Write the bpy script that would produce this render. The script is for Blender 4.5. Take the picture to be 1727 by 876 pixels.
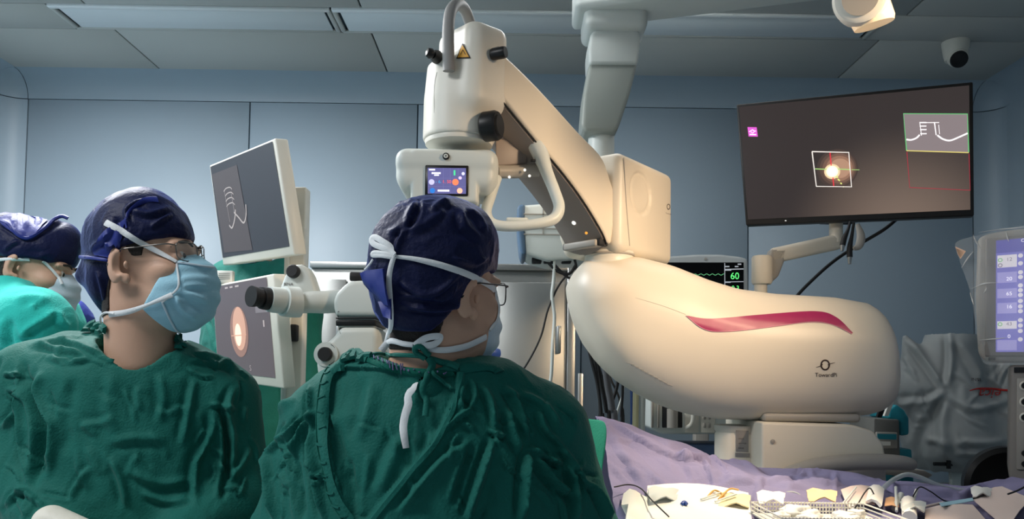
import bpy, bmesh, math, random
import numpy as np
from mathutils import Vector, Matrix, Euler
from mathutils.bvhtree import BVHTree

for o in list(bpy.data.objects):
    bpy.data.objects.remove(o)
scene = bpy.context.scene
COL = scene.collection
R = math.radians
random.seed(7)
RNG = np.random.default_rng(7)

# ------------------------------------------------------------------ camera
W, H, F = 1727.0, 876.0, 1350.0
PITCH, ROLL = 2.5, 0.8
PPY = 635.0 - F * math.tan(R(PITCH))          # principal point row
CAM = Vector((0.0, 0.0, 1.35))
cam_data = bpy.data.cameras.new('camera')
cam_data.sensor_width = 36.0
cam_data.lens = 36.0 * F / W
cam_data.shift_y = (PPY - H / 2) / W
cam_data.clip_start = 0.05
cam = bpy.data.objects.new('camera', cam_data)
COL.objects.link(cam)
CROT = Matrix.Rotation(R(90 + PITCH), 3, 'X') @ Matrix.Rotation(R(ROLL), 3, 'Z')
cam.matrix_world = Matrix.Translation(CAM) @ CROT.to_4x4()
scene.camera = cam

# ------------------------------------------------------------------ world, lights, exposure
world = bpy.data.worlds.new('world')
scene.world = world
world.use_nodes = True
world.node_tree.nodes['Background'].inputs[0].default_value = (0.55, 0.68, 0.8, 1)
world.node_tree.nodes['Background'].inputs[1].default_value = 0.05

def area_light(name, loc, target, sx, sy, power, color, spread=180):
    d = bpy.data.lights.new(name, 'AREA')
    d.shape = 'RECTANGLE'
    d.size, d.size_y = sx, sy
    d.energy = power
    d.color = color
    d.spread = R(spread)
    o = bpy.data.objects.new(name, d)
    o.location = loc
    o.rotation_euler = (Vector(target) - Vector(loc)).to_track_quat('-Z', 'Y').to_euler()
    COL.objects.link(o)
    return o

COOL = (0.96, 0.97, 0.98)
# the ceiling troffers that are switched on (left side and behind the viewer)
area_light('ceiling_light_a', (-1.75, 2.55, 2.89), (-1.75, 2.55, 0), 1.1, 0.5, 80, COOL)
area_light('ceiling_light_b', (-1.7, 0.6, 2.89), (-1.7, 0.6, 0), 1.2, 0.5, 46, COOL)
area_light('ceiling_light_c', (0.3, -1.0, 2.89), (0.3, -1.0, 0), 1.2, 0.6, 6, COOL)
area_light('ceiling_light_d', (0.6, 2.75, 2.89), (0.6, 2.75, 0), 1.1, 0.4, 13, COOL)

scene.view_settings.view_transform = 'Standard'
scene.view_settings.look = 'None'
scene.view_settings.gamma = 1.0
scene.view_settings.use_curve_mapping = False
scene.view_settings.exposure = 0.0

# ------------------------------------------------------------------ pixel <-> world
def ray(px, py):
    v = CROT @ Vector(((px - W / 2) / F, -(py - PPY) / F, -1.0))
    return v
def P(px, py, d):
    """world point seen at pixel (px,py) at world depth y = d"""
    v = ray(px, py)
    return CAM + v * (d / v.y)
def PX(co):
    """project an (N,3) array to pixels"""
    Rm = np.array(CROT)                       # columns = camera axes
    q = (co - np.array(CAM)) @ Rm
    return W / 2 + F * q[:, 0] / -q[:, 2], PPY - F * q[:, 1] / -q[:, 2]

# ------------------------------------------------------------------ materials
def s2l(c):
    return tuple(((x / 255) / 12.92 if x / 255 <= 0.04045 else ((x / 255 + 0.055) / 1.055) ** 2.4) for x in c)
MATS = {}
def mat(name, rgb, rough=0.5, metal=0.0, var=0.0, vscale=8.0, bump=0.0, bscale=120.0, spec=0.5,
        alpha=1.0, trans=0.0, emit=None, estr=0.0, sss=0.0, ior=1.45, sheen=0.0, coat=0.0):
    if name in MATS:
        return MATS[name]
    m = bpy.data.materials.new(name)
    m.use_nodes = True
    nt = m.node_tree
    b = nt.nodes['Principled BSDF']
    col = s2l(rgb) + (1,)
    b.inputs['Base Color'].default_value = col
    b.inputs['Roughness'].default_value = rough
    b.inputs['Metallic'].default_value = metal
    b.inputs['Specular IOR Level'].default_value = spec
    b.inputs['Alpha'].default_value = alpha
    b.inputs['Transmission Weight'].default_value = trans
    b.inputs['IOR'].default_value = ior
    if sheen: b.inputs['Sheen Weight'].default_value = sheen
    if coat: b.inputs['Coat Weight'].default_value = coat
    if sss:
        b.inputs['Subsurface Weight'].default_value = sss
        b.inputs['Subsurface Radius'].default_value = (0.008, 0.004, 0.002)
        b.inputs['Subsurface Scale'].default_value = 1.0
    if emit:
        b.inputs['Emission Color'].default_value = s2l(emit) + (1,)
        b.inputs['Emission Strength'].default_value = estr
    tc = nt.nodes.new('ShaderNodeTexCoord')
    n = nt.nodes.new('ShaderNodeTexNoise')
    n.inputs['Scale'].default_value = vscale
    n.inputs['Detail'].default_value = 5
    nt.links.new(tc.outputs['Object'], n.inputs['Vector'])
    if var:
        mx = nt.nodes.new('ShaderNodeMixRGB')
        mx.inputs[1].default_value = tuple(c * (1 - var) for c in col[:3]) + (1,)
        mx.inputs[2].default_value = tuple(min(1, c * (1 + var)) for c in col[:3]) + (1,)
        nt.links.new(n.outputs['Fac'], mx.inputs[0])
        nt.links.new(mx.outputs[0], b.inputs['Base Color'])
    if bump:
        n2 = nt.nodes.new('ShaderNodeTexNoise')
        n2.inputs['Scale'].default_value = bscale
        n2.inputs['Detail'].default_value = 4
        nt.links.new(tc.outputs['Object'], n2.inputs['Vector'])
        bp = nt.nodes.new('ShaderNodeBump')
        bp.inputs['Strength'].default_value = bump
        bp.inputs['Distance'].default_value = 0.004
        nt.links.new(n2.outputs['Fac'], bp.inputs['Height'])
        nt.links.new(bp.outputs[0], b.inputs['Normal'])
    MATS[name] = m
    return m

M_wall = mat('wall_paint', (158, 174, 186), 0.42, var=0.03, vscale=1.5, spec=0.4)
M_ceil = mat('ceiling_paint', (188, 189, 184), 0.6, var=0.03, vscale=1.5)
M_seam = mat('dark_seam', (70, 88, 100), 0.8)
M_ltrim = mat('light_trim', (235, 238, 238), 0.4)
M_diff = mat('light_diffuser', (222, 228, 230), 0.5, var=0.02)
M_floor = mat('floor_vinyl', (176, 186, 190), 0.35, var=0.1, vscale=4)
M_white = mat('scope_white', (228, 224, 212), 0.38, var=0.015, vscale=5)
M_cream = mat('scope_cream', (222, 214, 198), 0.4, var=0.02, vscale=5)
M_cool = mat('cool_white', (206, 212, 208), 0.4, var=0.02, vscale=5)
M_grey = mat('grey_plastic', (150, 138, 130), 0.5, var=0.04)
M_lgrey = mat('light_grey_plastic', (165, 160, 152), 0.45, var=0.03)
M_hose = mat('grey_hose', (150, 148, 146), 0.55, var=0.03, bump=0.1)
M_black = mat('black_plastic', (18, 18, 20), 0.4)
M_rubber = mat('black_rubber', (24, 24, 26), 0.6)
M_dark = mat('dark_gap', (30, 32, 35), 0.7)
M_steel = mat('brushed_steel', (150, 152, 150), 0.34, metal=0.85, var=0.06, vscale=6, bump=0.03, bscale=60)
M_steel2 = mat('steel_edge', (165, 166, 164), 0.3, metal=0.9)
M_gown = mat('green_cotton', (12, 96, 86), 0.72, var=0.10, vscale=14, bump=0.35, bscale=260, sheen=0.06, spec=0.25)
M_gown2 = mat('teal_cotton', (48, 190, 178), 0.85, var=0.08, vscale=14, bump=0.35, bscale=260, sheen=0.1, spec=0.2)
M_inner = mat('green_inner', (12, 88, 76), 0.85, var=0.12, vscale=10, bump=0.3, bscale=260, spec=0.2)
M_cap = mat('navy_nonwoven', (14, 22, 60), 0.5, var=0.10, vscale=16, bump=0.35, bscale=170, spec=0.25, sheen=0.35)
MATS['navy_nonwoven'].node_tree.nodes['Principled BSDF'].inputs['Sheen Tint'].default_value = (0.25, 0.35, 1.0, 1)
MATS['navy_nonwoven'].node_tree.nodes['Principled BSDF'].inputs['Sheen Roughness'].default_value = 0.35
M_capedge = mat('bright_blue_edge', (26, 42, 122), 0.5, var=0.08)
M_cap2 = mat('violet_nonwoven', (46, 56, 132), 0.5, var=0.08, vscale=16, bump=0.25, bscale=170)
M_skin = mat('skin', (204, 164, 140), 0.5, var=0.05, vscale=22, bump=0.06, bscale=300, sss=0.06, spec=0.35)
M_hair = mat('black_hair', (44, 36, 31), 0.7, var=0.3, vscale=90, bump=0.6, bscale=400)
M_mask = mat('blue_mask', (160, 206, 224), 0.8, var=0.04, vscale=30, bump=0.2, bscale=350, spec=0.2)
M_maskw = mat('white_mask', (196, 214, 226), 0.8, var=0.04, vscale=30, bump=0.2, bscale=350, spec=0.2)
M_strap = mat('white_tie', (226, 230, 232), 0.8, var=0.05, vscale=60, bump=0.2, bscale=300)
M_glass = mat('spectacle_lens', (235, 240, 242), 0.03, alpha=0.12, spec=0.8)
M_rim = mat('spectacle_rim', (38, 38, 42), 0.3, metal=0.6)
M_rim2 = mat('silver_rim', (120, 116, 112), 0.28, metal=0.8)
M_glove = mat('latex_glove', (226, 222, 208), 0.5, var=0.04, vscale=25, bump=0.2, bscale=120)
M_eye = mat('eye_white', (226, 222, 216), 0.2)
M_iris = mat('eye_dark', (34, 24, 18), 0.15)
M_drape = mat('lavender_drape', (124, 120, 152), 0.75, var=0.07, vscale=7, bump=0.25, bscale=140, spec=0.3)
M_paper = mat('white_paper', (236, 234, 226), 0.8, var=0.02)
M_pinkp = mat('pale_pink_paper', (226, 206, 196), 0.8, var=0.03)
M_mag = mat('magenta_panel', (158, 40, 92), 0.35, var=0.12, vscale=60)
M_ink = mat('dark_print', (52, 36, 32), 0.6)
M_red = mat('red_print', (186, 40, 36), 0.6)
M_teal = mat('teal_plastic', (34, 140, 156), 0.45, var=0.05)
M_bluep = mat('blue_plastic', (38, 74, 150), 0.4, var=0.05)
M_navyp = mat('slate_blue_panel', (64, 86, 118), 0.45, var=0.04)
M_yel = mat('yellow_label', (226, 164, 40), 0.5)
M_tube = mat('clear_tube', (206, 214, 212), 0.15, alpha=0.55)
M_bag = mat('clear_bag', (215, 220, 220), 0.16, alpha=0.16, spec=0.9, bump=0.5, bscale=22)
M_cover = mat('translucent_cover', (166, 170, 170), 0.5, alpha=0.93, var=0.08, vscale=5, bump=0.5, bscale=14)

def crumple(m, scale, dist, stretch=(1, 1, 0.6)):
    """add a coarse creased relief under the fine weave of a cloth material"""
    nt = m.node_tree
    b = nt.nodes['Principled BSDF']
    tc = nt.nodes.new('ShaderNodeTexCoord'); mp = nt.nodes.new('ShaderNodeMapping'); mp.inputs['Scale'].default_value = stretch
    n = nt.nodes.new('ShaderNodeTexNoise'); n.noise_type = 'RIDGED_MULTIFRACTAL'
    n.inputs['Scale'].default_value = scale; n.inputs['Detail'].default_value = 2.5; n.inputs['Roughness'].default_value = 0.45
    bp = nt.nodes.new('ShaderNodeBump'); bp.inputs['Strength'].default_value = 0.8; bp.inputs['Distance'].default_value = dist
    nt.links.new(tc.outputs['Object'], mp.inputs[0]); nt.links.new(mp.outputs[0], n.inputs['Vector']); nt.links.new(n.outputs['Fac'], bp.inputs['Height'])
    for l in list(b.inputs['Normal'].links):
        nt.links.new(bp.outputs[0], l.from_node.inputs['Normal'])
crumple(M_gown, 7, 0.010); crumple(M_gown2, 7, 0.010); crumple(M_inner, 5, 0.006); crumple(M_cap, 11, 0.007, (1, 1, 1)); crumple(M_drape, 7, 0.008, (1, 1, 1)); crumple(M_cover, 6, 0.012, (1, 1, 1))

# ------------------------------------------------------------------ object helpers
def link(name, me, m=None, parent=None, smooth=True):
    o = bpy.data.objects.new(name, me)
    COL.objects.link(o)
    if m is not None:
        me.materials.append(m)
    if smooth and len(me.polygons):
        me.polygons.foreach_set('use_smooth', [True] * len(me.polygons))
    if parent is not None:
        o.parent = parent
        if parent.type == 'EMPTY':
            o.matrix_parent_inverse = Matrix.Translation(-Vector(parent.location))
    return o
def pymesh(name, v, f):
    me = bpy.data.meshes.new(name)
    me.from_pydata([tuple(map(float, q)) for q in v], [], [tuple(map(int, q)) for q in f])
    me.update()
    return me
def npmesh(name, v, quads):
    me = bpy.data.meshes.new(name)
    n, q = len(v), len(quads)
    me.vertices.add(n)
    me.vertices.foreach_set('co', np.asarray(v, np.float32).ravel())
    me.loops.add(4 * q)
    me.loops.foreach_set('vertex_index', np.asarray(quads, np.int32).ravel())
    me.polygons.add(q)
    me.polygons.foreach_set('loop_start', np.arange(0, 4 * q, 4, dtype=np.int32))
    me.polygons.foreach_set('loop_total', np.full(q, 4, np.int32))
    me.update(calc_edges=True)
    return me
def thing(name, label, cat, loc=(0, 0, 0), group=None):
    o = bpy.data.objects.new(name, None)
    o.location = loc
    o.empty_display_size = 0.1
    COL.objects.link(o)
    o['label'] = label
    o['category'] = cat
    if group: o['group'] = group
    return o
def tag(o, label, cat, group=None):
    o['label'] = label
    o['category'] = cat
    if group: o['group'] = group
    return o
def struct(o):
    o['kind'] = 'structure'
    return o
def bm_mesh(name, bm):
    me = bpy.data.meshes.new(name)
    bm.normal_update()
    bm.to_mesh(me)
    bm.free()
    return me
def sharp(o, ang=35):
    """flat/smooth split by angle so that bevelled boxes shade cleanly"""
    me = o.data
    bm = bmesh.new(); bm.from_mesh(me)
    for e in bm.edges:
        if len(e.link_faces) == 2 and e.calc_face_angle(0) > R(ang):
            e.smooth = False
    bm.to_mesh(me); bm.free()
    return o
def box_me(name, sx, sy, sz, bev=0.0, seg=2):
    bm = bmesh.new()
    bmesh.ops.create_cube(bm, size=1.0)
    bmesh.ops.scale(bm, vec=(sx, sy, sz), verts=bm.verts)
    if bev > 0:
        bmesh.ops.bevel(bm, geom=list(bm.edges), offset=bev, segments=seg, profile=0.5, affect='EDGES')
    return bm_mesh(name, bm)
def box(name, c, s, m, parent=None, bev=0.0, seg=2, rot=None):
    """rounded box, centre c, size s, rot = 3x3 or euler degrees"""
    me = box_me(name, *s, bev=bev, seg=seg)
    if rot is not None:
        r = rot if isinstance(rot, Matrix) else Euler([R(a) for a in rot]).to_matrix()
        me.transform(r.to_4x4())
    me.transform(Matrix.Translation(Vector(c)))
    o = link(name, me, m, parent, smooth=bev > 0)
    if bev > 0: sharp(o, 60)
    return o
def hexa(name, pts8, m, parent=None, bev=0.0, seg=2, smooth=True):
    """box from 8 corners: front (tl,tr,br,bl) then back (tl,tr,br,bl)"""
    bm = bmesh.new()
    v = [bm.verts.new(p) for p in pts8]
    for f in ((0, 3, 2, 1), (4, 5, 6, 7), (0, 1, 5, 4), (1, 2, 6, 5), (2, 3, 7, 6), (3, 0, 4, 7)):
        bm.faces.new([v[i] for i in f])
    bmesh.ops.recalc_face_normals(bm, faces=bm.faces)
    if bev > 0:
        bmesh.ops.bevel(bm, geom=list(bm.edges), offset=bev, segments=seg, profile=0.5, affect='EDGES')
    o = link(name, bm_mesh(name, bm), m, parent, smooth=bev > 0)
    if bev > 0: sharp(o, 60)
    return o
def catmull(pts, n=8, closed=False):
    pts = [np.array(p, float) for p in pts]
    if len(pts) < 3 and not closed:
        return [pts[0] + (pts[1] - pts[0]) * t for t in np.linspace(0, 1, n + 1)]
    out = []
    N = len(pts)
    rng = range(N) if closed else range(N - 1)
    for i in rng:
        if closed:
            a, b, c, d = pts[i - 1], pts[i], pts[(i + 1) % N], pts[(i + 2) % N]
        else:
            b, c = pts[i], pts[i + 1]
            a = pts[i - 1] if i > 0 else 2 * b - c
            d = pts[i + 2] if i + 2 < N else 2 * c - b
        for k in range(n):
            t = k / n
            out.append(0.5 * (2 * b + (c - a) * t + (2 * a - 5 * b + 4 * c - d) * t * t + (3 * b - a - 3 * c + d) * t ** 3))
    if not closed:
        out.append(pts[-1])
    return out
def tube(name, pts, r, m, parent=None, n=8, seg=10, closed=False, smooth_path=True, sq=1.0):
    """tube along points; r scalar or list per control point; sq flattens one axis"""
    pts = [np.array(p, float) for p in pts]
    rr = [r] * len(pts) if np.isscalar(r) else list(r)
    if smooth_path:
        q = catmull([np.append(p, a) for p, a in zip(pts, rr)], n, closed)
        pts = [a[:3] for a in q]; rr = [a[3] for a in q]
    N = len(pts)
    tang = []
    for i in range(N):
        a = pts[i - 1] if (i > 0 or closed) else pts[i]
        b = pts[(i + 1) % N] if (i < N - 1 or closed) else pts[i]
        t = Vector(b - a)
        tang.append(t.normalized() if t.length > 1e-9 else Vector((0, 0, 1)))
    up = Vector((0, 0, 1)) if abs(tang[0].z) < 0.9 else Vector((0, 1, 0))
    u = (up - tang[0] * up.dot(tang[0])).normalized()
    v, f = [], []
    for i in range(N):
        if i:
            u = (u - tang[i] * u.dot(tang[i]))
            u = u.normalized() if u.length > 1e-9 else tang[i].orthogonal().normalized()
        w = tang[i].cross(u)
        for k in range(seg):
            a = 2 * math.pi * k / seg
            v.append(Vector(pts[i]) + (u * math.cos(a) + w * math.sin(a) * sq) * rr[i])
    for i in range(N if closed else N - 1):
        j = (i + 1) % N
        for k in range(seg):
            l = (k + 1) % seg
            f.append((i * seg + k, i * seg + l, j * seg + l, j * seg + k))
    if not closed:
        f.append(tuple(range(seg))[::-1])
        f.append(tuple((N - 1) * seg + k for k in range(seg)))
    o = link(name, pymesh(name, v, f), m, parent)
    return sharp(o, 60)
def lathe(name, prof, m, parent=None, loc=(0, 0, 0), axis=(0, 0, 1), seg=28, sharp_ang=40):
    """prof: list of (radius, height) along axis"""
    q = Vector(axis).to_track_quat('Z', 'Y').to_matrix()
    v, f = [], []
    for (r_, h_) in prof:
        for k in range(seg):
            a = 2 * math.pi * k / seg
            v.append(Vector(loc) + q @ Vector((r_ * math.cos(a), r_ * math.sin(a), h_)))
    n = len(prof)
    for i in range(n - 1):
        for k in range(seg):
            l = (k + 1) % seg
            f.append((i * seg + k, i * seg + l, (i + 1) * seg + l, (i + 1) * seg + k))
    f.append(tuple(range(seg))[::-1])
    f.append(tuple((n - 1) * seg + k for k in range(seg)))
    o = link(name, pymesh(name, v, f), m, parent)
    return sharp(o, sharp_ang)
def loft(name, rings, m, parent=None, caps=True, ang=50):
    n = len(rings[0])
    v = [p for r_ in rings for p in r_]
    f = []
    for i in range(len(rings) - 1):
        for k in range(n):
            l = (k + 1) % n
            f.append((i * n + k, i * n + l, (i + 1) * n + l, (i + 1) * n + k))
    if caps:
        f.append(tuple(range(n))[::-1])
        f.append(tuple((len(rings) - 1) * n + k for k in range(n)))
    me = pymesh(name, v, f)
    bm = bmesh.new(); bm.from_mesh(me)
    bmesh.ops.recalc_face_normals(bm, faces=bm.faces)
    bm.to_mesh(me); bm.free()
    o = link(name, me, m, parent)
    return sharp(o, ang)
def sheet(name, grid, m, parent=None, thick=0.002, smooth=True):
    """closed thin sheet from a grid of points [row][col] with real thickness"""
    nr, nc = len(grid), len(grid[0])
    G = np.array([[list(p) for p in r_] for r_ in grid], float)
    du = np.gradient(G, axis=1); dv = np.gradient(G, axis=0)
    nn = np.cross(du, dv)
    nn /= np.linalg.norm(nn, axis=2, keepdims=True) + 1e-12
    A = (G + nn * thick / 2).reshape(-1, 3); B = (G - nn * thick / 2).reshape(-1, 3)
    v = np.vstack([A, B])
    n = nr * nc
    f = []
    for i in range(nr - 1):
        for j in range(nc - 1):
            a, b, c, d = i * nc + j, i * nc + j + 1, (i + 1) * nc + j + 1, (i + 1) * nc + j
            f.append((a, b, c, d)); f.append((n + d, n + c, n + b, n + a))
    for j in range(nc - 1):
        f.append((j + 1, j, n + j, n + j + 1))
        k = (nr - 1) * nc
        f.append((k + j, k + j + 1, n + k + j + 1, n + k + j))
    for i in range(nr - 1):
        f.append((i * nc, (i + 1) * nc, n + (i + 1) * nc, n + i * nc))
        k = nc - 1
        f.append(((i + 1) * nc + k, i * nc + k, n + i * nc + k, n + (i + 1) * nc + k))
    me = pymesh(name, v, f)
    bm = bmesh.new(); bm.from_mesh(me)
    bmesh.ops.recalc_face_normals(bm, faces=bm.faces)
    bm.to_mesh(me); bm.free()
    o = link(name, me, m, parent, smooth)
    return sharp(o, 60) if smooth else o

# ------------------------------------------------------------------ signed-distance sculpting
def e_ell(p, c, r, rot=None):
    q = p - np.array(c, np.float32)
    if rot is not None:
        q = q @ np.array(rot, np.float32)
    r = np.array([r] * 3 if np.isscalar(r) else r, np.float32)
    k0 = np.sqrt(((q / r) ** 2).sum(-1)); k1 = np.sqrt(((q / (r * r)) ** 2).sum(-1)) + 1e-6
    return k0 * (k0 - 1) / k1
def e_cap(p, a, b, ra, rb, sy=1.0):
    a = np.array(a, np.float32); b = np.array(b, np.float32)
    d = b - a
    t = np.clip(((p - a) @ d) / (d @ d), 0, 1)
    q = p - (a + t[..., None] * d)
    if sy != 1.0:
        q = q * np.array([1, 1 / sy, 1], np.float32)
    return np.sqrt((q * q).sum(-1)) - (ra + (rb - ra) * t)
def e_box(p, c, h, r, rot=None):
    q = p - np.array(c, np.float32)
    if rot is not None:
        q = q @ np.array(rot, np.float32)
    q = np.abs(q) - (np.array(h, np.float32) - r)
    return np.sqrt((np.maximum(q, 0) ** 2).sum(-1)) + np.minimum(q.max(-1), 0) - r
def smin(a, b, k):
    h = np.clip(0.5 + 0.5 * (b - a) / k, 0, 1)
    return b + (a - b) * h - k * h * (1 - h)
def smax(a, b, k):
    return -smin(-a, -b, k)
def surfnet(name, fn, xs, ys, zs, smooth_it=2):
    xs, ys, zs = (np.asarray(a, np.float32) for a in (xs, ys, zs))
    nx, ny, nz = len(xs), len(ys), len(zs)
    V = np.full((nx, ny, nz), 1.0, np.float32)
    b = 10
    bi, bj, bk = (np.arange(0, n, b) for n in (nx, ny, nz))
    def mid(a, i0):
        lo, hi = a[i0], a[np.minimum(i0 + b, len(a) - 1)]
        return (lo + hi) / 2, (hi - lo) / 2
    (cx, hx), (cy, hy), (cz, hz) = mid(xs, bi), mid(ys, bj), mid(zs, bk)
    cen = np.stack(np.meshgrid(cx, cy, cz, indexing='ij'), -1)
    hal = np.stack(np.meshgrid(hx, hy, hz, indexing='ij'), -1)
    dc = fn(cen); rad = np.sqrt((hal ** 2).sum(-1)) * 1.5 + 0.012
    for (i, j, k) in np.argwhere(dc < -rad):
        V[bi[i]:bi[i] + b, bj[j]:bj[j] + b, bk[k]:bk[k] + b] = -1
    act = np.argwhere(np.abs(dc) <= rad)
    o3 = np.stack(np.meshgrid(np.arange(b), np.arange(b), np.arange(b), indexing='ij'), -1).reshape(-1, 3)
    for s0 in range(0, len(act), 200):
        idx = (act[s0:s0 + 200][:, None, :] * b + o3[None]).reshape(-1, 3)
        idx = idx[(idx[:, 0] < nx) & (idx[:, 1] < ny) & (idx[:, 2] < nz)]
        V[idx[:, 0], idx[:, 1], idx[:, 2]] = fn(np.stack([xs[idx[:, 0]], ys[idx[:, 1]], zs[idx[:, 2]]], -1))
    S = V < 0
    s8 = [S[a:nx - 1 + a, b:ny - 1 + b, c:nz - 1 + c] for a in (0, 1) for b in (0, 1) for c in (0, 1)]
    cnt = sum(s.astype(np.int8) for s in s8)
    I, J, K = np.nonzero((cnt > 0) & (cnt < 8))
    cid = np.full((nx - 1, ny - 1, nz - 1), -1, np.int32)
    cid[I, J, K] = np.arange(len(I))
    acc = np.zeros((len(I), 3)); num = np.zeros(len(I))
    cor = [(a, b, c) for a in (0, 1) for b in (0, 1) for c in (0, 1)]
    for i0, c0 in enumerate(cor):
        for i1, c1 in enumerate(cor):
            if i1 <= i0 or sum(abs(a - b) for a, b in zip(c0, c1)) != 1:
                continue
            v0 = V[I + c0[0], J + c0[1], K + c0[2]]; v1 = V[I + c1[0], J + c1[1], K + c1[2]]
            m = (v0 < 0) != (v1 < 0)
            t = np.where(m, v0 / np.where(m, v0 - v1, 1), 0)
            p0 = np.stack([xs[I + c0[0]], ys[J + c0[1]], zs[K + c0[2]]], -1)
            p1 = np.stack([xs[I + c1[0]], ys[J + c1[1]], zs[K + c1[2]]], -1)
            acc += np.where(m[:, None], p0 + t[:, None] * (p1 - p0), 0); num += m
    verts = acc / num[:, None]
    quads = []
    d = S[:-1, 1:-1, 1:-1] != S[1:, 1:-1, 1:-1]
    i, j, k = np.nonzero(d); j += 1; k += 1
    q = np.stack([cid[i, j - 1, k - 1], cid[i, j, k - 1], cid[i, j, k], cid[i, j - 1, k]], -1)
    fl = S[i, j, k]; quads.append(np.where(fl[:, None], q, q[:, ::-1]))
    d = S[1:-1, :-1, 1:-1] != S[1:-1, 1:, 1:-1]
    i, j, k = np.nonzero(d); i += 1; k += 1
    q = np.stack([cid[i - 1, j, k - 1], cid[i - 1, j, k], cid[i, j, k], cid[i, j, k - 1]], -1)
    fl = S[i, j, k]; quads.append(np.where(fl[:, None], q, q[:, ::-1]))
    d = S[1:-1, 1:-1, :-1] != S[1:-1, 1:-1, 1:]
    i, j, k = np.nonzero(d); i += 1; j += 1
    q = np.stack([cid[i - 1, j - 1, k], cid[i, j - 1, k], cid[i, j, k], cid[i - 1, j, k]], -1)
    fl = S[i, j, k]; quads.append(np.where(fl[:, None], q, q[:, ::-1]))
    quads = np.vstack(quads)
    quads = quads[(quads >= 0).all(1)]
    ed = np.vstack([quads[:, [0, 1]], quads[:, [1, 2]], quads[:, [2, 3]], quads[:, [3, 0]]])
    for _ in range(smooth_it):
        s = np.zeros_like(verts); c = np.zeros(len(verts))
        np.add.at(s, ed[:, 0], verts[ed[:, 1]]); np.add.at(s, ed[:, 1], verts[ed[:, 0]])
        np.add.at(c, ed[:, 0], 1); np.add.at(c, ed[:, 1], 1)
        verts = verts * 0.5 + 0.5 * s / np.maximum(c, 1)[:, None]
    return npmesh(name, verts, quads)
def rng_(a, b, s):
    return np.arange(a, b + s, s)

def snoise(co, scale, seed, n=10):
    """cheap smooth noise in about [-1,1] from random sines"""
    rg = np.random.default_rng(seed)
    out = np.zeros(len(co))
    for _ in range(n):
        d = rg.normal(size=3); d *= scale * (0.5 + rg.random()) / np.linalg.norm(d)
        out += np.sin(co @ d + rg.random() * 6.28)
    return out / math.sqrt(n)
def ridged(co, scale, seed):
    """sharp-edged crumple noise in about [-1,1]"""
    a = np.abs(snoise(co, scale, seed, 7)); b = np.abs(snoise(co, scale * 1.7, seed + 9, 7))
    return 1 - 1.3 * np.minimum(a, b + 0.15) * 1.3
def vco(me):
    a = np.empty(len(me.vertices) * 3, np.float32); me.vertices.foreach_get('co', a)
    n = np.empty(len(me.vertices) * 3, np.float32); me.vertices.foreach_get('normal', n)
    return a.reshape(-1, 3).astype(float), n.reshape(-1, 3).astype(float)
def set_co(me, co):
    me.vertices.foreach_set('co', np.asarray(co, np.float32).ravel()); me.update()
def seg_dist(px, py, pts):
    """signed distance and arc parameter (0..1) to a polyline"""
    pts = np.array(pts, float)
    L = np.r_[0, np.cumsum(np.hypot(*np.diff(pts, axis=0).T))]
    best = np.full(len(px), 1e9); sg = np.zeros(len(px)); tt = np.zeros(len(px))
    for i in range(len(pts) - 1):
        a, b = pts[i], pts[i + 1]; d = b - a; l2 = d @ d
        t = np.clip(((px - a[0]) * d[0] + (py - a[1]) * d[1]) / l2, 0, 1)
        qx = px - a[0] - t * d[0]; qy = py - a[1] - t * d[1]
        dd = np.hypot(qx, qy)
        m = dd < best
        best = np.where(m, dd, best)
        sg = np.where(m, np.sign(d[0] * qy - d[1] * qx), sg)
        tt = np.where(m, (L[i] + t * (L[i + 1] - L[i])) / L[-1], tt)
    return best * sg, tt
def crease(me, strokes, facing=0.12):
    """push folds into a cloth mesh: strokes = (points, half width px, height m[, one-sided])"""
    co, no = vco(me)
    px, py = PX(co)
    vd = np.array(CAM) - co; vd /= np.linalg.norm(vd, axis=1)[:, None]
    fc = np.clip(((no * vd).sum(1) - 0.02) / facing, 0, 1)
    disp = np.zeros(len(co))
    for s in strokes:
        pts, w, h = s[0], s[1], s[2]
        pts = [tuple(p) for p in catmull(pts, 5)] if len(pts) > 2 else pts
        a = np.array(pts)
        m = (px > a[:, 0].min() - 4 * w) & (px < a[:, 0].max() + 4 * w) & (py > a[:, 1].min() - 4 * w) & (py < a[:, 1].max() + 4 * w) & (fc > 0)
        idx = np.nonzero(m)[0]
        if not len(idx): continue
        d, t = seg_dist(px[idx], py[idx], pts)
        tp = np.clip(np.minimum(t, 1 - t) * 5, 0, 1)
        g = np.exp(-(d / w) ** 2) - 0.55 * np.exp(-((d - 1.7 * w) / (0.9 * w)) ** 2)
        disp[idx] += h * g * tp
    co += no * (disp * fc)[:, None]
    set_co(me, co)
BV_CACHE = {}
def poly_list(me):
    a = np.empty(len(me.loops), np.int32); me.loops.foreach_get('vertex_index', a)
    if len(a) == 4 * len(me.polygons): return a.reshape(-1, 4).tolist()
    return [tuple(p.vertices) for p in me.polygons]
def bvh_of(*objs):
    out = []
    for o in objs:
        me = o.data
        out.append(BV_CACHE.get(o.name) or BV_CACHE.setdefault(o.name, BVHTree.FromPolygons(vco(me)[0].tolist(), poly_list(me))))
    return out
def hit(px, py, bvhs):
    d = ray(px, py).normalized()
    best = None
    for b in bvhs:
        l, n, i, dist = b.ray_cast(CAM, d)
        if l is not None and (best is None or dist < best[2]):
            best = (l, n, dist)
    if best is None: return None
    n = best[1]
    if n.dot(d) > 0: n = -n
    return best[0], n
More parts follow.
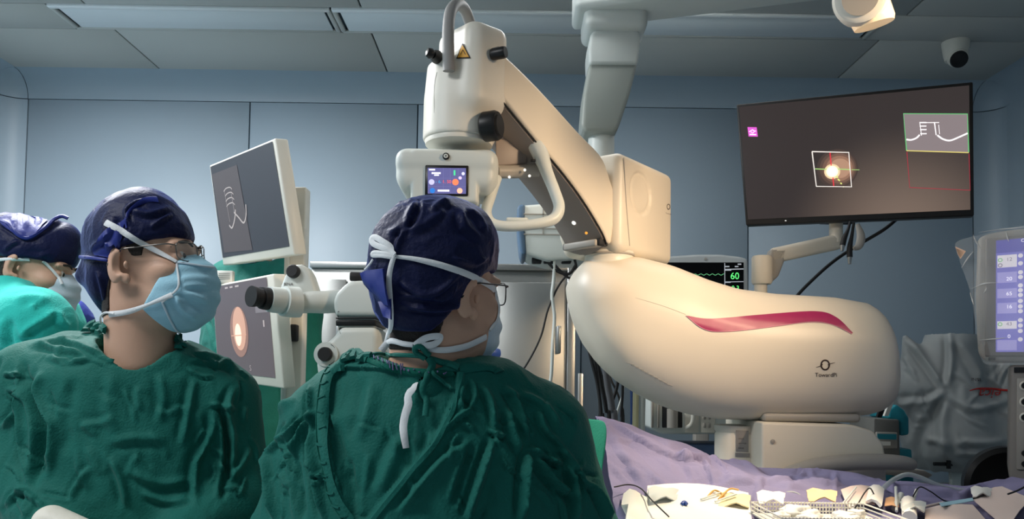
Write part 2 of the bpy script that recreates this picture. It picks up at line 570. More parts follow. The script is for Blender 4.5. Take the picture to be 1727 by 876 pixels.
def ribbon(name, pts, width, bvhs, m, parent=None, off=0.003, thick=0.0015, n=6, twist=None, free=None):
    """flat band laid on surfaces along pixel points (px,py[,depth])"""
    q = catmull([tuple(p[:2]) for p in pts], n) if len(pts) > 2 else catmull([p[:2] for p in pts], n * 2)
    dep = None
    if free is not None:
        dep = np.interp(np.linspace(0, 1, len(q)), np.linspace(0, 1, len(free)), free)
    C, N = [], []
    last = None
    for i, a in enumerate(q):
        h = hit(a[0], a[1], bvhs) if bvhs and dep is None else None
        if h is None:
            if dep is not None:
                l = P(a[0], a[1], dep[i])
            elif last is not None:
                l = P(a[0], a[1], last)
            else:
                l = None
            nrm = -ray(a[0], a[1]).normalized()
        else:
            l, nrm = h
            l = l + nrm * off
        C.append(l); N.append(nrm)
        if l is not None: last = l.y
    f0 = next((l for l in C if l is not None), P(q[0][0], q[0][1], 2.0))
    C = [l if l is not None else P(q[i][0], q[i][1], f0.y) for i, l in enumerate(C)]
    # smooth
    for _ in range(5):
        C = [C[0]] + [(C[i - 1] + C[i] * 2 + C[i + 1]) / 4 for i in range(1, len(C) - 1)] + [C[-1]]
        N = [N[0]] + [((N[i - 1] + N[i] * 2 + N[i + 1]) / 4).normalized() for i in range(1, len(N) - 1)] + [N[-1]]
    v, f = [], []
    K = len(C)
    for i in range(K):
        t = (C[min(i + 1, K - 1)] - C[max(i - 1, 0)]).normalized()
        s = t.cross(N[i]).normalized()
        w = width if np.isscalar(width) else float(np.interp(i / (K - 1), np.linspace(0, 1, len(width)), width))
        if twist: 
            a = math.sin(i * twist) * 0.5
            s = (s * math.cos(a) + N[i] * math.sin(a))
        nn = s.cross(t).normalized()
        for (a, b) in ((-1, -1), (-0.5, 0.6), (0.5, 0.6), (1, -1)):
            v.append(C[i] + s * (a * w / 2) + nn * (b * thick * 0.6))
    for i in range(K - 1):
        for k in range(4):
            l = (k + 1) % 4
            f.append((i * 4 + k, i * 4 + l, (i + 1) * 4 + l, (i + 1) * 4 + k))
    f.append((3, 2, 1, 0)); f.append(tuple((K - 1) * 4 + k for k in range(4)))
    me = pymesh(name, v, f)
    bm = bmesh.new(); bm.from_mesh(me)
    bmesh.ops.recalc_face_normals(bm, faces=bm.faces)
    bm.to_mesh(me); bm.free()
    return sharp(link(name, me, m, parent), 50)
def patch(name, top, bot, bvhs, m, parent=None, off=0.002, n=24, rows=6):
    """filled shape between two pixel curves, laid on a surface"""
    def res(c):
        c = np.array(catmull(c, 12)); L = np.r_[0, np.cumsum(np.hypot(*np.diff(c, axis=0).T))]
        t = np.linspace(0, L[-1], n)
        return np.stack([np.interp(t, L, c[:, 0]), np.interp(t, L, c[:, 1])], -1)
    a, b = res(top), res(bot)
    grid = []
    for r_ in range(rows):
        row = []
        for i in range(n):
            q = a[i] + (b[i] - a[i]) * r_ / (rows - 1)
            h = hit(q[0], q[1], bvhs)
            row.append(h[0] + h[1] * off if h else (row[-1] if row else P(q[0], q[1], 2.2)))
        grid.append(row)
    return sheet(name, grid, m, parent, thick=0.001)
_txt_cache = {}
def text_geo(s):
    """triangulated glyph outline of a string, unit height, centred at origin"""
    if s in _txt_cache: return _txt_cache[s]
    cu = bpy.data.curves.new('txt', 'FONT'); cu.body = s; cu.align_x = 'CENTER'; cu.align_y = 'CENTER'
    o = bpy.data.objects.new('txt', cu); COL.objects.link(o)
    dg = bpy.context.evaluated_depsgraph_get()
    me = bpy.data.meshes.new_from_object(o.evaluated_get(dg))
    v = np.array([w_.co[:2] for w_ in me.vertices]) if len(me.vertices) else np.zeros((0, 2))
    f = [tuple(p.vertices) for p in me.polygons]
    bpy.data.objects.remove(o); bpy.data.curves.remove(cu); bpy.data.meshes.remove(me)
    _txt_cache[s] = (v, f)
    return v, f
class Plane:
    """flat quad given by corner points; maps (u right, v down) in 0..1 to world"""
    def __init__(s, tl, tr, br, bl):
        s.tl, s.tr, s.br, s.bl = (Vector(a) for a in (tl, tr, br, bl))
        s.n = (s.tr - s.tl).cross(s.tl - s.bl).normalized()
        v = s.br - CAM
        s.br = CAM + v * ((s.tl - CAM).dot(s.n) / v.dot(s.n))
        if s.n.dot(CAM - s.tl) < 0: s.n = -s.n
        s.w = (s.tr - s.tl).length; s.h = (s.bl - s.tl).length
    def at(s, u, v, off=0.0):
        a = s.tl.lerp(s.tr, u); b = s.bl.lerp(s.br, u)
        return a.lerp(b, v) + s.n * off
    def poly(s, name, uv, m, parent, off=0.0008):
        f = pymesh(name, [s.at(u, v, off) for u, v in uv], [tuple(range(len(uv)))])
        o = link(name, f, m, parent, False)
        o.data.flip_normals() if o.data.polygons[0].normal.dot(s.n) < 0 else None
        return o
    def rect(s, name, u0, v0, u1, v1, m, parent, off=0.0008):
        return s.poly(name, [(u0, v0), (u0, v1), (u1, v1), (u1, v0)], m, parent, off)
    def frame(s, name, u0, v0, u1, v1, t, m, parent, off=0.001):
        a = t / s.w; b = t / s.h
        o = [(u0, v0), (u1, v0), (u1, v1), (u0, v1)]; i = [(u0 + a, v0 + b), (u1 - a, v0 + b), (u1 - a, v1 - b), (u0 + a, v1 - b)]
        v = [s.at(*q, off) for q in o + i]
        return link(name, pymesh(name, v, [(k, (k + 1) % 4, 4 + (k + 1) % 4, 4 + k) for k in range(4)]), m, parent, False)
    def disc(s, name, u, v, r, m, parent, off=0.0009, n=20, sq=1.0, r0=None):
        if r0 is None:
            return s.poly(name, [(u + math.cos(a) * r / s.w, v - math.sin(a) * r * sq / s.h) for a in np.linspace(0, 2 * math.pi, n, endpoint=False)], m, parent, off)
        vs = []
        for rad in (r, r0):
            vs += [s.at(u + math.cos(a) * rad / s.w, v - math.sin(a) * rad * sq / s.h, off) for a in np.linspace(0, 2 * math.pi, n, endpoint=False)]
        return link(name, pymesh(name, vs, [(k, (k + 1) % n, n + (k + 1) % n, n + k) for k in range(n)]), m, parent, False)
    def line(s, name, uv, t, m, parent, off=0.001):
        vs, f = [], []
        q = np.array(uv, float) * np.array([s.w, s.h])
        for i in range(len(q)):
            d = q[min(i + 1, len(q) - 1)] - q[max(i - 1, 0)]; d /= np.linalg.norm(d) + 1e-9
            nn = np.array([-d[1], d[0]]) * t / 2
            for g in (1, -1):
                a = q[i] + nn * g
                vs.append(s.at(a[0] / s.w, a[1] / s.h, off))
        f = [(2 * i, 2 * i + 1, 2 * i + 3, 2 * i + 2) for i in range(len(q) - 1)]
        return link(name, pymesh(name, vs, f), m, parent, False)
    def text(s, name, st, u, v, hgt, m, parent, off=0.0012, stretch=1.0, ang=0):
        g, f = text_geo(st)
        c, sn = math.cos(R(ang)), math.sin(R(ang))
        vs = []
        for a in g:
            x, y = a[0] * hgt * stretch, a[1] * hgt
            x, y = x * c - y * sn, x * sn + y * c
            vs.append(s.at(u + x / s.w, v - y / s.h, off))
        return link(name, pymesh(name, vs, f), m, parent, False)
def surf_text(name, st, px, py, hpx, bvhs, m, parent, off=0.0015, stretch=1.0, slope=0.0):
    g, f = text_geo(st)
    vs, last = [], None
    for a in g:
        x = px + a[0] * hpx * stretch; y = py - a[1] * hpx + slope * a[0] * hpx
        h = hit(x, y, bvhs)
        last = h[0] + h[1] * off if h else last
        vs.append(last if last is not None else P(x, y, 2.2))
    return link(name, pymesh(name, vs, f), m, parent, False)
def emis(name, rgb, s=1.0):
    return mat(name, rgb, 0.4, emit=rgb, estr=s)

# ------------------------------------------------------------------ the room
D, RC = 4.2, 0.124            # back wall distance, cove radius
ZC = 2.915                    # ceiling height
XL, XR, YF = -2.715, 2.555, -2.6
fl = struct(box('floor', ((XL + XR) / 2, (D + YF) / 2, -0.05), (XR - XL + 0.4, D - YF + 0.4, 0.1), M_floor))
ce = struct(box('ceiling', ((XL + XR) / 2, (D + YF) / 2, ZC + 0.065), (XR - XL + 0.4, D - YF + 0.4, 0.1), M_seam))
wb = struct(box('wall_back', ((XL + XR) / 2, D + 0.062, ZC / 2), (XR - XL + 0.3, 0.1, ZC + 0.1), M_seam))
wl = struct(box('wall_left', (XL - 0.05, (D + YF) / 2, ZC / 2), (0.1, D - YF, ZC + 0.1), M_wall))
wr = struct(box('wall_right', (XR + 0.05, (D + YF) / 2, ZC / 2), (0.1, D - YF, ZC + 0.1), M_wall))
wf = struct(box('wall_front', ((XL + XR) / 2, YF - 0.05, ZC / 2), (XR - XL + 0.3, 0.1, ZC + 0.1), M_wall))
ZW = ZC - RC
seams = [XL + RC] + [(x - 863.5) / F * D for x in (410, 697, 980, 1262)] + [XR - RC]
for a, b in zip(seams[:-1], seams[1:]):
    box('wall_panel', ((a + b) / 2, D + 0.006, ZW / 2), (b - a - 0.007, 0.012, ZW - 0.007), M_wall, wb, bev=0.001, seg=1)
def cove_rings(path):
    """concave quarter round swept between wall and ceiling"""
    return path
def cove(name, a, b, inward, m=M_wall):
    a, b, inward = Vector(a), Vector(b), Vector(inward)
    rings = []
    for p in (a, b):
        ring = []
        for k in range(9):
            t = math.pi / 2 * k / 8
            ring.append(p + inward * (RC - RC * math.cos(t)) + Vector((0, 0, RC * math.sin(t) - RC)))
        ring += [p + inward * RC + Vector((0, 0, 0.01)), p - inward * 0.01 + Vector((0, 0, 0.01)), p - inward * 0.01 + Vector((0, 0, -RC))]
        rings.append(ring)
    return struct(loft(name, rings, m))
cove('trim_1', (XL + RC, D, ZC), (XR - RC, D, ZC), (0, -1, 0))
cove('trim_2', (XR, D - RC, ZC), (XR, YF, ZC), (-1, 0, 0))
cove('trim_3', (XL, D - RC, ZC), (XL, YF, ZC), (1, 0, 0))
def vcove(name, cx, sx):
    ring0, ring1 = [], []
    for z, ring in ((0, ring0), (ZW - 0.004, ring1)):
        for k in range(9):
            t = math.pi / 2 * k / 8
            ring.append(Vector((cx - sx * RC * math.sin(t), D - RC + RC * math.cos(t), z)))
        ring += [Vector((cx - sx * (RC + 0.01), D - RC, z)), Vector((cx - sx * (RC + 0.01), D + 0.01, z)), Vector((cx, D + 0.01, z))]
    return struct(loft(name, [ring0, ring1], M_wall))
vcove('trim_4', XL + RC - 0.003, 1)
vcove('trim_5', XR - RC + 0.003, -1)
# spherical corner pieces where the coves meet
for nm, cx, sx in (('trim_6', XL + RC - 0.003, 1), ('trim_7', XR - RC + 0.003, -1)):
    g = []
    for i in range(9):
        t = math.pi / 2 * i / 8
        row = []
        for k in range(9):
            u = math.pi / 2 * k / 8
            row.append(Vector((cx - sx * RC * math.cos(t) * math.sin(u), D - RC + RC * math.cos(t) * math.cos(u), ZW + RC * math.sin(t) * 1.0)))
        g.append(row)
    struct(sheet(nm, g, M_wall, thick=0.004))
# ceiling panels
sx_ = [XL + 0.01, -1.845, -0.665, 0.5, 1.667, XR - 0.01]
YB, YA = 3.61, 3.36
for a, b in zip(sx_[:-1], sx_[1:]):
    x0 = a if a > XL + 0.1 else XL; x1 = b
    box('ceiling_panel', ((a + b) / 2, (YB + D) / 2, ZC + 0.006), (b - a - 0.008, D - YB - 0.006, 0.012), M_ceil, ce, bev=0.001, seg=1)
    for k in range(4):
        ya = YA - 1.2 * k; yb = YA - 1.2 * (k + 1)
        box('ceiling_panel', ((a + b) / 2, (ya + yb) / 2, ZC + 0.006), (b - a - 0.008, 1.192, 0.012), M_ceil, ce, bev=0.001, seg=1)
xs_ = [-2.02, -0.80, 0.42, 1.60]
for i, (a, b) in enumerate(zip(xs_[:-1], xs_[1:])):
    t = thing('ceiling_light', ['switched-off ceiling light strip above the two monitors on the left', 'switched-off ceiling light strip above the microscope head',
              'switched-off ceiling light strip behind the surgical spot lamp'][i], 'ceiling light', ((a + b) / 2, 3.49, ZC), 'row of recessed ceiling light strips')
    box('diffuser', ((a + b) / 2, 3.49, ZC + 0.004), (b - a - 0.07, 0.2, 0.008), M_diff, t, bev=0.002, seg=1)
    box('frame_rail', ((a + b) / 2, 3.375, ZC + 0.002), (b - a - 0.01, 0.025, 0.022), M_ltrim, t, bev=0.003, seg=1)
    box('frame_rail', ((a + b) / 2, 3.60, ZC + 0.004), (b - a - 0.01, 0.018, 0.012), M_ceil, t, bev=0.003, seg=1)
    for x in (a + 0.012, b - 0.012):
        box('frame_end', (x, 3.49, ZC + 0.002), (0.02, 0.2, 0.016), M_ceil, t, bev=0.003, seg=1)
for a, b in ((XL + 0.01, xs_[0]), (xs_[-1], XR - 0.01)):
    box('ceiling_panel', ((a + b) / 2, (YA + YB) / 2, ZC + 0.006), (b - a - 0.004, YB - YA - 0.006, 0.012), M_ceil, ce, bev=0.001, seg=1)
# ================================================================== people
def head_rot(yaw, pitch, roll):
    return Matrix.Rotation(R(-yaw), 3, 'Z') @ Matrix.Rotation(R(pitch), 3, 'X') @ Matrix.Rotation(R(roll), 3, 'Y')
def head_local(q, ears=True):
    x = np.abs(q[..., 0]); qs = np.stack([x, q[..., 1], q[..., 2]], -1)
    d = e_ell(q, (0, -0.010, 0.043), (0.075, 0.094, 0.085))
    d = smin(d, e_ell(q, (0, 0.030, -0.030), (0.060, 0.063, 0.086)), 0.03)
    d = smin(d, e_ell(qs, (0.030, 0.022, -0.072), (0.028, 0.050, 0.034)), 0.025)
    d = smin(d, e_ell(q, (0, 0.076, -0.098), (0.022, 0.018, 0.017)), 0.025)
    d = smin(d, e_ell(qs, (0.043, 0.058, -0.022), (0.024, 0.028, 0.020)), 0.02)
    d = smin(d, e_ell(qs, (0.026, 0.080, 0.025), (0.030, 0.013, 0.010)), 0.016)
    d = smax(d, -e_ell(qs, (0.031, 0.104, 0.004), (0.020, 0.018, 0.012)), 0.012)
    d = smin(d, e_ell(qs, (0.031, 0.080, 0.004), (0.015, 0.011, 0.010)), 0.004)
    d = smin(d, e_cap(q, (0, 0.088, 0.012), (0, 0.109, -0.032), 0.007, 0.011), 0.012)
    d = smin(d, e_ell(qs, (0.011, 0.098, -0.036), (0.009, 0.010, 0.008)), 0.008)
    d = smin(d, e_ell(q, (0, 0.090, -0.064), (0.022, 0.010, 0.007)), 0.01)
    if ears:
        Re = Matrix.Rotation(R(-24), 3, 'Z') @ Matrix.Rotation(R(-8), 3, 'X')
        c = (0.079, -0.016, -0.004)
        ear = e_ell(qs, c, (0.0075, 0.019, 0.033), Re)
        ear = smax(ear, -e_ell(qs, (0.087, -0.006, -0.004), (0.010, 0.011, 0.019), Re), 0.004)
        ear = smin(ear, e_ell(qs, (0.076, 0.000, -0.030), (0.006, 0.008, 0.010)), 0.006)
        ear = smin(ear, e_ell(qs, (0.078, 0.004, -0.006), (0.006, 0.004, 0.008)), 0.005)
        d = smin(d, ear, 0.006)
    return d

class Person:
    def __init__(s, label, hc, yaw, pitch, roll, nb, floor_xy, group='people in surgical gowns and caps', scale=1.0, neck_r=(0.053, 0.062)):
        s.root = thing('person', label, 'person', (floor_xy[0], floor_xy[1], 0), group)
        s.hc, s.Rm, s.nb, s.sc = Vector(hc), head_rot(yaw, pitch, roll), Vector(nb), scale
        s.nr = neck_r
    def loc(s, p):
        return ((p - np.array(s.hc, np.float32)) @ np.array(s.Rm, np.float32)) / s.sc
    def L2W(s, v):
        return s.hc + s.Rm @ (Vector(v) * s.sc)
    def grid(s, res, ext=0.15, down=0.0):
        c = s.hc
        return rng_(c.x - ext, c.x + ext, res), rng_(c.y - ext, c.y + ext, res), rng_(c.z - ext - down, c.z + ext + 0.03, res)
    def body_sdf(s, p):
        d = head_local(s.loc(p)) * s.sc
        a = s.L2W((0, -0.022, -0.045))
        n = e_cap(p, a, s.nb, s.nr[0] * s.sc, s.nr[1] * s.sc)
        d = smin(d, n, 0.022)
        c = s.nb + Vector((0, 0, -0.10))
        return smin(d, e_ell(p, c, (0.11, 0.06, 0.08)), 0.03)
    def body(s, res=0.003):
        lo = s.nb + Vector((-0.16, -0.1, -0.2)); hi = s.nb + Vector((0.16, 0.1, 0))
        c = s.hc; e = 0.15
        xs = rng_(min(lo.x, c.x - e), max(hi.x, c.x + e), res); ys = rng_(min(lo.y, c.y - e), max(hi.y, c.y + e), res)
        zs = rng_(lo.z, c.z + e + 0.03, res)
        me = surfnet('body', s.body_sdf, xs, ys, zs, 1)
        s.b = link('body', me, M_skin, s.root)
        s.eyes()
        return s.b
    def eyes(s):
        for sx in (-1, 1):
            c = s.L2W((sx * 0.031, 0.0795, 0.004))
            bm = bmesh.new(); bmesh.ops.create_uvsphere(bm, u_segments=16, v_segments=10, radius=0.0122 * s.sc)
            bmesh.ops.translate(bm, vec=c, verts=bm.verts)
            e = link('eye', bm_mesh('eye', bm), M_eye, s.b)
            ax = s.Rm @ Vector((0, 1, 0))
            lathe('iris', [(0.0058, 0.0106), (0.0050, 0.0118), (0.002, 0.0126), (0.0003, 0.0127)], M_iris, e, c, ax, 16)
            br = [s.L2W((sx * x, y + 0.004, z)) for x, y, z in ((0.012, 0.095, 0.024), (0.028, 0.094, 0.030), (0.044, 0.083, 0.027), (0.052, 0.072, 0.020))]
            tube('eyebrow', br, [0.002, 0.0032, 0.003, 0.0012], M_hair, s.b, 4, 8)
    def hair(s, lines, res=0.003):
        """short hair shell on the head; lines(q) < 0 inside the hair region"""
        def f(p):
            q = s.loc(p)
            return np.maximum(s.body_sdf(p) - 0.0025, lines(q))
        s.h = link('hair', surfnet('hair', f, *s.grid(res, 0.13), 1), M_hair, s.root)
    def cap(s, prims, edge, m, res=0.003, strokes=(), noise=0.0015, seed=3, ext=0.17):
        """prims(q) solid of the cap in head space, cut below edge(y, x)"""
        def f(p):
            q = s.loc(p)
            d = prims(q)
            return smax(d, (edge(q) - q[..., 2]) * 0.85, 0.006) * s.sc
        me = surfnet('cap', f, *s.grid(res, ext), 2)
        co, no = vco(me)
        n = snoise(co, 60, seed) * noise + ridged(co, 34, seed + 1) * noise * 1.5 + ridged(co, 75, seed + 2) * noise * 0.6
        co += no * n[:, None]
        set_co(me, co)
        crease(me, [(p_, w_ * 0.8, h_ * 1.3) for p_, w_, h_ in strokes])
        s.c = link('surgical_cap', me, m, s.root)
        return s.c
    def mask(s, side, m, strokes=(), res=0.0025, grow=0.0, zr=0.074, zmin=-0.132):
        """pleated face mask; side(z) gives the rear edge y in head space"""
        def f(p):
            q = s.loc(p)
            d = e_ell(q, (0, 0.048, -0.062), (0.066 + grow, 0.078 + grow, zr))
            d = smin(d, e_ell(q, (0, 0.075, -0.030), (0.042, 0.048 + grow, 0.040)), 0.03)
            z = q[..., 2]
            d = d + 0.0016 * np.sin((z + 0.01) * 210) * np.clip((q[..., 1] - 0.04) * 20, 0, 1)
            yb = np.interp(z, side[0], side[1])
            d = smax(d, (yb - q[..., 1]) * 0.9, 0.004)
            d = smax(d, (z - 0.004 - np.clip(0.03 - np.abs(q[..., 0]), 0, 1) * 0.25), 0.004)
            d = smax(d, zmin - z, 0.006)
            return d * s.sc
        me = surfnet('face_mask', f, *s.grid(res, 0.16, 0.0), 1)
        crease(me, strokes)
        s.m = link('face_mask', me, m, s.root)
        return s.m
    def glasses(s, rim, lens_w=0.050, lens_h=0.036, y=0.108, z=0.006, r=0.0011):
        g0 = None
        for sx in (-1, 1):
            pts = []
            for a in np.linspace(0, 2 * math.pi, 28, endpoint=False):
                ca, sa = math.cos(a), math.sin(a)
                k = (abs(ca) ** 4 + abs(sa) ** 4) ** -0.25
                lx = lens_w / 2 * ca * k; lz = lens_h / 2 * sa * k
                xx = sx * (0.034) + lx
                pts.append(s.L2W((xx, y - abs(xx) * abs(xx) * 5.0, z + lz)))
            o = tube('lens_rim', pts, r * s.sc, rim, g0 or s.root, 2, 6, closed=True, smooth_path=False)
            if g0 is None:
                g0 = o; o.name = 'spectacles'
            link('lens', pymesh('lens', pts, [tuple(range(len(pts)))]), M_glass, g0)
            e = s.L2W((sx * 0.0585, y - 0.017, z + 0.010))
            tube('temple', [e, s.L2W((sx * 0.073, y - 0.030, z + 0.012)), s.L2W((sx * 0.081, 0.03, z + 0.012)), s.L2W((sx * 0.083, -0.005, z + 0.010)),
                            s.L2W((sx * 0.080, -0.03, z - 0.012))], r * 1.1 * s.sc, rim, g0, 5, 6)
        tube('bridge', [s.L2W((-0.010, y - 0.001, z + 0.004)), s.L2W((0, y + 0.003, z + 0.008)), s.L2W((0.010, y - 0.001, z + 0.004))], r * s.sc, rim, g0, 4, 6)
        return g0
    def gown(s, cxy, yaw, secs, limbs, hole_r, m, res=0.004, bbox=None, zfine=1.02, zlow=0.32, seed=1, noise=0.004, extra=None, hole_tilt=(0, 0, 0.2), hole_z=-0.03):
        zs_ = [q[0] for q in secs][::-1]
        A = [q[1] for q in secs][::-1]; B = [q[2] for q in secs][::-1]
        OY = [(q[3] if len(q) > 3 else 0) for q in secs][::-1]; OX = [(q[4] if len(q) > 4 else 0) for q in secs][::-1]
        c, sn = math.cos(R(yaw)), math.sin(R(yaw))
        def f(p):
            x = p[..., 0] - cxy[0]; y = p[..., 1] - cxy[1]; z = p[..., 2]
            lx = x * c - y * sn; ly = x * sn + y * c
            a = np.interp(z, zs_, A); b = np.interp(z, zs_, B)
            lx = lx - np.interp(z, zs_, OX); ly = ly - np.interp(z, zs_, OY)
            k = np.sqrt((lx / a) ** 2 + (ly / b) ** 2)
            d = (k - 1) * np.minimum(a, b)
            d = smax(d, z - zs_[-1], 0.02)
            for (p0, p1, ra, rb) in limbs:
                d = smin(d, e_cap(p, p0, p1, ra, rb), 0.045)
            if extra is not None: d = extra(p, d)
            d = smax(d, -e_cap(p, s.nb + Vector((0, 0, hole_z)), s.nb + Vector(hole_tilt), hole_r, hole_r), 0.008)
            return smax(d, zlow - z, 0.01)
        (x0, x1), (y0, y1), z1 = bbox
        zs = np.r_[np.arange(zlow - 0.03, zfine, 0.02), rng_(zfine, z1, res)]
        me = surfnet('gown', f, rng_(x0, x1, res), rng_(y0, y1, res), zs, 3)
        co, no = vco(me)
        q = co * np.array([1.0, 1.0, 0.4])
        n = snoise(q, 28, seed) * noise + ridged(co * np.array([1.0, 1.0, 0.55]), 20, seed + 5) * noise * 0.9 + ridged(co * np.array([1, 1, 0.7]), 48, seed + 6) * noise * 0.35
        co += no * n[:, None]
        set_co(me, co)
        s.g = link('gown', me, m, s.root)
        # trousers and shoes under the hem
        fx, fy = cxy
        def leg(p):
            d = None
            for sx in (-1, 1):
                a = e_cap(p, (fx + sx * 0.10 * c, fy - sx * 0.1 * sn, 0.75), (fx + sx * 0.11 * c, fy - sx * 0.11 * sn, 0.09), 0.09, 0.06)
                d = a if d is None else np.minimum(d, a)
            return np.maximum(d, 0.06 - p[..., 2])
        link('trousers', surfnet('trousers', leg, rng_(fx - 0.26, fx + 0.26, 0.015), rng_(fy - 0.26, fy + 0.26, 0.015), rng_(0, 0.9, 0.02), 2), M_inner, s.root)
        for sx in (-1, 1):
            o = box('shoe', (fx + sx * 0.11 * c, fy - sx * 0.11 * sn + 0.04 * (1 if yaw < 90 else -1), 0.045), (0.10, 0.27, 0.09), M_dark, s.root, bev=0.035, seg=3)
        return s.g

def recess(me, poly, depth, soft=4.0):
    """sink the camera-facing cloth inside a pixel polygon"""
    co, no = vco(me)
    px, py = PX(co)
    vd = np.array(CAM) - co; vd /= np.linalg.norm(vd, axis=1)[:, None]
    fc = (no * vd).sum(1) > 0.1
    inside = np.zeros(len(px), bool)
    n = len(poly)
    for i in range(n):
        (x0, y0), (x1, y1) = poly[i], poly[(i + 1) % n]
        if y0 == y1: continue
        c = ((y0 > py) != (y1 > py)) & (px < (x1 - x0) * (py - y0) / (y1 - y0) + x0)
        inside ^= c
    d, _ = seg_dist(px, py, list(poly) + [poly[0]])
    w = np.where(inside, np.clip(np.abs(d) / soft, 0, 1), 0) * fc
    co += (np.array([0, 1.0, 0]) * depth) * w[:, None]
    set_co(me, co)

def rand_strokes(rg, n, box_, ang, spread, length, w, h):
    """random creases inside a pixel box with a main direction (degrees)"""
    out = []
    for _ in range(n):
        x = rg.uniform(box_[0], box_[2]); y = rg.uniform(box_[1], box_[3])
        a = R(ang + rg.normal() * spread); l = length * rg.uniform(0.5, 1.4)
        b = rg.normal() * 0.3
        p = [(x, y), (x + math.cos(a) * l / 2, y + math.sin(a) * l / 2), (x + math.cos(a) * l / 2 + math.cos(a + b) * l / 2, y + math.sin(a) * l / 2 + math.sin(a + b) * l / 2)]
        out.append((p, w * rg.uniform(0.6, 1.4), h * rg.uniform(0.5, 1.3) * (1 if rg.random() > 0.25 else -0.8)))
    return out

# ------------------------------------------------------------------ the surgeon seen from behind
rg = np.random.default_rng(11)
DC = 1.27
hc = P(742, 498, DC); nb = P(724, 618, DC + 0.01)
pc = Person('person seen from behind in green gown and navy cap, glancing right', hc, 42, 2, 3, nb, (nb.x, nb.y), neck_r=(0.056, 0.066))
pc.body()
pc.hair(lambda q: np.maximum(np.maximum(q[..., 1] + 0.030 + 0.25 * np.clip(-q[..., 2], 0, 1), -0.088 - q[..., 2]), q[..., 2] - 0.03))
def cprims(q):
    d = e_ell(q, (0, -0.016, 0.055), (0.088, 0.108, 0.100))
    d = smin(d, e_ell(q, (0, 0.010, 0.085), (0.070, 0.080, 0.062)), 0.03)
    d = smin(d, e_ell(q, (0, -0.050, 0.005), (0.074, 0.064, 0.080)), 0.03)
    return d
def cedge(q):
    y = q[..., 1]
    return np.interp(y, [-0.13, -0.06, -0.02, 0.02, 0.10], [-0.056, -0.052, -0.004, 0.030, 0.046])
c3 = lambda x, y: (580 + x / 2.7375, 300 + y / 2.7375)
cst = [([c3(*a) for a in l], w, h) for l, w, h in [
    ([(250, 480), (360, 540), (450, 520), (540, 430)], 6, 0.005), ([(245, 540), (400, 560), (480, 550), (540, 480)], 5, 0.004),
    ([(200, 250), (280, 230), (300, 170), (340, 100)], 6, 0.004), ([(280, 240), (250, 300), (240, 360)], 5, 0.004),
    ([(540, 130), (560, 220), (640, 290)], 8, 0.004), ([(560, 140), (620, 180), (660, 260)], 6, 0.004), ([(400, 160), (440, 120), (500, 110)], 6, 0.004),
    ([(260, 590), (420, 610), (520, 590), (600, 520)], 5, 0.005), ([(500, 370), (600, 400), (670, 360)], 5, 0.004),
    ([(480, 560), (500, 520), (530, 470)], 4, 0.003), ([(230, 260), (330, 190), (350, 90)], 5, -0.004), ([(300, 250), (420, 180), (480, 80)], 8, 0.003)]]
pc.cap(cprims, cedge, M_cap, strokes=cst, noise=0.0016)
pc.mask(([-0.14, -0.10, -0.06, -0.02, 0.01], [0.060, 0.040, 0.046, 0.058, 0.062]), M_maskw, grow=-0.008, zr=0.060, zmin=-0.108)
pc.glasses(M_rim)
gc = (P(722, 700, DC).x, DC + 0.035)
ZX = lambda py: P(722, py, DC).z
sh = lambda px, py, dy: P(px, py, DC + dy)
secsC = [(ZX(596), 0.075, 0.075, -0.005), (ZX(606), 0.100, 0.085, -0.005), (ZX(622), 0.128, 0.095, -0.005), (ZX(650), 0.155, 0.105, 0), (ZX(700), 0.182, 0.122, 0.0), (ZX(780), 0.212, 0.138, 0), (ZX(876), 0.235, 0.148, 0), (0.9, 0.25, 0.16), (0.3, 0.29, 0.2)]
limC = [(sh(600, 640, 0.03), sh(552, 705, 0.05), 0.038, 0.056), (sh(850, 652, 0.03), sh(915, 712, 0.05), 0.040, 0.057),
        (sh(546, 718, 0.05), sh(474, 960, 0.06), 0.060, 0.072), (sh(920, 724, 0.05), sh(985, 960, 0.06), 0.060, 0.074),
        (sh(474, 960, 0.06), sh(560, 1000, 0.30), 0.068, 0.05), (sh(985, 960, 0.06), sh(900, 1000, 0.30), 0.068, 0.05)]
pc.gown(gc, 0, secsC, limC, 0.074, M_gown, res=0.0037, bbox=((gc[0] - 0.42, gc[0] + 0.44), (DC - 0.16, DC + 0.38), ZX(585)), zfine=1.05, noise=0.0035, hole_tilt=(0.0, 0.03, 0.2))
c2 = lambda x, y: (390 + x / 2.578, 560 + y / 2.578)
l_edge = [c2(*a) for a in [(470, 150), (430, 210), (412, 330), (412, 470), (435, 620), (470, 740), (530, 830)]]
r_edge = [c2(*a) for a in [(985, 170), (978, 250), (945, 350), (880, 470), (790, 580), (700, 690), (590, 830)]]
recess(pc.g.data, l_edge + r_edge[::-1], 0.011)
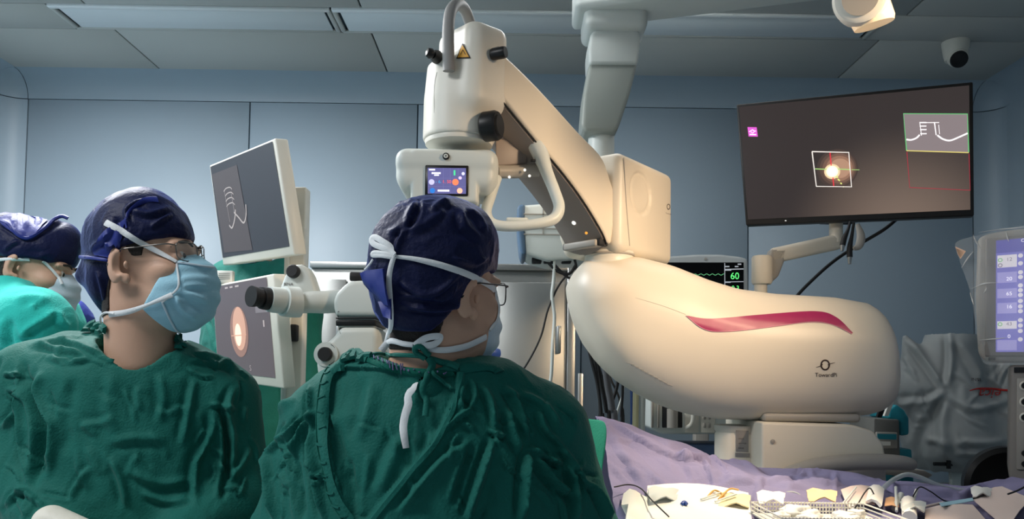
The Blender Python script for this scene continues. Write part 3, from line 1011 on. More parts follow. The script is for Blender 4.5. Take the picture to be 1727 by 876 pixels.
S = [([c2(*a) for a in l], w, h) for l, w, h in [
    ([(1200, 330), (1215, 430), (1262, 530)], 6, 0.007), ([(1290, 500), (1272, 640), (1262, 830)], 7, 0.010),
    ([(1285, 500), (1370, 555), (1450, 572)], 6, 0.008), ([(1295, 515), (1390, 640), (1500, 725)], 7, 0.009),
    ([(1470, 560), (1488, 680), (1505, 830)], 7, 0.009), ([(1150, 455), (1095, 600), (1020, 830)], 8, 0.009),
    ([(1120, 425), (1165, 452), (1200, 448)], 4, 0.007), ([(925, 425), (990, 370), (1045, 340)], 5, 0.006),
    ([(1020, 350), (1000, 300), (1005, 230)], 5, 0.005), ([(1340, 330), (1365, 420), (1440, 500)], 6, 0.006),
    ([(1060, 480), (1010, 600), (960, 760)], 7, -0.006), ([(1040, 480), (900, 580), (720, 800)], 9, 0.006),
    ([(1090, 230), (1130, 310), (1150, 420)], 6, 0.006), ([(1180, 230), (1240, 310), (1290, 480)], 7, 0.006), ([(1040, 200), (1060, 280), (1020, 360)], 5, 0.005),
    ([(1250, 260), (1370, 330), (1440, 430)], 7, 0.005), ([(1530, 640), (1600, 720), (1650, 830)], 6, 0.008), ([(1420, 480), (1500, 600), (1560, 720)], 6, 0.007),
    ([(158, 450), (165, 600), (190, 830)], 6, 0.009), ([(125, 540), (108, 660), (80, 830)], 6, 0.009),
    ([(348, 400), (355, 560), (378, 690), (410, 830)], 7, 0.008), ([(250, 395), (210, 470), (160, 540)], 5, 0.006),
    ([(310, 370), (250, 440), (220, 470)], 5, 0.006), ([(370, 340), (300, 430), (260, 540)], 5, 0.006),
    ([(342, 230), (340, 330), (350, 420)], 5, 0.006), ([(280, 280), (200, 360), (150, 460)], 7, 0.006),
    ([(270, 520), (290, 640), (310, 830)], 8, -0.006), ([(360, 625), (420, 635), (440, 620)], 4, 0.004),
    ([(440, 380), (480, 560), (560, 780)], 14, -0.006), ([(760, 430), (700, 560), (640, 720)], 16, 0.005), ([(620, 200), (600, 330), (560, 480)], 14, 0.004)]]
S += rand_strokes(rg, 26, (760, 640, 1000, 860), 70, 35, 45, 4, 0.0035) + rand_strokes(rg, 18, (430, 680, 550, 860), 85, 30, 45, 4, 0.0035)
S += rand_strokes(rg, 10, (560, 650, 740, 850), 80, 30, 60, 7, 0.0025)
crease(pc.g.data, [(p_, w_ * 0.75, h_ * 1.9) for p_, w_, h_ in S])
bC = bvh_of(pc.g); bCall = bvh_of(pc.g, pc.b, pc.c, pc.h); bHead = bvh_of(pc.b, pc.c, pc.h)
# hems of the open back, collar and ties
def shift(pts, dx, dy=0): return [(a + dx, b + dy) for a, b in pts]
ribbon('hem', shift(l_edge, -6), 0.020, bC, M_gown, pc.g, off=0.003, thick=0.004, twist=0)
ribbon('hem_stitch', shift(l_edge, -13), 0.0022, bC, M_inner, pc.g, off=0.0045, thick=0.002)
ribbon('hem', shift(r_edge, 5, 3), 0.012, bC, M_gown, pc.g, off=0.003, thick=0.005)
for k in range(12):
    t = (k + 0.5) / 12
    q = catmull(l_edge, 6); a = q[int(t * (len(q) - 1))]
    ribbon('hem_fold', [(a[0] - 12, a[1] + rg.normal() * 2), (a[0] - 7, a[1] + 2 + rg.normal()), (a[0] - 1, a[1] + rg.normal() * 2)], 0.004, bC, M_gown, pc.g, off=0.005, thick=0.004, n=3)
ribbon('collar', [c2(*a) for a in [(990, 158), (1050, 150), (1100, 150), (1150, 160), (1165, 178)]], 0.020, bC, M_gown, pc.g, off=0.004, thick=0.005)
ribbon('collar', [c2(*a) for a in [(440, 175), (480, 140), (520, 112), (560, 112), (600, 122)]], 0.020, bC, M_gown, pc.g, off=0.005, thick=0.006)
for k, l in enumerate([[(500, 140), (520, 95), (535, 88)], [(535, 130), (545, 95), (575, 118)], [(470, 165), (495, 125), (510, 118)], [(560, 140), (580, 118), (610, 118)]]):
    ribbon('collar_ruffle', [c2(*a) for a in l], 0.014, bC, M_gown, pc.g, off=0.009, thick=0.006, n=4)
ribbon('shirt_neckline', [c2(*a) for a in [(600, 124), (660, 146), (740, 168), (820, 178), (900, 182), (980, 178)]], 0.013, bCall, M_inner, pc.g, off=0.004, thick=0.004)
M_pat = mat('violet_stitch', (104, 100, 140), 0.8)
for k in range(17):
    t = 0.02 + k / 17 * 0.95
    q = catmull([c2(*a) for a in [(625, 126), (700, 150), (760, 162), (840, 170), (975, 172)]], 8); a = q[int(t * (len(q) - 1))]
    ribbon('neckline_stitch', [(a[0], a[1] - 2.5), (a[0] + 1.5, a[1] + 2.5)], 0.0022, bCall, M_pat, pc.g, off=0.0075, thick=0.002, n=2)
ribbon('gown_tie', [c2(*a) for a in [(590, 122), (640, 108), (720, 100), (800, 102), (850, 108)]], [0.009, 0.008, 0.007, 0.008], bCall, M_gown, pc.g, off=0.007, thick=0.004)
ribbon('gown_tie', [c2(*a) for a in [(840, 105), (880, 120), (930, 138), (990, 158)]], [0.008, 0.010, 0.012], bCall, M_gown, pc.g, off=0.007, thick=0.004)
ribbon('gown_tie_bow', [c2(*a) for a in [(845, 112), (815, 90), (805, 68), (825, 58), (845, 75), (862, 100)]], 0.009, bCall, M_gown, pc.g, off=0.012, thick=0.004)
ribbon('gown_tie_tail', [c2(*a) for a in [(855, 108), (872, 140), (850, 190), (835, 240), (842, 300), (850, 370)]], 0.010, bCall, M_gown, pc.g, off=0.011, thick=0.003)
ribbon('gown_tie_tail', [c2(*a) for a in [(865, 108), (882, 135), (872, 175), (890, 200), (930, 230), (975, 255)]], 0.006, bCall, M_gown, pc.g, off=0.009, thick=0.003)
# mask ties
c3l = lambda l: [c3(*a) for a in l]
bM = bvh_of(pc.b, pc.c, pc.h, pc.m)
ribbon('mask_tie', c3l([(240, 365), (330, 378), (430, 400), (520, 428), (620, 470), (690, 515)]), [0.005, 0.009, 0.010, 0.010], bM, M_strap, pc.m, off=0.004)
ribbon('mask_tie', c3l([(690, 500), (706, 560), (712, 610), (700, 660), (668, 705)]), 0.006, bM, M_strap, pc.m, off=0.003)
ribbon('mask_tie', c3l([(330, 765), (400, 790), (470, 795), (550, 780), (600, 760), (650, 735)]), [0.008, 0.010, 0.010], bM, M_strap, pc.m, off=0.004)
ribbon('mask_tie', c3l([(325, 770), (280, 765), (235, 752), (200, 765), (172, 800)]), [0.008, 0.009, 0.012], bM, M_strap, pc.m, off=0.006)
ribbon('mask_tie_loop', c3l([(240, 362), (215, 320), (170, 285), (142, 285), (150, 310), (200, 330), (240, 355)]), 0.009, bM, M_strap, pc.m, off=0.008)
ribbon('mask_tie_loop', c3l([(240, 368), (190, 352), (150, 350), (148, 362), (190, 362), (238, 372)]), 0.007, bM, M_strap, pc.m, off=0.008)
ribbon('mask_tie_tail', c3l([(238, 365), (222, 420), (216, 500), (228, 600), (230, 680), (215, 740), (190, 775)]), [0.007, 0.009, 0.009, 0.010], bM, M_strap, pc.m, off=0.008)
ribbon('mask_tie_tail', c3l([(150, 380), (130, 410), (118, 422)]), 0.004, bM, M_strap, pc.m, off=0.008)
ribbon('mask_tie_bow', c3l([(335, 772), (380, 735), (430, 728), (438, 738), (415, 765), (350, 775)]), 0.010, bM + bC, M_strap, pc.m, off=0.010)
ribbon('mask_tie_tail', [c2(*a) for a in [(862, 130), (835, 190), (800, 260), (772, 330), (755, 410), (735, 510)]], [0.010, 0.012, 0.012, 0.011], bC, M_strap, pc.m, off=0.016)
# loose tail of the cap
bK = bvh_of(pc.c)
tail = []
for i, row in enumerate([[(182, 420), (140, 425), (100, 432), (76, 440)], [(186, 470), (150, 475), (110, 470), (84, 462)], [(195, 530), (165, 530), (130, 515), (94, 488)], [(208, 590), (188, 585), (165, 560), (120, 520)]]):
    tail.append([P(*c3(*a), DC - 0.125 + 0.010 * math.sin(i * 1.9 + j * 1.3) + 0.018 * j) for j, a in enumerate(row)])
sheet('cap_tail', tail, M_capedge, pc.c, thick=0.003)
tail = [[P(*c3(*a), DC - 0.115 + 0.01 * math.sin(i * 2 + j) + 0.01 * j) for j, a in enumerate(row)] for i, row in enumerate([[(215, 560), (190, 570), (160, 575)], [(218, 600), (195, 610), (168, 605)], [(218, 655), (205, 650), (185, 640)]])]
sheet('cap_tail', tail, M_capedge, pc.c, thick=0.003)

# ------------------------------------------------------------------ assistant, head turned to the right
DL = 1.5
hc = P(246, 452, DL); nb = P(241, 610, DL + 0.02)
pl = Person('person in green gown and navy cap with pale blue mask, standing left of the monitors', hc, 93, 9, 0, nb, (nb.x, nb.y), neck_r=(0.058, 0.066))
pl.body()
pl.hair(lambda q: np.minimum(np.maximum(np.maximum(q[..., 1] + 0.034 + 0.25 * np.clip(-q[..., 2], 0, 1), -0.085 - q[..., 2]), q[..., 2] - 0.04),
                             0.0015 + np.maximum(np.abs(q[..., 1] - 0.020) - 0.010 - 0.4 * np.clip(q[..., 2] - 0.01, 0, 1), np.maximum(0.008 - q[..., 2], q[..., 2] - 0.05))))
def lprims(q):
    d = e_ell(q, (0, -0.006, 0.050), (0.086, 0.100, 0.092))
    d = smin(d, e_ell(q, (0, 0.002, 0.092), (0.055, 0.060, 0.052)), 0.03)
    d = smin(d, e_cap(q, (0, -0.070, 0.045), (0, -0.122, 0.004), 0.040, 0.010), 0.02)
    d = smin(d, e_cap(q, (0, -0.108, 0.000), (0, -0.075, -0.078), 0.018, 0.012), 0.02)
    d = smin(d, e_ell(q, (0, -0.06, -0.01), (0.060, 0.045, 0.060)), 0.02)
    return d
def ledge(q):
    y = q[..., 1]
    return np.interp(y, [-0.13, -0.085, -0.055, -0.030, -0.01, 0.10], [-0.12, -0.088, -0.07, 0.0, 0.030, 0.044])
c1 = lambda x, y: (x / 2.92, 320 + y / 2.92)
c1l = lambda l: [c1(*a) for a in l]
lst = [(c1l(l), w, h) for l, w, h in [
    ([(640, 180), (620, 110), (660, 70), (720, 50)], 4, 0.005), ([(740, 190), (790, 150), (850, 120)], 4, 0.004), ([(640, 90), (720, 120), (840, 90)], 6, 0.004),
    ([(400, 330), (500, 340), (580, 350)], 4, 0.006), ([(590, 270), (580, 340), (590, 400)], 4, 0.004), ([(440, 300), (510, 240), (560, 180)], 5, 0.004),
    ([(500, 250), (540, 280), (590, 270)], 4, 0.004), ([(480, 400), (500, 470), (520, 560)], 5, 0.004), ([(700, 250), (800, 280), (900, 230)], 7, 0.003), ([(560, 130), (600, 200), (600, 260)], 5, -0.004)]]
pl.cap(lprims, ledge, M_cap, strokes=lst, noise=0.0014, seed=21)
mst = [(c1l(l), w, h) for l, w, h in [([(885, 480), (960, 470), (1040, 480)], 5, 0.0035), ([(880, 490), (950, 520), (1040, 560)], 5, 0.0045), ([(860, 520), (900, 590), (980, 640)], 5, 0.0045), ([(870, 505), (930, 560), (1010, 610)], 4, -0.0035), ([(880, 440), (960, 430), (1040, 440)], 5, 0.002)]]
pl.mask(([-0.14, -0.085, -0.06, -0.03, 0.01], [0.052, 0.012, 0.036, 0.056, 0.050]), M_mask, strokes=mst, grow=0.004)
pl.glasses(M_rim2, y=0.106, z=0.010)
gl = (P(208, 700, DL).x, DL + 0.05)
ZL = lambda py: P(208, py, DL).z
sl = lambda px, py, dy: P(px, py, DL + dy)
secsL = [(ZL(566), 0.085, 0.075), (ZL(580), 0.125, 0.09), (ZL(600), 0.165, 0.105), (ZL(640), 0.200, 0.118), (ZL(720), 0.215, 0.13), (ZL(800), 0.22, 0.14), (ZL(876), 0.225, 0.145), (0.9, 0.24, 0.16), (0.3, 0.28, 0.2)]
limL = [(sl(120, 605, 0.05), sl(50, 645, 0.06), 0.05, 0.062), (sl(306, 624, 0.05), sl(366, 676, 0.06), 0.045, 0.058),
        (sl(44, 650, 0.06), sl(18, 800, 0.02), 0.064, 0.066), (sl(370, 680, 0.06), sl(398, 850, 0.05), 0.059, 0.064),
        (sl(18, 800, 0.02), sl(92, 905, -0.10), 0.062, 0.047), (sl(402, 850, 0.05), sl(300, 920, -0.10), 0.06, 0.045)]
pl.gown(gl, -6, secsL, limL, 0.076, M_gown, bbox=((gl[0] - 0.42, gl[0] + 0.38), (DL - 0.2, DL + 0.28), ZL(545)), zfine=1.08, seed=8, noise=0.004, hole_tilt=(0.0, -0.04, 0.2), hole_z=0.0)
l2 = lambda x, y: (x / 2.606, 540 + y / 2.606)
S = [([l2(*a) for a in l], w, h) for l, w, h in [
    ([(110, 180), (110, 260), (160, 380), (180, 520), (150, 740)], 8, -0.014), ([(190, 220), (160, 300), (200, 400), (235, 480), (215, 700)], 8, 0.010),
    ([(20, 300), (90, 330), (50, 430), (0, 480)], 6, 0.008), ([(10, 240), (80, 240), (110, 250)], 4, 0.006), ([(100, 300), (85, 420), (95, 560), (130, 740)], 6, 0.007),
    ([(170, 110), (280, 130), (370, 140)], 5, 0.006), ([(250, 90), (350, 110), (440, 150)], 5, 0.006), ([(200, 160), (300, 180), (400, 170)], 6, 0.004), ([(120, 120), (200, 100), (330, 80)], 6, 0.005),
    ([(985, 400), (1000, 520), (1000, 640), (975, 800)], 7, -0.012), ([(940, 380), (930, 500), (860, 640), (860, 830)], 8, 0.008), ([(1040, 280), (1000, 380), (1020, 500), (1020, 700)], 7, 0.008),
    ([(920, 370), (980, 380), (1040, 400)], 5, 0.006), ([(830, 170), (930, 190), (1010, 200)], 5, 0.005), ([(850, 140), (960, 170), (1060, 230)], 6, 0.005), ([(860, 250), (830, 400), (800, 560)], 8, 0.006), ([(700, 230), (720, 340), (700, 460)], 9, 0.004),
    ([(470, 540), (600, 520), (740, 530)], 10, 0.004), ([(480, 600), (530, 700), (560, 830)], 8, 0.007), ([(400, 640), (330, 740), (310, 800)], 6, 0.006), ([(560, 660), (700, 720), (850, 700)], 9, 0.005), ([(620, 760), (740, 800), (840, 790)], 7, 0.005),
    ([(60, 740), (110, 760), (200, 830)], 6, 0.006), ([(20, 830), (60, 770), (130, 745)], 5, 0.006), ([(1100, 560), (1060, 640), (1000, 720)], 6, 0.006), ([(960, 640), (990, 680), (990, 760)], 5, 0.006),
    ([(330, 240), (300, 420), (290, 600)], 12, -0.004), ([(500, 220), (480, 400), (520, 520)], 14, 0.003)]]
S += rand_strokes(rg, 16, (0, 600, 90, 840), 75, 40, 40, 4, 0.004) + rand_strokes(rg, 16, (330, 620, 440, 850), 80, 30, 40, 4, 0.004) + rand_strokes(rg, 16, (100, 640, 330, 850), 85, 35, 60, 8, 0.0028)
S += rand_strokes(rg, 12, (40, 565, 180, 610), 5, 20, 40, 3.5, 0.003) + rand_strokes(rg, 8, (310, 595, 420, 640), 30, 20, 40, 3.5, 0.003)
crease(pl.g.data, [(p_, w_ * 0.8, h_ * 1.35) for p_, w_, h_ in S])
bL = bvh_of(pl.g); bLa = bvh_of(pl.g, pl.b); bLh = bvh_of(pl.b, pl.c, pl.h, pl.m)
ribbon('collar', [l2(*a) for a in [(440, 70), (490, 100), (560, 140), (640, 172), (700, 165), (755, 140), (775, 100)]], 0.014, bL, M_gown, pl.g, off=0.003, thick=0.005)
for k, l in enumerate([[(375, 60), (395, 25), (420, 15)], [(400, 60), (430, 20), (450, 30)], [(430, 65), (455, 28), (475, 45)], [(785, 130), (770, 90), (760, 75)], [(800, 120), (780, 85), (775, 70)]]):
    ribbon('collar_ruffle', [l2(*a) for a in l], 0.016, bLa, M_gown, pl.g, off=0.008, thick=0.007, n=4)
ribbon('mask_tie', c1l([(525, 165), (600, 205), (690, 260), (780, 310), (865, 360)]), [0.012, 0.010, 0.009], bLh, M_strap, pl.m, off=0.004)
ribbon('mask_tie', c1l([(545, 615), (620, 605), (700, 580), (760, 555), (850, 520)]), [0.011, 0.010, 0.006, 0.010], bLh, M_strap, pl.m, off=0.004)
ribbon('mask_tie_loop', c1l([(560, 612), (520, 605), (495, 625), (495, 660)]), 0.004, [], M_strap, pl.m, free=[DL - 0.06, DL - 0.05, DL - 0.02])
ribbon('mask_edge', c1l([(868, 360), (880, 430), (880, 480), (850, 515), (800, 555)]), 0.004, bLh, M_strap, pl.m, off=0.003)
ribbon('mask_edge', c1l([(800, 555), (830, 620), (860, 680), (885, 708)]), 0.004, bLh, M_maskw, pl.m, off=0.003)
ribbon('mask_edge', c1l([(868, 362), (940, 370), (1000, 380), (1050, 385)]), 0.005, bLh, M_maskw, pl.m, off=0.003)
bK = bvh_of(pl.c)
patch('cap_lit_patch', c1l([(455, 290), (520, 205), (590, 165), (625, 140)]), c1l([(470, 325), (520, 335), (570, 340), (590, 270)]), bK, M_capedge, pl.c, off=0.002, n=24, rows=10)  # lighter blue patch paints the light caught by the back of the cap
ribbon('cap_edge', c1l([(625, 190), (620, 140), (640, 100), (690, 62), (740, 48), (775, 50)]), [0.004, 0.006, 0.010, 0.016], bK, M_capedge, pl.c, off=0.002, thick=0.0015)
ribbon('cap_edge', c1l([(388, 332), (440, 335), (510, 345), (580, 350), (585, 290)]), 0.007, bK, M_capedge, pl.c, off=0.002, thick=0.0015)
ribbon('cap_edge', c1l([(528, 585), (535, 530), (565, 440), (580, 360)]), 0.005, bK, M_capedge, pl.c, off=0.002, thick=0.003)
# gloved hand at the lower edge of the picture: palm, four fingers, thumb
def hand(par, w, fdir, side, m, name='glove'):
    """right-angled frame: fdir = finger direction, side = towards the thumb"""
    f_ = Vector(fdir).normalized(); t_ = Vector(side); t_ = (t_ - f_ * t_.dot(f_)).normalized(); n_ = f_.cross(t_)
    q = lambda a, b, c: tuple(w + f_ * a + t_ * b + n_ * c)
    def sd(p):
        d = e_cap(p, q(-0.05, 0, 0), q(0.02, 0, 0), 0.031, 0.030)
        d = smin(d, e_cap(p, q(0.03, 0.020, 0), q(0.085, 0.026, -0.002), 0.019, 0.016), 0.02)
        d = smin(d, e_cap(p, q(0.03, -0.015, 0), q(0.08, -0.024, -0.002), 0.019, 0.015), 0.02)
        for b, l, k in ((0.030, 0.070, 0.010), (0.010, 0.080, 0.010), (-0.010, 0.074, 0.012), (-0.029, 0.058, 0.014)):
            d = smin(d, e_cap(p, q(0.080, b, 0), q(0.080 + l * 0.5, b * 1.1, -k), 0.0098, 0.0092), 0.004)
            d = smin(d, e_cap(p, q(0.080 + l * 0.5, b * 1.1, -k), q(0.080 + l * 0.95, b * 1.05, -k * 3.2), 0.0092, 0.0076), 0.003)
        d = smin(d, e_cap(p, q(0.025, 0.025, -0.005), q(0.055, 0.055, -0.016), 0.014, 0.011), 0.012)
        d = smin(d, e_cap(p, q(0.055, 0.055, -0.016), q(0.085, 0.062, -0.030), 0.011, 0.009), 0.004)
        return d
    c = w + f_ * 0.05
    return link(name, surfnet(name, sd, rng_(c.x - 0.15, c.x + 0.15, 0.003), rng_(c.y - 0.15, c.y + 0.15, 0.003), rng_(c.z - 0.12, c.z + 0.12, 0.003), 1), m, par)
wr_ = sl(128, 902, -0.13)
hand(pl.root, wr_, (0.85, -0.12, -0.30), (0.1, -0.9, 0.4), M_glove)
hand(pl.root, sl(270, 925, -0.13), (-0.85, -0.2, -0.2), (0.1, -0.9, 0.4), M_glove)
tube('glove_cuff', [sl(80, 908, -0.10), sl(98, 906, -0.11), sl(118, 903, -0.12)], [0.043, 0.041, 0.037], M_glove, pl.root, 4, 20)

# ------------------------------------------------------------------ far-left person looking down
DF = 2.05
hc = P(52, 455, DF); nb = P(18, 522, DF + 0.02)
pf = Person('person in bright teal gown at far left edge, looking down', hc, 80, -12, 0, nb, (nb.x, nb.y))
pf.body(0.0035)
pf.hair(lambda q: np.maximum(np.maximum(q[..., 1] + 0.030, -0.045 - q[..., 2]), q[..., 2] - 0.05), 0.004)
def fprims(q):
    d = e_ell(q, (0, -0.006, 0.050), (0.086, 0.106, 0.080))
    d = smin(d, e_ell(q, (0, 0.055, 0.092), (0.040, 0.040, 0.045)), 0.03)
    d = smin(d, e_ell(q, (0, -0.07, 0.075), (0.075, 0.050, 0.055)), 0.03)
    return d
c6 = lambda x, y: (x / 3.367, 340 + y / 3.367)
c6l = lambda l: [c6(*a) for a in l]
fst = [(c6l(l), w, h) for l, w, h in [([(80, 90), (85, 150)], 4, 0.004), ([(145, 90), (150, 150)], 4, 0.004), ([(215, 80), (220, 140)], 4, 0.004), ([(0, 120), (60, 150), (150, 215)], 5, 0.005), ([(150, 215), (250, 150), (370, 90)], 5, 0.005), ([(20, 280), (70, 240), (120, 220)], 4, 0.004)]]
pf.cap(fprims, lambda q: np.interp(q[..., 1], [-0.13, -0.05, 0.02, 0.10], [-0.01, 0.012, 0.024, 0.030]), M_cap, 0.0035, fst, 0.0014, 31)
bK = bvh_of(pf.c)
crown = patch('cap_lit_crown', c6l([(0, 95), (60, 78), (140, 72), (220, 72), (300, 84)]), c6l([(0, 120), (60, 160), (150, 212), (220, 160), (300, 90)]), bK, M_cap2, pf.c, off=0.004, n=30, rows=8)  # paler patch paints the light falling on the cap top
ribbon('cap_edge', c6l([(0, 112), (50, 135), (100, 185), (150, 212), (200, 185), (270, 135), (340, 82), (385, 95)]), 0.010, bK, M_capedge, pf.c, off=0.005, thick=0.004)
pf.mask(([-0.14, -0.085, -0.06, -0.03, 0.01], [0.052, 0.045, 0.062, 0.076, 0.080]), M_maskw, res=0.0035)
bF = bvh_of(pf.b, pf.c, pf.h, pf.m)
ribbon('mask_tie', c6l([(0, 330), (80, 328), (170, 330)]), 0.008, bF, M_strap, pf.m, off=0.004)
ribbon('mask_tie', c6l([(245, 335), (290, 385), (330, 430), (350, 470)]), 0.007, bF, M_strap, pf.m, off=0.004)
ribbon('mask_tie', c6l([(0, 460), (60, 470), (110, 485), (150, 500)]), 0.011, bF, M_strap, pf.m, off=0.006)
gf = (P(15, 600, DF).x, DF + 0.03)
ZF = lambda py: P(20, py, DF).z
sf = lambda px, py, dy: P(px, py, DF + dy)
secsF = [(ZF(492), 0.10, 0.12), (ZF(505), 0.13, 0.15), (ZF(540), 0.15, 0.18), (ZF(620), 0.15, 0.20), (0.9, 0.17, 0.22), (0.3, 0.2, 0.26)]
limF = [(sf(20, 520, -0.08), sf(62, 548, -0.16), 0.07, 0.075), (sf(62, 548, -0.16), sf(72, 720, -0.14), 0.075, 0.06), (sf(72, 720, -0.14), sf(200, 760, -0.10), 0.055, 0.04),
        (sf(30, 540, 0.15), sf(60, 720, 0.2), 0.07, 0.06)]
pf.gown(gf, 0, secsF, limF, 0.075, M_gown2, res=0.006, bbox=((gf[0] - 0.3, gf[0] + 0.42), (DF - 0.32, DF + 0.34), ZF(470)), zfine=1.1, seed=12, noise=0.004)
crease(pf.g.data, [(c6l(l), w, h) for l, w, h in [([(60, 660), (50, 760), (60, 860)], 7, -0.012), ([(110, 690), (130, 760), (150, 730), (330, 620)], 6, 0.010), ([(330, 620), (350, 680), (400, 730)], 6, 0.008), ([(180, 620), (200, 580), (260, 570)], 5, 0.006), ([(80, 560), (180, 540), (300, 560)], 6, 0.005)]])

# ------------------------------------------------------------------ seated person mostly hidden behind the far-left one
DG = 2.62
hc = P(94, 566, DG); nb = P(86, 640, DG)
pg = Person('mostly hidden person in violet cap behind the teal-gowned person', hc, 70, -15, 0, nb, (nb.x, nb.y))
pg.body(0.005)
pg.cap(lambda q: e_ell(q, (0, -0.006, 0.050), (0.088, 0.106, 0.085)), lambda q: np.interp(q[..., 1], [-0.13, 0.10], [-0.02, 0.028]), M_cap2, 0.005, (), 0.002, 41)
pg.gown((hc.x, DG + 0.02), 20, [(nb.z + 0.02, 0.09, 0.08), (nb.z - 0.04, 0.18, 0.11), (nb.z - 0.2, 0.22, 0.13), (0.3, 0.26, 0.18)], [], 0.07, M_gown2, res=0.012, bbox=((hc.x - 0.3, hc.x + 0.3), (DG - 0.2, DG + 0.25), nb.z + 0.05), zfine=0.7, seed=14)

# ------------------------------------------------------------------ person standing behind the left monitors
DH = 2.75
hc = P(428, 385, DH); nb = P(428, 452, DH + 0.01)
ph = Person('green-gowned person standing hidden behind the two left monitors', hc, 185, -6, 0, nb, (nb.x, nb.y))
ph.body(0.005)
ph.cap(lambda q: e_ell(q, (0, -0.006, 0.048), (0.084, 0.104, 0.080)), lambda q: np.interp(q[..., 1], [-0.13, 0.10], [-0.02, 0.030]), M_cap, 0.005, (), 0.002, 51)
ph.mask(([-0.14, -0.085, -0.06, -0.03, 0.01], [0.052, 0.025, 0.042, 0.056, 0.050]), M_mask, res=0.005)
zb = nb.z
sh4 = lambda px, py, dy: P(px, py, DH + dy)
ph.gown((hc.x, DH + 0.02), 0, [(zb + 0.03, 0.085, 0.075), (zb + 0.0, 0.13, 0.095), (zb - 0.07, 0.165, 0.115), (zb - 0.25, 0.17, 0.13), (0.3, 0.26, 0.18)],
        [(sh4(382, 470, 0.02), sh4(378, 520, 0.02), 0.055, 0.05), (sh4(378, 520, 0.02), sh4(378, 660, 0), 0.05, 0.05), (sh4(486, 468, 0.02), sh4(508, 520, 0.02), 0.06, 0.065), (sh4(508, 520, 0.02), sh4(515, 660, 0), 0.065, 0.06)],
        0.075, M_gown, res=0.007, bbox=((hc.x - 0.36, hc.x + 0.36), (DH - 0.2, DH + 0.26), zb + 0.05), zfine=1.1, seed=17, noise=0.005)
crease(ph.g.data, rand_strokes(rg, 20, (340, 440, 510, 660), 75, 35, 40, 4, 0.006))
# ================================================================== surgical microscope
def on_plane(px, py, p0, n):
    v = ray(px, py)
    return CAM + v * ((Vector(p0) - CAM).dot(n) / v.dot(n))
def sup(c, n):
    return math.copysign(abs(c) ** (2.0 / n), c)
ms = thing('surgical_microscope', 'large cream floor-standing surgical microscope with magenta stripe on its curved body', 'microscope', (P(1330, 700, 2.35).x, 2.35, 0))
DM = 2.32
# --- long curved lower body, lofted along its length
tx = [955, 957, 962, 970, 985, 1010, 1040, 1075, 1130, 1190, 1240, 1300, 1400, 1450, 1466, 1474, 1479, 1484, 1489, 1491]
tz = [484, 478, 468, 456, 441, 434, 433, 436, 450, 474, 489, 497, 503, 512, 522, 534, 560, 600, 640, 656]
bx = [955, 957, 962, 970, 985, 1010, 1040, 1080, 1120, 1160, 1210, 1300, 1400, 1450, 1470, 1480, 1487, 1491]
bz = [490, 504, 526, 550, 580, 614, 642, 668, 687, 699, 707, 709, 706, 700, 694, 686, 675, 660]
st = sorted(set([955, 956, 957.5, 960, 963, 967, 972, 978, 985] + list(range(994, 1460, 12)) + [1462, 1468, 1473, 1477, 1480, 1483, 1486, 1488.5, 1490, 1491]))
rings = []
for x in st:
    wl_ = 0.17 * (1 - max(0, (1060 - x) / 105.5) ** 2.2) ** 0.5 * (1 - max(0, (x - 1440) / 52) ** 4) ** 0.5
    wl_ = max(wl_, 0.004)
    t_, b_ = np.interp(x, tx, tz), np.interp(x, bx, bz)
    T, B = P(x, t_, DM), P(x, b_, DM)
    zc, hh = (T.z + B.z) / 2, max((T.z - B.z) / 2, 0.003)
    ring = []
    for k in range(48):
        a = 2 * math.pi * k / 48
        ca, sa = math.cos(a), math.sin(a)
        yy = sup(ca, 2.9) * wl_; zz = sup(sa, 2.6) * hh
        if zz > 0: yy *= 1 - 0.42 * (zz / hh) ** 2 * 0.6      # flanks lean in above the seam
        ring.append(Vector(((T.x + B.x) / 2, DM + yy, zc + zz)))
    rings.append(ring)
body = loft('boom_body', rings, M_cream, ms, ang=70)
bB = bvh_of(body)
patch('magenta_stripe', [(1157, 533), (1200, 538), (1290, 531), (1375, 526), (1410, 536), (1438, 562)], [(1157, 533), (1183, 554), (1215, 560), (1290, 553), (1365, 543), (1405, 548), (1436, 564)], bB, M_mag, body, off=0.0015, n=60, rows=8)
ribbon('stripe_edge', [(1157, 533), (1183, 554), (1215, 560.5), (1290, 553.5), (1365, 543.5), (1405, 548.5), (1436, 564)], 0.002, bB, mat('pink_line', (222, 150, 170), 0.5), body, off=0.0022, thick=0.0008)
ribbon('body_seam', [(957, 486), (985, 487), (1030, 493), (1080, 505), (1120, 517), (1157, 531)], 0.0014, bB, M_lgrey, body, off=0.0003, thick=0.0006)
for k in range(9):
    ribbon('vent_slot', [(1056 + k * 8, 612 + k * 4.4), (1070 + k * 8, 616 + k * 4.4)], 0.002, bB, M_lgrey, body, off=0.0005, thick=0.0008, n=3)
surf_text('maker_lettering', 'TowardPi', 1393, 633, 10, bB, M_ink, body, stretch=0.95)
# ring logo with a slanting line
lg = []
for a in np.linspace(0, 2 * math.pi, 25): lg.append((1391.5 + 7 * math.cos(a), 616 + 8.2 * math.sin(a)))
ribbon('logo_ring', lg, 0.0042, bB, M_ink, body, off=0.0012, thick=0.0008, n=2)
ribbon('logo_line', [(1376, 620), (1383, 618), (1387, 615)], [0.0008, 0.002, 0.003], bB, M_ink, body, off=0.0012, thick=0.0008)
ribbon('logo_line', [(1396, 616), (1400, 614), (1408, 612)], [0.003, 0.002, 0.0008], bB, M_ink, body, off=0.0012, thick=0.0008)
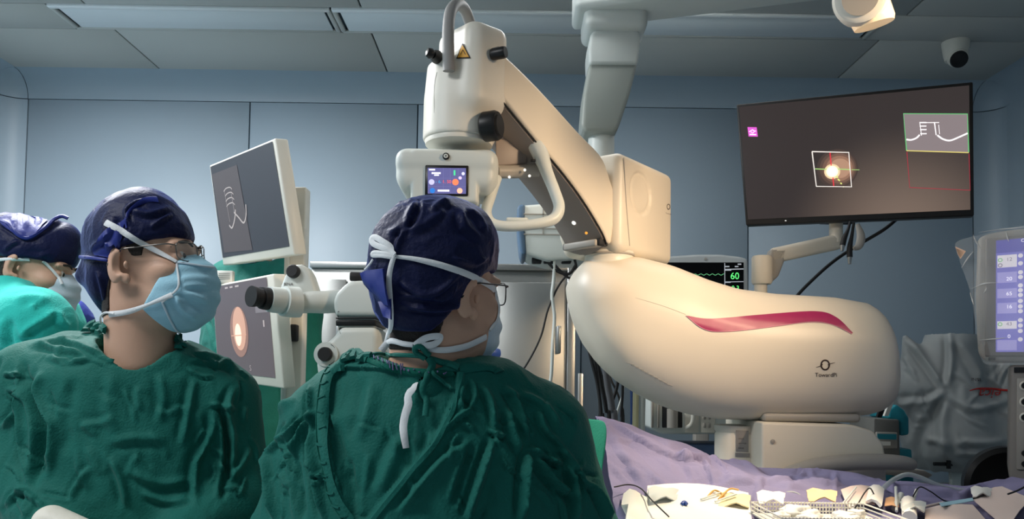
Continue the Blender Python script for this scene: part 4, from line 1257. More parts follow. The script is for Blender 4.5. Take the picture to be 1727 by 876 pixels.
# --- swivel collar above the body
c = P(1027, 430, DM - 0.02)
lathe('swivel_collar', [(0.086, P(0, 447, DM).z - c.z), (0.078, P(0, 440, DM).z - c.z), (0.071, P(0, 432, DM).z - c.z), (0.070, P(0, 424, DM).z - c.z), (0.073, P(0, 414, DM).z - c.z)], M_white, ms, c, (0, 0, 1), 40)
lathe('collar_gap', [(0.068, P(0, 421, DM).z - c.z), (0.074, P(0, 420.5, DM).z - c.z), (0.074, P(0, 418, DM).z - c.z), (0.068, P(0, 417.5, DM).z - c.z)], M_lgrey, ms, c, (0, 0, 1), 40)
# --- column, base body, rail
cc = P(1241, 740, DM)
lathe('column', [(0.060, 0.02 - cc.z), (0.060, P(0, 716, DM).z - cc.z), (0.057, P(0, 713, DM).z - cc.z), (0.057, P(0, 711, DM).z - cc.z), (0.060, P(0, 709, DM).z - cc.z), (0.062, P(0, 700, DM).z - cc.z)], M_cream, ms, cc, (0, 0, 1), 36)
b0 = P(1275, 716, DM - 0.1); b1 = P(1481, 716, DM - 0.1)
zt = P(1380, 712, DM - 0.1).z
prof = [(b0.x, zt), (b1.x - 0.09, zt - 0.004), (b1.x - 0.035, zt - 0.02), (b1.x - 0.008, zt - 0.055), (b1.x, zt - 0.10), (b1.x, 0.16), (b0.x, 0.16)]
def prism(name, outline, y0, y1, m, parent, bev=0.01, seg=3):
    bm = bmesh.new()
    a = [bm.verts.new((x, y0, z)) for x, z in outline]; b = [bm.verts.new((x, y1, z)) for x, z in outline]
    bm.faces.new(a); bm.faces.new(b[::-1])
    n = len(outline)
    for i in range(n): bm.faces.new((a[i], b[i], b[(i + 1) % n], a[(i + 1) % n]))
    bmesh.ops.recalc_face_normals(bm, faces=bm.faces)
    if bev: bmesh.ops.bevel(bm, geom=[e for e in bm.edges], offset=bev, segments=seg, profile=0.5, affect='EDGES')
    o = link(name, bm_mesh(name, bm), m, parent)
    return sharp(o, 45)
base = prism('base_housing', prof, DM - 0.15, DM + 0.22, M_cream, ms, 0.008)
box('base_lid', ((b0.x + b1.x) / 2 - 0.02, DM + 0.03, zt + 0.012), (b1.x - b0.x - 0.07, 0.30, 0.024), M_lgrey, ms, bev=0.01, seg=3)
box('base_plate', ((b0.x + b1.x) / 2 - 0.05, DM + 0.03, 0.12), (0.62, 0.50, 0.10), M_lgrey, ms, bev=0.03, seg=3)
for sx in (-0.26, 0.24):
    for sy in (-0.18, 0.24):
        lathe('caster', [(0.01, -0.018), (0.034, -0.018), (0.036, -0.012), (0.036, 0.012), (0.034, 0.018), (0.01, 0.018)], M_rubber, ms, ((b0.x + b1.x) / 2 - 0.05 + sx, DM + sy, 0.036), (1, 0, 0), 20)
dR = DM - 0.19
tube('push_rail', [P(1300, 814, dR + 0.03), P(1335, 798, dR), P(1380, 786, dR - 0.01), P(1440, 780, dR - 0.01), P(1500, 780, dR), P(1532, 783, dR + 0.02), P(1541, 786, dR + 0.04)],
     [0.016, 0.019, 0.021, 0.022, 0.021, 0.018, 0.010], M_lgrey, ms, 8, 16)
for k in range(3):
    box('vent_slat', (P(1388, 0, DM - 0.15).x, DM - 0.152, P(0, 796 + 6 * k, DM - 0.15).z), (0.12, 0.006, 0.004), M_lgrey, ms, bev=0.001, seg=1)
lathe('base_screw', [(0.001, 0), (0.006, 0), (0.006, 0.003), (0.001, 0.004)], M_lgrey, ms, P(1303, 745, DM - 0.150), (0, -1, 0), 12)
bcol = bvh_of(next(o for o in ms.children if o.name.startswith('column')))
patch('type_plate', [(1241, 726), (1252, 726.5), (1262, 727)], [(1241, 762), (1252, 762.5), (1262, 763)], bcol, mat('plate_grey', (150, 146, 142), 0.4, metal=0.3), ms, off=0.001, n=8, rows=4)
patch('type_plate', [(1240, 764), (1252, 764.5), (1264, 765)], [(1240, 771), (1252, 771.5), (1264, 772)], bcol, mat('plate_grey', (150, 146, 142), 0.4), ms, off=0.001, n=8, rows=3)
for k in range(4):
    ribbon('plate_print', [(1245, 732 + 8 * k), (1258 - (k % 2) * 4, 732.5 + 8 * k)], 0.004, bcol, mat('plate_ink', (112, 108, 106), 0.5), ms, off=0.002, thick=0.0006, n=2)

# --- block at the elbow
u_ = Vector((0.61, 0.79, 0)); n_ = Vector((0.79, -0.61, 0))
A0 = P(1046, 300, 2.2); A0 = Vector((A0.x, A0.y, 0))
Lu, Wv = 0.165, 0.10
ctr = A0 + u_ * Lu - n_ * Wv
zt_, zb_ = P(1046, 253, 2.2).z, P(1046, 426, 2.2).z
Rb = Matrix((u_, n_, (0, 0, 1))).transposed()
def eblock(p):
    d = e_box(p, (ctr.x, ctr.y, (zt_ + zb_) / 2), (Lu, Wv, (zt_ - zb_) / 2), 0.028, Rb)
    # inset circular pad on the side face
    q = (p - np.array(ctr + Vector((0, 0, zt_ - 0.10)), np.float32)) @ np.array(Rb, np.float32)
    d = smax(d, -np.maximum(np.maximum(np.hypot(q[..., 0] + 0.045, q[..., 2] + 0.0) - 0.062, Wv - 0.007 - q[..., 1]), -q[..., 1]), 0.006)
    d = smin(d, np.maximum(np.hypot(q[..., 0] + 0.045, q[..., 2]) - 0.050, np.abs(q[..., 1] - 0.05) - (Wv - 0.053)), 0.005)
    return smin(d, e_cap(p, P(966, 396, 2.32), P(1040, 398, 2.34), 0.036, 0.04), 0.02)
elb = link('elbow_block', surfnet('elbow_block', eblock, rng_(ctr.x - 0.25, ctr.x + 0.25, 0.004), rng_(ctr.y - 0.25, ctr.y + 0.25, 0.004), rng_(zb_ - 0.02, zt_ + 0.02, 0.004), 2), M_cream, ms)
bE = bvh_of(elb)
surf_text('maker_lettering', 'TowardPi', 1127, 361, 3.2, bE, M_ink, elb, stretch=0.8, slope=0.2)
ribbon('logo_ring', [(1127 + 2.6 * math.cos(a), 349 + 4.4 * math.sin(a)) for a in np.linspace(0, 2 * math.pi, 17)], 0.0025, bE, M_ink, elb, off=0.0012, thick=0.0008, n=2)
tube('block_groove', [on_plane(1052, 266, A0 + n_ * 0.001, n_) , on_plane(1056, 340, A0 + n_ * 0.001, n_), on_plane(1062, 415, A0 + n_ * 0.001, n_)], 0.0012, M_lgrey, elb, 6, 6)

# --- inclined arm with grey underside
ad = Vector((0.75, 0.66, 0)).normalized(); an = Vector((0.66, -0.75, 0)).normalized()
p0 = P(1025, 400, 2.2)
AW = 0.155
top = [(815, 66), (832, 78), (856, 96), (908, 147), (976, 222), (1012, 259), (1027, 288)]
end = [(1036, 320), (1036, 380), (1032, 413)]
bot = [(1024, 409), (1014, 386), (985, 338), (950, 290), (905, 237), (848, 165), (815, 130)]
out = [on_plane(x, y, p0, an) for x, y in catmull(top, 3)[:-1] + end] + [on_plane(x, y, p0, an) for x, y in catmull(bot, 3)]
bm = bmesh.new()
a = [bm.verts.new(p) for p in out]; b = [bm.verts.new(p - an * AW) for p in out]
bm.faces.new(a); bm.faces.new(b[::-1])
for i in range(len(out)): bm.faces.new((a[i], b[i], b[(i + 1) % len(out)], a[(i + 1) % len(out)]))
bmesh.ops.recalc_face_normals(bm, faces=bm.faces)
bmesh.ops.bevel(bm, geom=[e for e in bm.edges if len(e.link_faces) == 2 and e.calc_face_angle(0) > 0.9], offset=0.010, segments=4, profile=0.5, affect='EDGES')
arm = sharp(link('arm', bm_mesh('arm', bm), M_cream, ms), 40)
und = [on_plane(x, y, p0, an) for x, y in catmull([(838, 158), (905, 239), (950, 292), (985, 340), (1014, 388), (1024, 411)], 6)]
grid = []
for p in und:
    dn = Vector((0, 0, -0.004))
    grid.append([p - an * (0.006 + (AW - 0.012) * k / 6) + dn + Vector((0, 0, -0.030 * math.sin(math.pi * k / 6) * 0.6)) for k in range(7)])
sheet('arm_underside', grid, M_grey, ms, thick=0.006)
tube('arm_edge', [p + Vector((0, 0, -0.001)) - an * 0.002 for p in und], 0.0022, M_dark, ms, 2, 6)
e0 = on_plane(1026, 408, p0, an)
box('underside_stop', e0 - an * (AW / 2) - ad * 0.012 + Vector((0, 0, -0.002)), (0.035, AW - 0.01, 0.02), M_dark, ms, bev=0.004, rot=Matrix((ad, -an, (0, 0, 1))).transposed())
box('underside_stop_face', e0 - an * (AW / 2) - ad * 0.02 + Vector((0, 0, -0.004)), (0.034, AW - 0.03, 0.02), M_lgrey, ms, bev=0.004, rot=Matrix((ad, -an, (0, 0, 1))).transposed())
M_led = mat('white_led', (240, 238, 230), 0.3, emit=(240, 238, 230), estr=1.2)
uo = bvh_of(next(o for o in ms.children if o.name.startswith('arm_underside')))
for (x, y, rr, m_) in ((968, 376, 0.006, M_led), (989, 393, 0.004, mat('amber_led', (230, 170, 80), 0.3, emit=(230, 160, 60), estr=1.0))):
    h = hit(x, y, uo)
    if h: lathe('indicator', [(0.0005, 0), (rr, 0), (rr, 0.002), (0.0005, 0.003)], m_, ms, h[0] + h[1] * 0.0, h[1], 14)
# bracket under the arm beside the head, crossbar, steering handle
DHH = 2.0
hexa('arm_bracket', [P(836, 168, 1.99), P(848, 172, 2.00), P(889, 236, 2.07), P(836, 236, 2.02)] + [P(836, 196, 2.12), P(852, 200, 2.13), P(889, 262, 2.17), P(836, 262, 2.14)], M_grey, ms, bev=0.004)
hexa('arm_bracket', [P(836, 234, 2.02), P(889, 234, 2.06), P(888, 277, 2.06), P(836, 281, 2.02)] + [P(836, 240, 2.15), P(889, 240, 2.17), P(888, 284, 2.17), P(836, 288, 2.15)], M_grey, ms, bev=0.005)
tube('crossbar', [P(838, 290, 2.03), P(870, 290, 2.05), P(908, 287, 2.06)], 0.017, M_lgrey, ms, 3, 18)
for (x, y) in ((851, 292), (885, 287), (859, 299), (893, 297)):
    lathe('indicator', [(0.0005, 0), (0.0035, 0), (0.0035, 0.001), (0.0005, 0.0015)], M_led, ms, P(x, y, 2.028), (0, -1, 0), 10)
tube('steering_handle', [P(903, 246, 2.04), P(912, 262, 2.03), P(922, 290, 2.02), P(936, 325, 2.01), P(943, 350, 2.0), P(934, 369, 1.985), P(905, 378, 1.97), P(860, 382, 1.96), P(830, 377, 1.96), P(820, 358, 1.97), P(828, 330, 1.99), P(838, 300, 2.02)],
     [0.020, 0.021, 0.016, 0.0145, 0.0145, 0.0145, 0.0135, 0.013, 0.0135, 0.0135, 0.013, 0.013], M_cool, ms, 8, 16)
lathe('handle_mount', [(0.002, -0.02), (0.022, -0.02), (0.025, 0.0), (0.022, 0.02), (0.002, 0.022)], M_lgrey, ms, P(899, 244, 2.06), (0.35, -0.9, 0), 20)
box('handle_button', P(899, 271, 2.02), (0.012, 0.006, 0.006), M_dark, ms, bev=0.001, seg=1)
box('handle_badge', P(872, 372, 1.985), (0.055, 0.02, 0.012), M_cool, ms, bev=0.004)

# --- upper head unit: hood on a drum
DU = 1.99
cu = P(775, 180, DU)
zb1 = P(775, 240, DU).z; zt1 = P(775, 116, DU).z
hcx = on_plane(797, 80, p0 - an * 0.0775, an)
Rh = Matrix((ad, an, (0, 0, 1))).transposed()
def uhead(p):
    x = p[..., 0] - cu.x; y = p[..., 1] - cu.y; z = p[..., 2]
    r = np.interp(z, [zb1 + 0.0, zb1 + 0.10, zt1], [0.0905, 0.0895, 0.082])
    d = np.maximum(np.hypot(x, y) - r, np.maximum(zb1 - z, z - zt1))
    d = smax(np.hypot(x, y) - r, np.maximum(zb1 - z, z - zt1), 0.006)
    h = e_box(p, (hcx.x, hcx.y, hcx.z - 0.055), (0.062, 0.080, 0.125), 0.034, Rh)
    h = smax(h, p[..., 2] - P(0, 48, DU).z, 0.03)
    d = smin(d, h, 0.028)
    return d
uh = link('head_housing', surfnet('head_housing', uhead, rng_(cu.x - 0.14, cu.x + 0.18, 0.0035), rng_(cu.y - 0.16, cu.y + 0.18, 0.0035), rng_(zb1 - 0.02, P(0, 30, DU).z, 0.0035), 2), M_white, ms)
bU = bvh_of(uh)
ribbon('housing_seam', [(737, 122), (733, 140), (732, 170), (733, 234)], 0.0015, bU, M_lgrey, uh, off=0.0004, thick=0.0006)
lathe('drum_rim', [(0.070, -0.012), (0.084, -0.010), (0.086, 0.0), (0.084, 0.004), (0.070, 0.004)], M_white, ms, (cu.x, cu.y, zb1), (0, 0, 1), 40)
patch('warning_label', [(781, 74), (781.5, 74), (782, 74)], [(770, 99.5), (782, 99), (794, 98.5)], bU, M_ink, uh, off=0.0018, n=12, rows=8)
patch('warning_label_face', [(781, 77.5), (781.5, 77.5), (782, 77.5)], [(772.5, 97.8), (782, 97.5), (791.5, 97)], bU, M_yel, uh, off=0.003, n=12, rows=8)
ribbon('warning_symbol', [(778, 93), (781, 88), (781.5, 84), (784, 89), (786, 93)], 0.0016, bU, M_ink, uh, off=0.0042, thick=0.0006, n=3)
tube('hose', [P(757, 120, 1.89), P(756, 85, 1.885), P(756, 50, 1.89), P(760, 20, 1.91), P(771, 8, 1.95), P(783, 15, 2.0), P(794, 42, 2.05)], 0.0145, M_hose, ms, 8, 16)
def knob(name, c, ax, r, l, m=M_black, par=None, grip=True):
    o = lathe(name, [(0.001, -l / 2), (r * 0.88, -l / 2), (r, -l * 0.38), (r, l * 0.34), (r * 0.9, l / 2), (0.001, l / 2)], m, par or ms, c, ax, 26)
    return o
lathe('knob_shaft', [(0.001, 0), (0.013, 0), (0.013, 0.03), (0.001, 0.03)], M_lgrey, ms, P(824, 92, 1.93), (0.85, -0.5, 0.02), 18)
knob('head_knob', P(841, 90, 1.905), (0.9, -0.4, 0.02), 0.0145, 0.038)
tube('head_knob', [P(741, 99, 1.93), P(736, 96, 1.92), P(729, 92, 1.90)], [0.014, 0.0165, 0.010], M_black, ms, 5, 18)
lathe('head_knob', [(0.001, 0), (0.010, 0.001), (0.013, 0.008), (0.010, 0.018), (0.001, 0.021)], M_black, ms, P(731, 93, 1.90), (-0.85, -0.5, 0.25), 18)
knob('focus_knob', P(828, 213, 1.915), (0.93, -0.36, 0.02), 0.036, 0.042)
lathe('focus_knob_cap', [(0.001, 0), (0.027, 0), (0.025, 0.004), (0.001, 0.005)], M_rubber, ms, P(828, 213, 1.915) + Vector((0.93, -0.36, 0.02)) * 0.021, (0.93, -0.36, 0.02), 24)
# --- wide lower head with touch screen
DS = 1.93
ch = P(755, 290, DS + 0.07)
def lhead(p):
    q = p
    d = e_box(q, (P(755, 0, DS).x, DS + 0.055, P(0, 290, DS + 0.02).z), (0.083, 0.055, 0.0655), 0.010)
    w = e_box(q, (P(757, 0, DS).x, DS + 0.085, P(0, 281, DS + 0.04).z), (0.131, 0.085, 0.057), 0.036)
    # wings taper towards the bottom
    zz = P(0, 285, DS).z
    w = smax(w, (np.abs(q[..., 0] - P(757, 0, DS).x) - 0.130) + np.clip(zz - q[..., 2], 0, 1) * 0.45, 0.02)
    w2 = e_box(q, (P(757, 0, DS).x, DS + 0.075, P(0, 262, DS + 0.02).z), (0.124, 0.078, 0.026), 0.022)
    d = np.minimum(d, w)
    return smin(d, w2, 0.008)
lh = link('screen_housing', surfnet('screen_housing', lhead, rng_(ch.x - 0.16, ch.x + 0.16, 0.003), rng_(DS - 0.02, DS + 0.2, 0.003), rng_(P(0, 345, DS).z, P(0, 230, DS).z, 0.003), 1), M_cool, ms)
pl_ = Plane(P(717, 279, DS - 0.004), P(790, 279.5, DS - 0.004), P(790, 331, DS - 0.004), P(717, 330.5, DS - 0.004))
box('touch_screen', (P(753.5, 305, DS).x, DS + 0.001, P(753.5, 305, DS).z), (pl_.w, 0.010, pl_.h), M_black, ms, bev=0.002, seg=1)
sc = pl_.rect('screen_image', 0.06, 0.085, 0.945, 0.93, emis('ui_blue', (84, 84, 132), 1.0), ms, 0.0006)
for nm, uv, c_ in (('screen_icon', (0.15, 0.55, 0.007), (180, 180, 214)), ('screen_icon', (0.70, 0.55, 0.0078), (250, 120, 84)), ('screen_icon', (0.80, 0.83, 0.0068), (244, 176, 150)), ('screen_icon', (0.17, 0.83, 0.0065), (40, 110, 190)), ('screen_icon', (0.88, 0.27, 0.004), (200, 200, 230)), ('screen_icon', (0.81, 0.41, 0.004), (200, 180, 220))):
    pl_.disc(nm, uv[0], uv[1], uv[2], emis('ui_%d_%d' % (c_[0], c_[2]), c_, 1.0), sc, 0.0012, 16)
M_uiw = emis('ui_white', (232, 232, 245), 1.1)
for u0, v0, u1, v1 in ((0.09, 0.12, 0.23, 0.17), (0.15, 0.23, 0.36, 0.285), (0.21, 0.305, 0.32, 0.345), (0.29, 0.80, 0.56, 0.86)):
    pl_.rect('screen_text', u0, v0, u1, v1, M_uiw, sc, 0.0012)
pl_.rect('screen_text', 0.66, 0.16, 0.70, 0.33, emis('ui_green', (70, 200, 140), 1.0), sc, 0.0012)
pl_.text('screen_text', '- 6.', 0.31, 0.54, 0.011, emis('ui_cyan', (60, 150, 200), 1.0), sc)
pl_.text('screen_text', '1. 50', 0.50, 0.54, 0.011, emis('ui_red', (230, 90, 90), 1.0), sc)
M_uil = emis('ui_line', (104, 104, 150), 1.0)
for u in (0.42, 0.58, 0.76): pl_.rect('screen_line', u, 0.09, u + 0.006, 0.92, M_uil, sc, 0.0009)
for v in (0.42, 0.69): pl_.rect('screen_line', 0.07, v, 0.94, v + 0.008, M_uil, sc, 0.0009)
bn = P(752.5, 265, DS)
lathe('round_button', [(0.001, -0.004), (0.0085, -0.004), (0.0085, 0.002), (0.0062, 0.003), (0.001, 0.003)], M_black, ms, (bn.x, DS - 0.006, bn.z), (0, -1, 0), 24)
lathe('round_button_cap', [(0.001, 0), (0.0055, 0), (0.005, 0.0015), (0.001, 0.0015)], M_cool, ms, (bn.x, DS - 0.009, bn.z), (0, -1, 0), 20)
lathe('round_button_dot', [(0.0005, 0), (0.0018, 0), (0.0015, 0.0008), (0.0005, 0.0008)], M_black, ms, (bn.x, DS - 0.0105, bn.z), (0, -1, 0), 12)
lathe('objective', [(0.02, 0), (0.055, 0.0), (0.055, 0.06), (0.04, 0.09), (0.04, 0.2)], M_white, ms, P(748, 420, DS + 0.08), (0, 0, 1), 32)

# --- optics carried below the head, with the co-observer's binocular tube
DO = 1.90
def px_prism(name, outline, d0, d1, m, bev, seg=3, par=None):
    bm = bmesh.new()
    n = len(outline)
    a = [bm.verts.new(P(x, y, d0)) for x, y in outline]
    b = [bm.verts.new(Vector((v.co.x, d1, v.co.z))) for v in a]
    bm.faces.new(a); bm.faces.new(b[::-1])
    for i in range(n): bm.faces.new((a[i], b[i], b[(i + 1) % n], a[(i + 1) % n]))
    bmesh.ops.recalc_face_normals(bm, faces=bm.faces)
    if bev: bmesh.ops.bevel(bm, geom=list(bm.edges), offset=bev, segments=seg, profile=0.5, affect='EDGES')
    return sharp(link(name, bm_mesh(name, bm), m, par or ms), 35)
px_prism('optics_upper', [(561, 508), (566, 494), (584, 476), (596, 473), (700, 473), (760, 473), (760, 535), (568, 535), (563, 528)], DO - 0.045, DO + 0.11, M_cool, 0.012)
px_prism('optics_joint', [(570, 533), (632, 533), (632, 553), (570, 553)], DO - 0.035, DO + 0.10, M_cool, 0.004)
px_prism('optics_band', [(566, 540), (634, 540), (634, 550), (566, 550)], DO - 0.042, DO + 0.11, M_black, 0.003)
px_prism('optics_band', [(566, 536), (634, 536), (634, 538), (566, 538)], DO - 0.042, DO + 0.11, M_black, 0.001)
px_prism('optics_lower', [(570, 552), (636, 552), (638, 570), (638, 660), (560, 668), (540, 650), (533, 625), (533, 602), (540, 586), (556, 573), (568, 562)], DO - 0.05, DO + 0.10, M_cool, 0.014, 4)
ko = P(550, 598, DO - 0.05)
lathe('adjust_ring', [(0.002, 0), (0.029, 0), (0.0285, 0.003), (0.002, 0.004)], M_cool, ms, ko, (-0.1, -1, 0), 32)
lathe('adjust_knob', [(0.002, 0), (0.0165, 0), (0.0165, 0.010), (0.0145, 0.014), (0.002, 0.014)], M_rubber, ms, ko + Vector((0, -0.003, 0)), (-0.1, -1, 0), 28)
tube('adjust_mark', [ko + Vector((0.0255 * math.cos(a), -0.0045, 0.0255 * math.sin(a))) for a in np.linspace(-1.1, 1.1, 10)], 0.0008, M_dark, ms, 3, 6)
tube('link_arm', [P(508, 512, DO - 0.02), P(525, 510, DO - 0.02), P(550, 510, DO - 0.005), P(580, 507, DO + 0.02)], [0.024, 0.026, 0.027, 0.027], M_cool, ms, 6, 24)
# swivel housing behind the tube with its knob
px_prism('swivel_housing', [(468, 494), (480, 462), (490, 449), (502, 444), (514, 447), (524, 460), (534, 490), (536, 505), (520, 520), (480, 520)], DO + 0.0, DO + 0.055, M_cool, 0.012, 4)
lathe('swivel_knob', [(0.002, 0), (0.016, 0), (0.016, 0.010), (0.013, 0.014), (0.002, 0.014)], M_rubber, ms, P(496, 459, DO + 0.0), (-0.15, -1, 0.1), 26)
tube('binocular_tube', [P(504, 510, DO - 0.03), P(492, 510, DO - 0.04), P(478, 508, DO - 0.055)], [0.036, 0.036, 0.035], M_cool, ms, 4, 32)
tube('binocular_tube', [P(479, 508, DO - 0.05), P(465, 506.5, DO - 0.065), P(454, 505, DO - 0.075)], [0.030, 0.030, 0.029], M_cool, ms, 4, 32)
tube('eyepiece', [P(456, 505, DO - 0.07), P(448, 504, DO - 0.08), P(441, 503, DO - 0.088)], [0.025, 0.026, 0.025], M_rubber, ms, 4, 28)
tube('eyecup', [P(442, 503, DO - 0.085), P(436, 502, DO - 0.095), P(430, 501, DO - 0.10), P(423, 500, DO - 0.108)], [0.021, 0.021, 0.023, 0.024], M_rubber, ms, 4, 28)
tube('eyepiece', [P(468, 504, DO + 0.02), P(452, 502, DO + 0.0)], [0.026, 0.026], M_cool, ms, 3, 24)
tube('eyecup', [P(453, 502, DO + 0.005), P(436, 499, DO - 0.01)], [0.022, 0.021], M_rubber, ms, 3, 24)
knob('optics_top_knob', P(601, 467, DO + 0.01), (1, 0.1, 0), 0.011, 0.03, M_rubber)
surf_text('housing_mark', 'JENA', 487, 480, 7, bvh_of(next(o for o in ms.children if o.name.startswith('swivel_housing'))), M_ink, ms)

# ================================================================== monitors on the left post
def monitor(name, label, corners, m_bezel, thick=0.035, bez=(0.012, 0.012, 0.012, 0.02), group=None):
    tl, tr, br, bl = corners
    pl = Plane(tl, tr, br, bl)
    t = thing(name, label, 'monitor', (bl + br) / 2, group)
    corners = [pl.tl, pl.tr, pl.br, pl.bl]
    back = [q - pl.n * thick for q in corners]
    hexa('housing', [*corners, *back], m_bezel, t, bev=0.004)
    return t, pl, bez
cor = [P(353, 279, 2.27), P(464, 233, 1.95), P(496, 430, 1.95), P(376, 448, 2.27)]
t, pl, _ = monitor('display_monitor', 'white-framed upper monitor with dark split screen on the left post', cor, M_white, group='two white-framed monitors on the post')
scr = pl.rect('screen', 0.02, 0.02, 0.965, 0.925, emis('screen_dark', (34, 34, 40), 1.0), t, 0.0012)
pl.poly('screen_image', [(0.035, 0.10), (0.06, 0.88), (0.485, 0.90), (0.44, 0.10)], emis('screen_taupe', (58, 51, 52), 1.0), scr, 0.002)
M_oct = emis('oct_white', (140, 132, 130), 1.0); M_oct2 = emis('oct_dim', (104, 98, 98), 1.0)
for pts in ([(0.20, 0.63), (0.24, 0.66), (0.30, 0.58), (0.33, 0.50)], [(0.30, 0.52), (0.36, 0.58), (0.42, 0.64), (0.47, 0.58), (0.49, 0.48)]): pl.line('scan_line', catmull(pts, 5), 0.005, M_oct, scr, 0.0026)
for (u, v) in ((0.25, 0.28), (0.26, 0.33), (0.26, 0.38), (0.26, 0.43)): pl.line('scan_line', catmull([(u - 0.06, v + 0.02), (u - 0.02, v), (u + 0.04, v + 0.0), (u + 0.07, v + 0.025)], 4), 0.003, M_oct, scr, 0.0026)
pl.line('scan_line', [(0.20, 0.30), (0.22, 0.60)], 0.003, M_oct2, scr, 0.0026); pl.line('scan_line', [(0.30, 0.34), (0.31, 0.52)], 0.004, M_oct2, scr, 0.0026)
cor = [P(357, 482, 2.22), P(461, 462, 1.97), P(478, 656, 1.97), P(368, 640, 2.22)]
t, pl, _ = monitor('display_monitor', 'white-framed lower monitor with bright eye oval, below the split-screen monitor', cor, M_white, group='two white-framed monitors on the post')
scr = pl.rect('screen', 0.02, 0.02, 0.905, 0.915, emis('screen_mauve', (78, 70, 74), 1.0), t, 0.0012)
pl.disc('eye_image', 0.42, 0.50, 0.050, emis('eye_brown', (126, 96, 88), 1.0), scr, 0.002, 28, sq=1.3)
pl.disc('eye_image', 0.43, 0.47, 0.036, emis('eye_peach', (176, 136, 118), 1.0), scr, 0.0026, 28, sq=1.55)
pl.disc('eye_image', 0.41, 0.53, 0.018, emis('eye_glow', (226, 196, 176), 1.0), scr, 0.0032, 24, sq=1.6)
pl.line('cross_line', [(0.30, 0.54), (0.54, 0.53)], 0.0025, emis('eye_peach', (176, 136, 118), 1.0), scr, 0.0036)
M_st = emis('screen_text_grey', (150, 140, 140), 1.0)
for u0, u1 in ((0.24, 0.29), (0.32, 0.37), (0.41, 0.47)): pl.rect('screen_text', u0, 0.045, u1, 0.062, M_st, scr, 0.002)
pl.text('screen_text', 'S', 0.55, 0.85, 0.02, M_st, scr); pl.rect('screen_text', 0.80, 0.40, 0.82, 0.46, M_st, scr, 0.002)
pl.rect('menu_box', 0.70, 0.22, 0.88, 0.33, emis('screen_menu', (104, 98, 102), 1.0), scr, 0.0016)
po = P(508, 500, 2.16)
post = thing('monitor_post', 'tall white upright post carrying the two left monitors', 'post', (po.x, 2.16, 0))
ztp = P(508, 316, 2.14).z
box('post_channel', (P(512, 0, 2.14).x, 2.16, ztp / 2 + 0.03), (0.042, 0.05, ztp - 0.06), M_white, post, bev=0.004)
box('post_rail', (P(495, 0, 2.13).x, 2.15, ztp / 2 + 0.02), (0.014, 0.04, ztp - 0.08), M_cool, post, bev=0.003)
box('post_foot', (po.x, 2.16, 0.04), (0.5, 0.45, 0.08), M_lgrey, post, bev=0.02)
for py, w_ in ((355, 0.05), (562, 0.06)):
    box('mount_bracket', P(484, py, 2.13), (w_, 0.04, 0.045), M_dark, post, bev=0.004)
    box('mount_plate', P(478, py + 18, 2.14), (0.05, 0.03, 0.012), M_cool, post, bev=0.003)
for k, (x0, x1) in enumerate(((483, 486), (490, 488))):
    tg = tube('post_cable', [P(x0, 520, 2.12), P(x1, 560, 2.11), P(x0 + 1, 600, 2.11), P(x1, 640, 2.12)], 0.004, M_cool, post, 6, 8)
cd = box('paper_card', P(380, 468, 2.19), (0.045, 0.02, 0.034), M_paper, None, bev=0.001, seg=1)
tag(cd, 'small white printed box showing just above the lower monitor', 'box')
for k in range(4): ribbon('print_line', [(369, 462 + 3 * k), (388, 461.5 + 3 * k)], 0.002, bvh_of(cd), M_lgrey, cd, off=0.001, thick=0.0005, n=2)

# ================================================================== large monitor on the right
cor = [P(1242, 176, 2.60), P(1641, 138, 2.34), P(1643, 364, 2.34), P(1258, 380, 2.60)]
M_frame = mat('black_frame', (30, 27, 26), 0.45)
t, pl, _ = monitor('display_monitor', 'large black tilted monitor showing an eye with white target square', cor, M_frame, 0.045)
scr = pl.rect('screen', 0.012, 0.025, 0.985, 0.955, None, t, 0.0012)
m_ = bpy.data.materials.new('screen_warm_reflection'); m_.use_nodes = True  # warm reflection painted into the screen emission, brightest at lower right
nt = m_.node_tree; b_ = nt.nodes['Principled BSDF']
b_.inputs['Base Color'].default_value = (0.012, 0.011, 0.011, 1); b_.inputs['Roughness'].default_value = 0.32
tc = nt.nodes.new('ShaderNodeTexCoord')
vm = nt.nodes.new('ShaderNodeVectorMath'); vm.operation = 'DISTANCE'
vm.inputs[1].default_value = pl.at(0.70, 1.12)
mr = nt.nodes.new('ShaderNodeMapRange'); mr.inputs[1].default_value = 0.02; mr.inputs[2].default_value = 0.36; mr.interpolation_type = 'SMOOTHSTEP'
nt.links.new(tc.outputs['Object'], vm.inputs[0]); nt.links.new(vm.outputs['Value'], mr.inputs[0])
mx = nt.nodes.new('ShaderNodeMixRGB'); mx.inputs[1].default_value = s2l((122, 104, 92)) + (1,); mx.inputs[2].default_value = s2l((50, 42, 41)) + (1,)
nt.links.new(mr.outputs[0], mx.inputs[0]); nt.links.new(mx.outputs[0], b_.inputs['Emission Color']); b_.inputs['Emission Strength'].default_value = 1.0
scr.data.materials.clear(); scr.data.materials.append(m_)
def uvof(px, py):
    """pixel to screen (u,v)"""
    q = on_plane(px, py, pl.tl, pl.n)
    u = (q - pl.tl).dot((pl.tr - pl.tl).normalized()) / pl.w; v = (q - pl.tl).dot((pl.bl - pl.tl).normalized()) / pl.h
    return u, v
def poly_px(nm, pts, m, off): return pl.poly(nm, [uvof(*p) for p in pts], m, scr, off)
def line_px(nm, pts, t_, m, off=0.004): return pl.line(nm, [uvof(*p) for p in pts], t_, m, scr, off)
M_lm = emis('logo_magenta', (196, 80, 180), 1.1)
poly_px('screen_logo', [(1257, 214), (1257.5, 230), (1273, 229), (1272.5, 213)], M_lm, 0.002)
line_px('screen_logo_mark', [(1259, 222), (1262, 220.5), (1265, 218), (1268, 220), (1271, 220)], 0.0025, M_uiw)
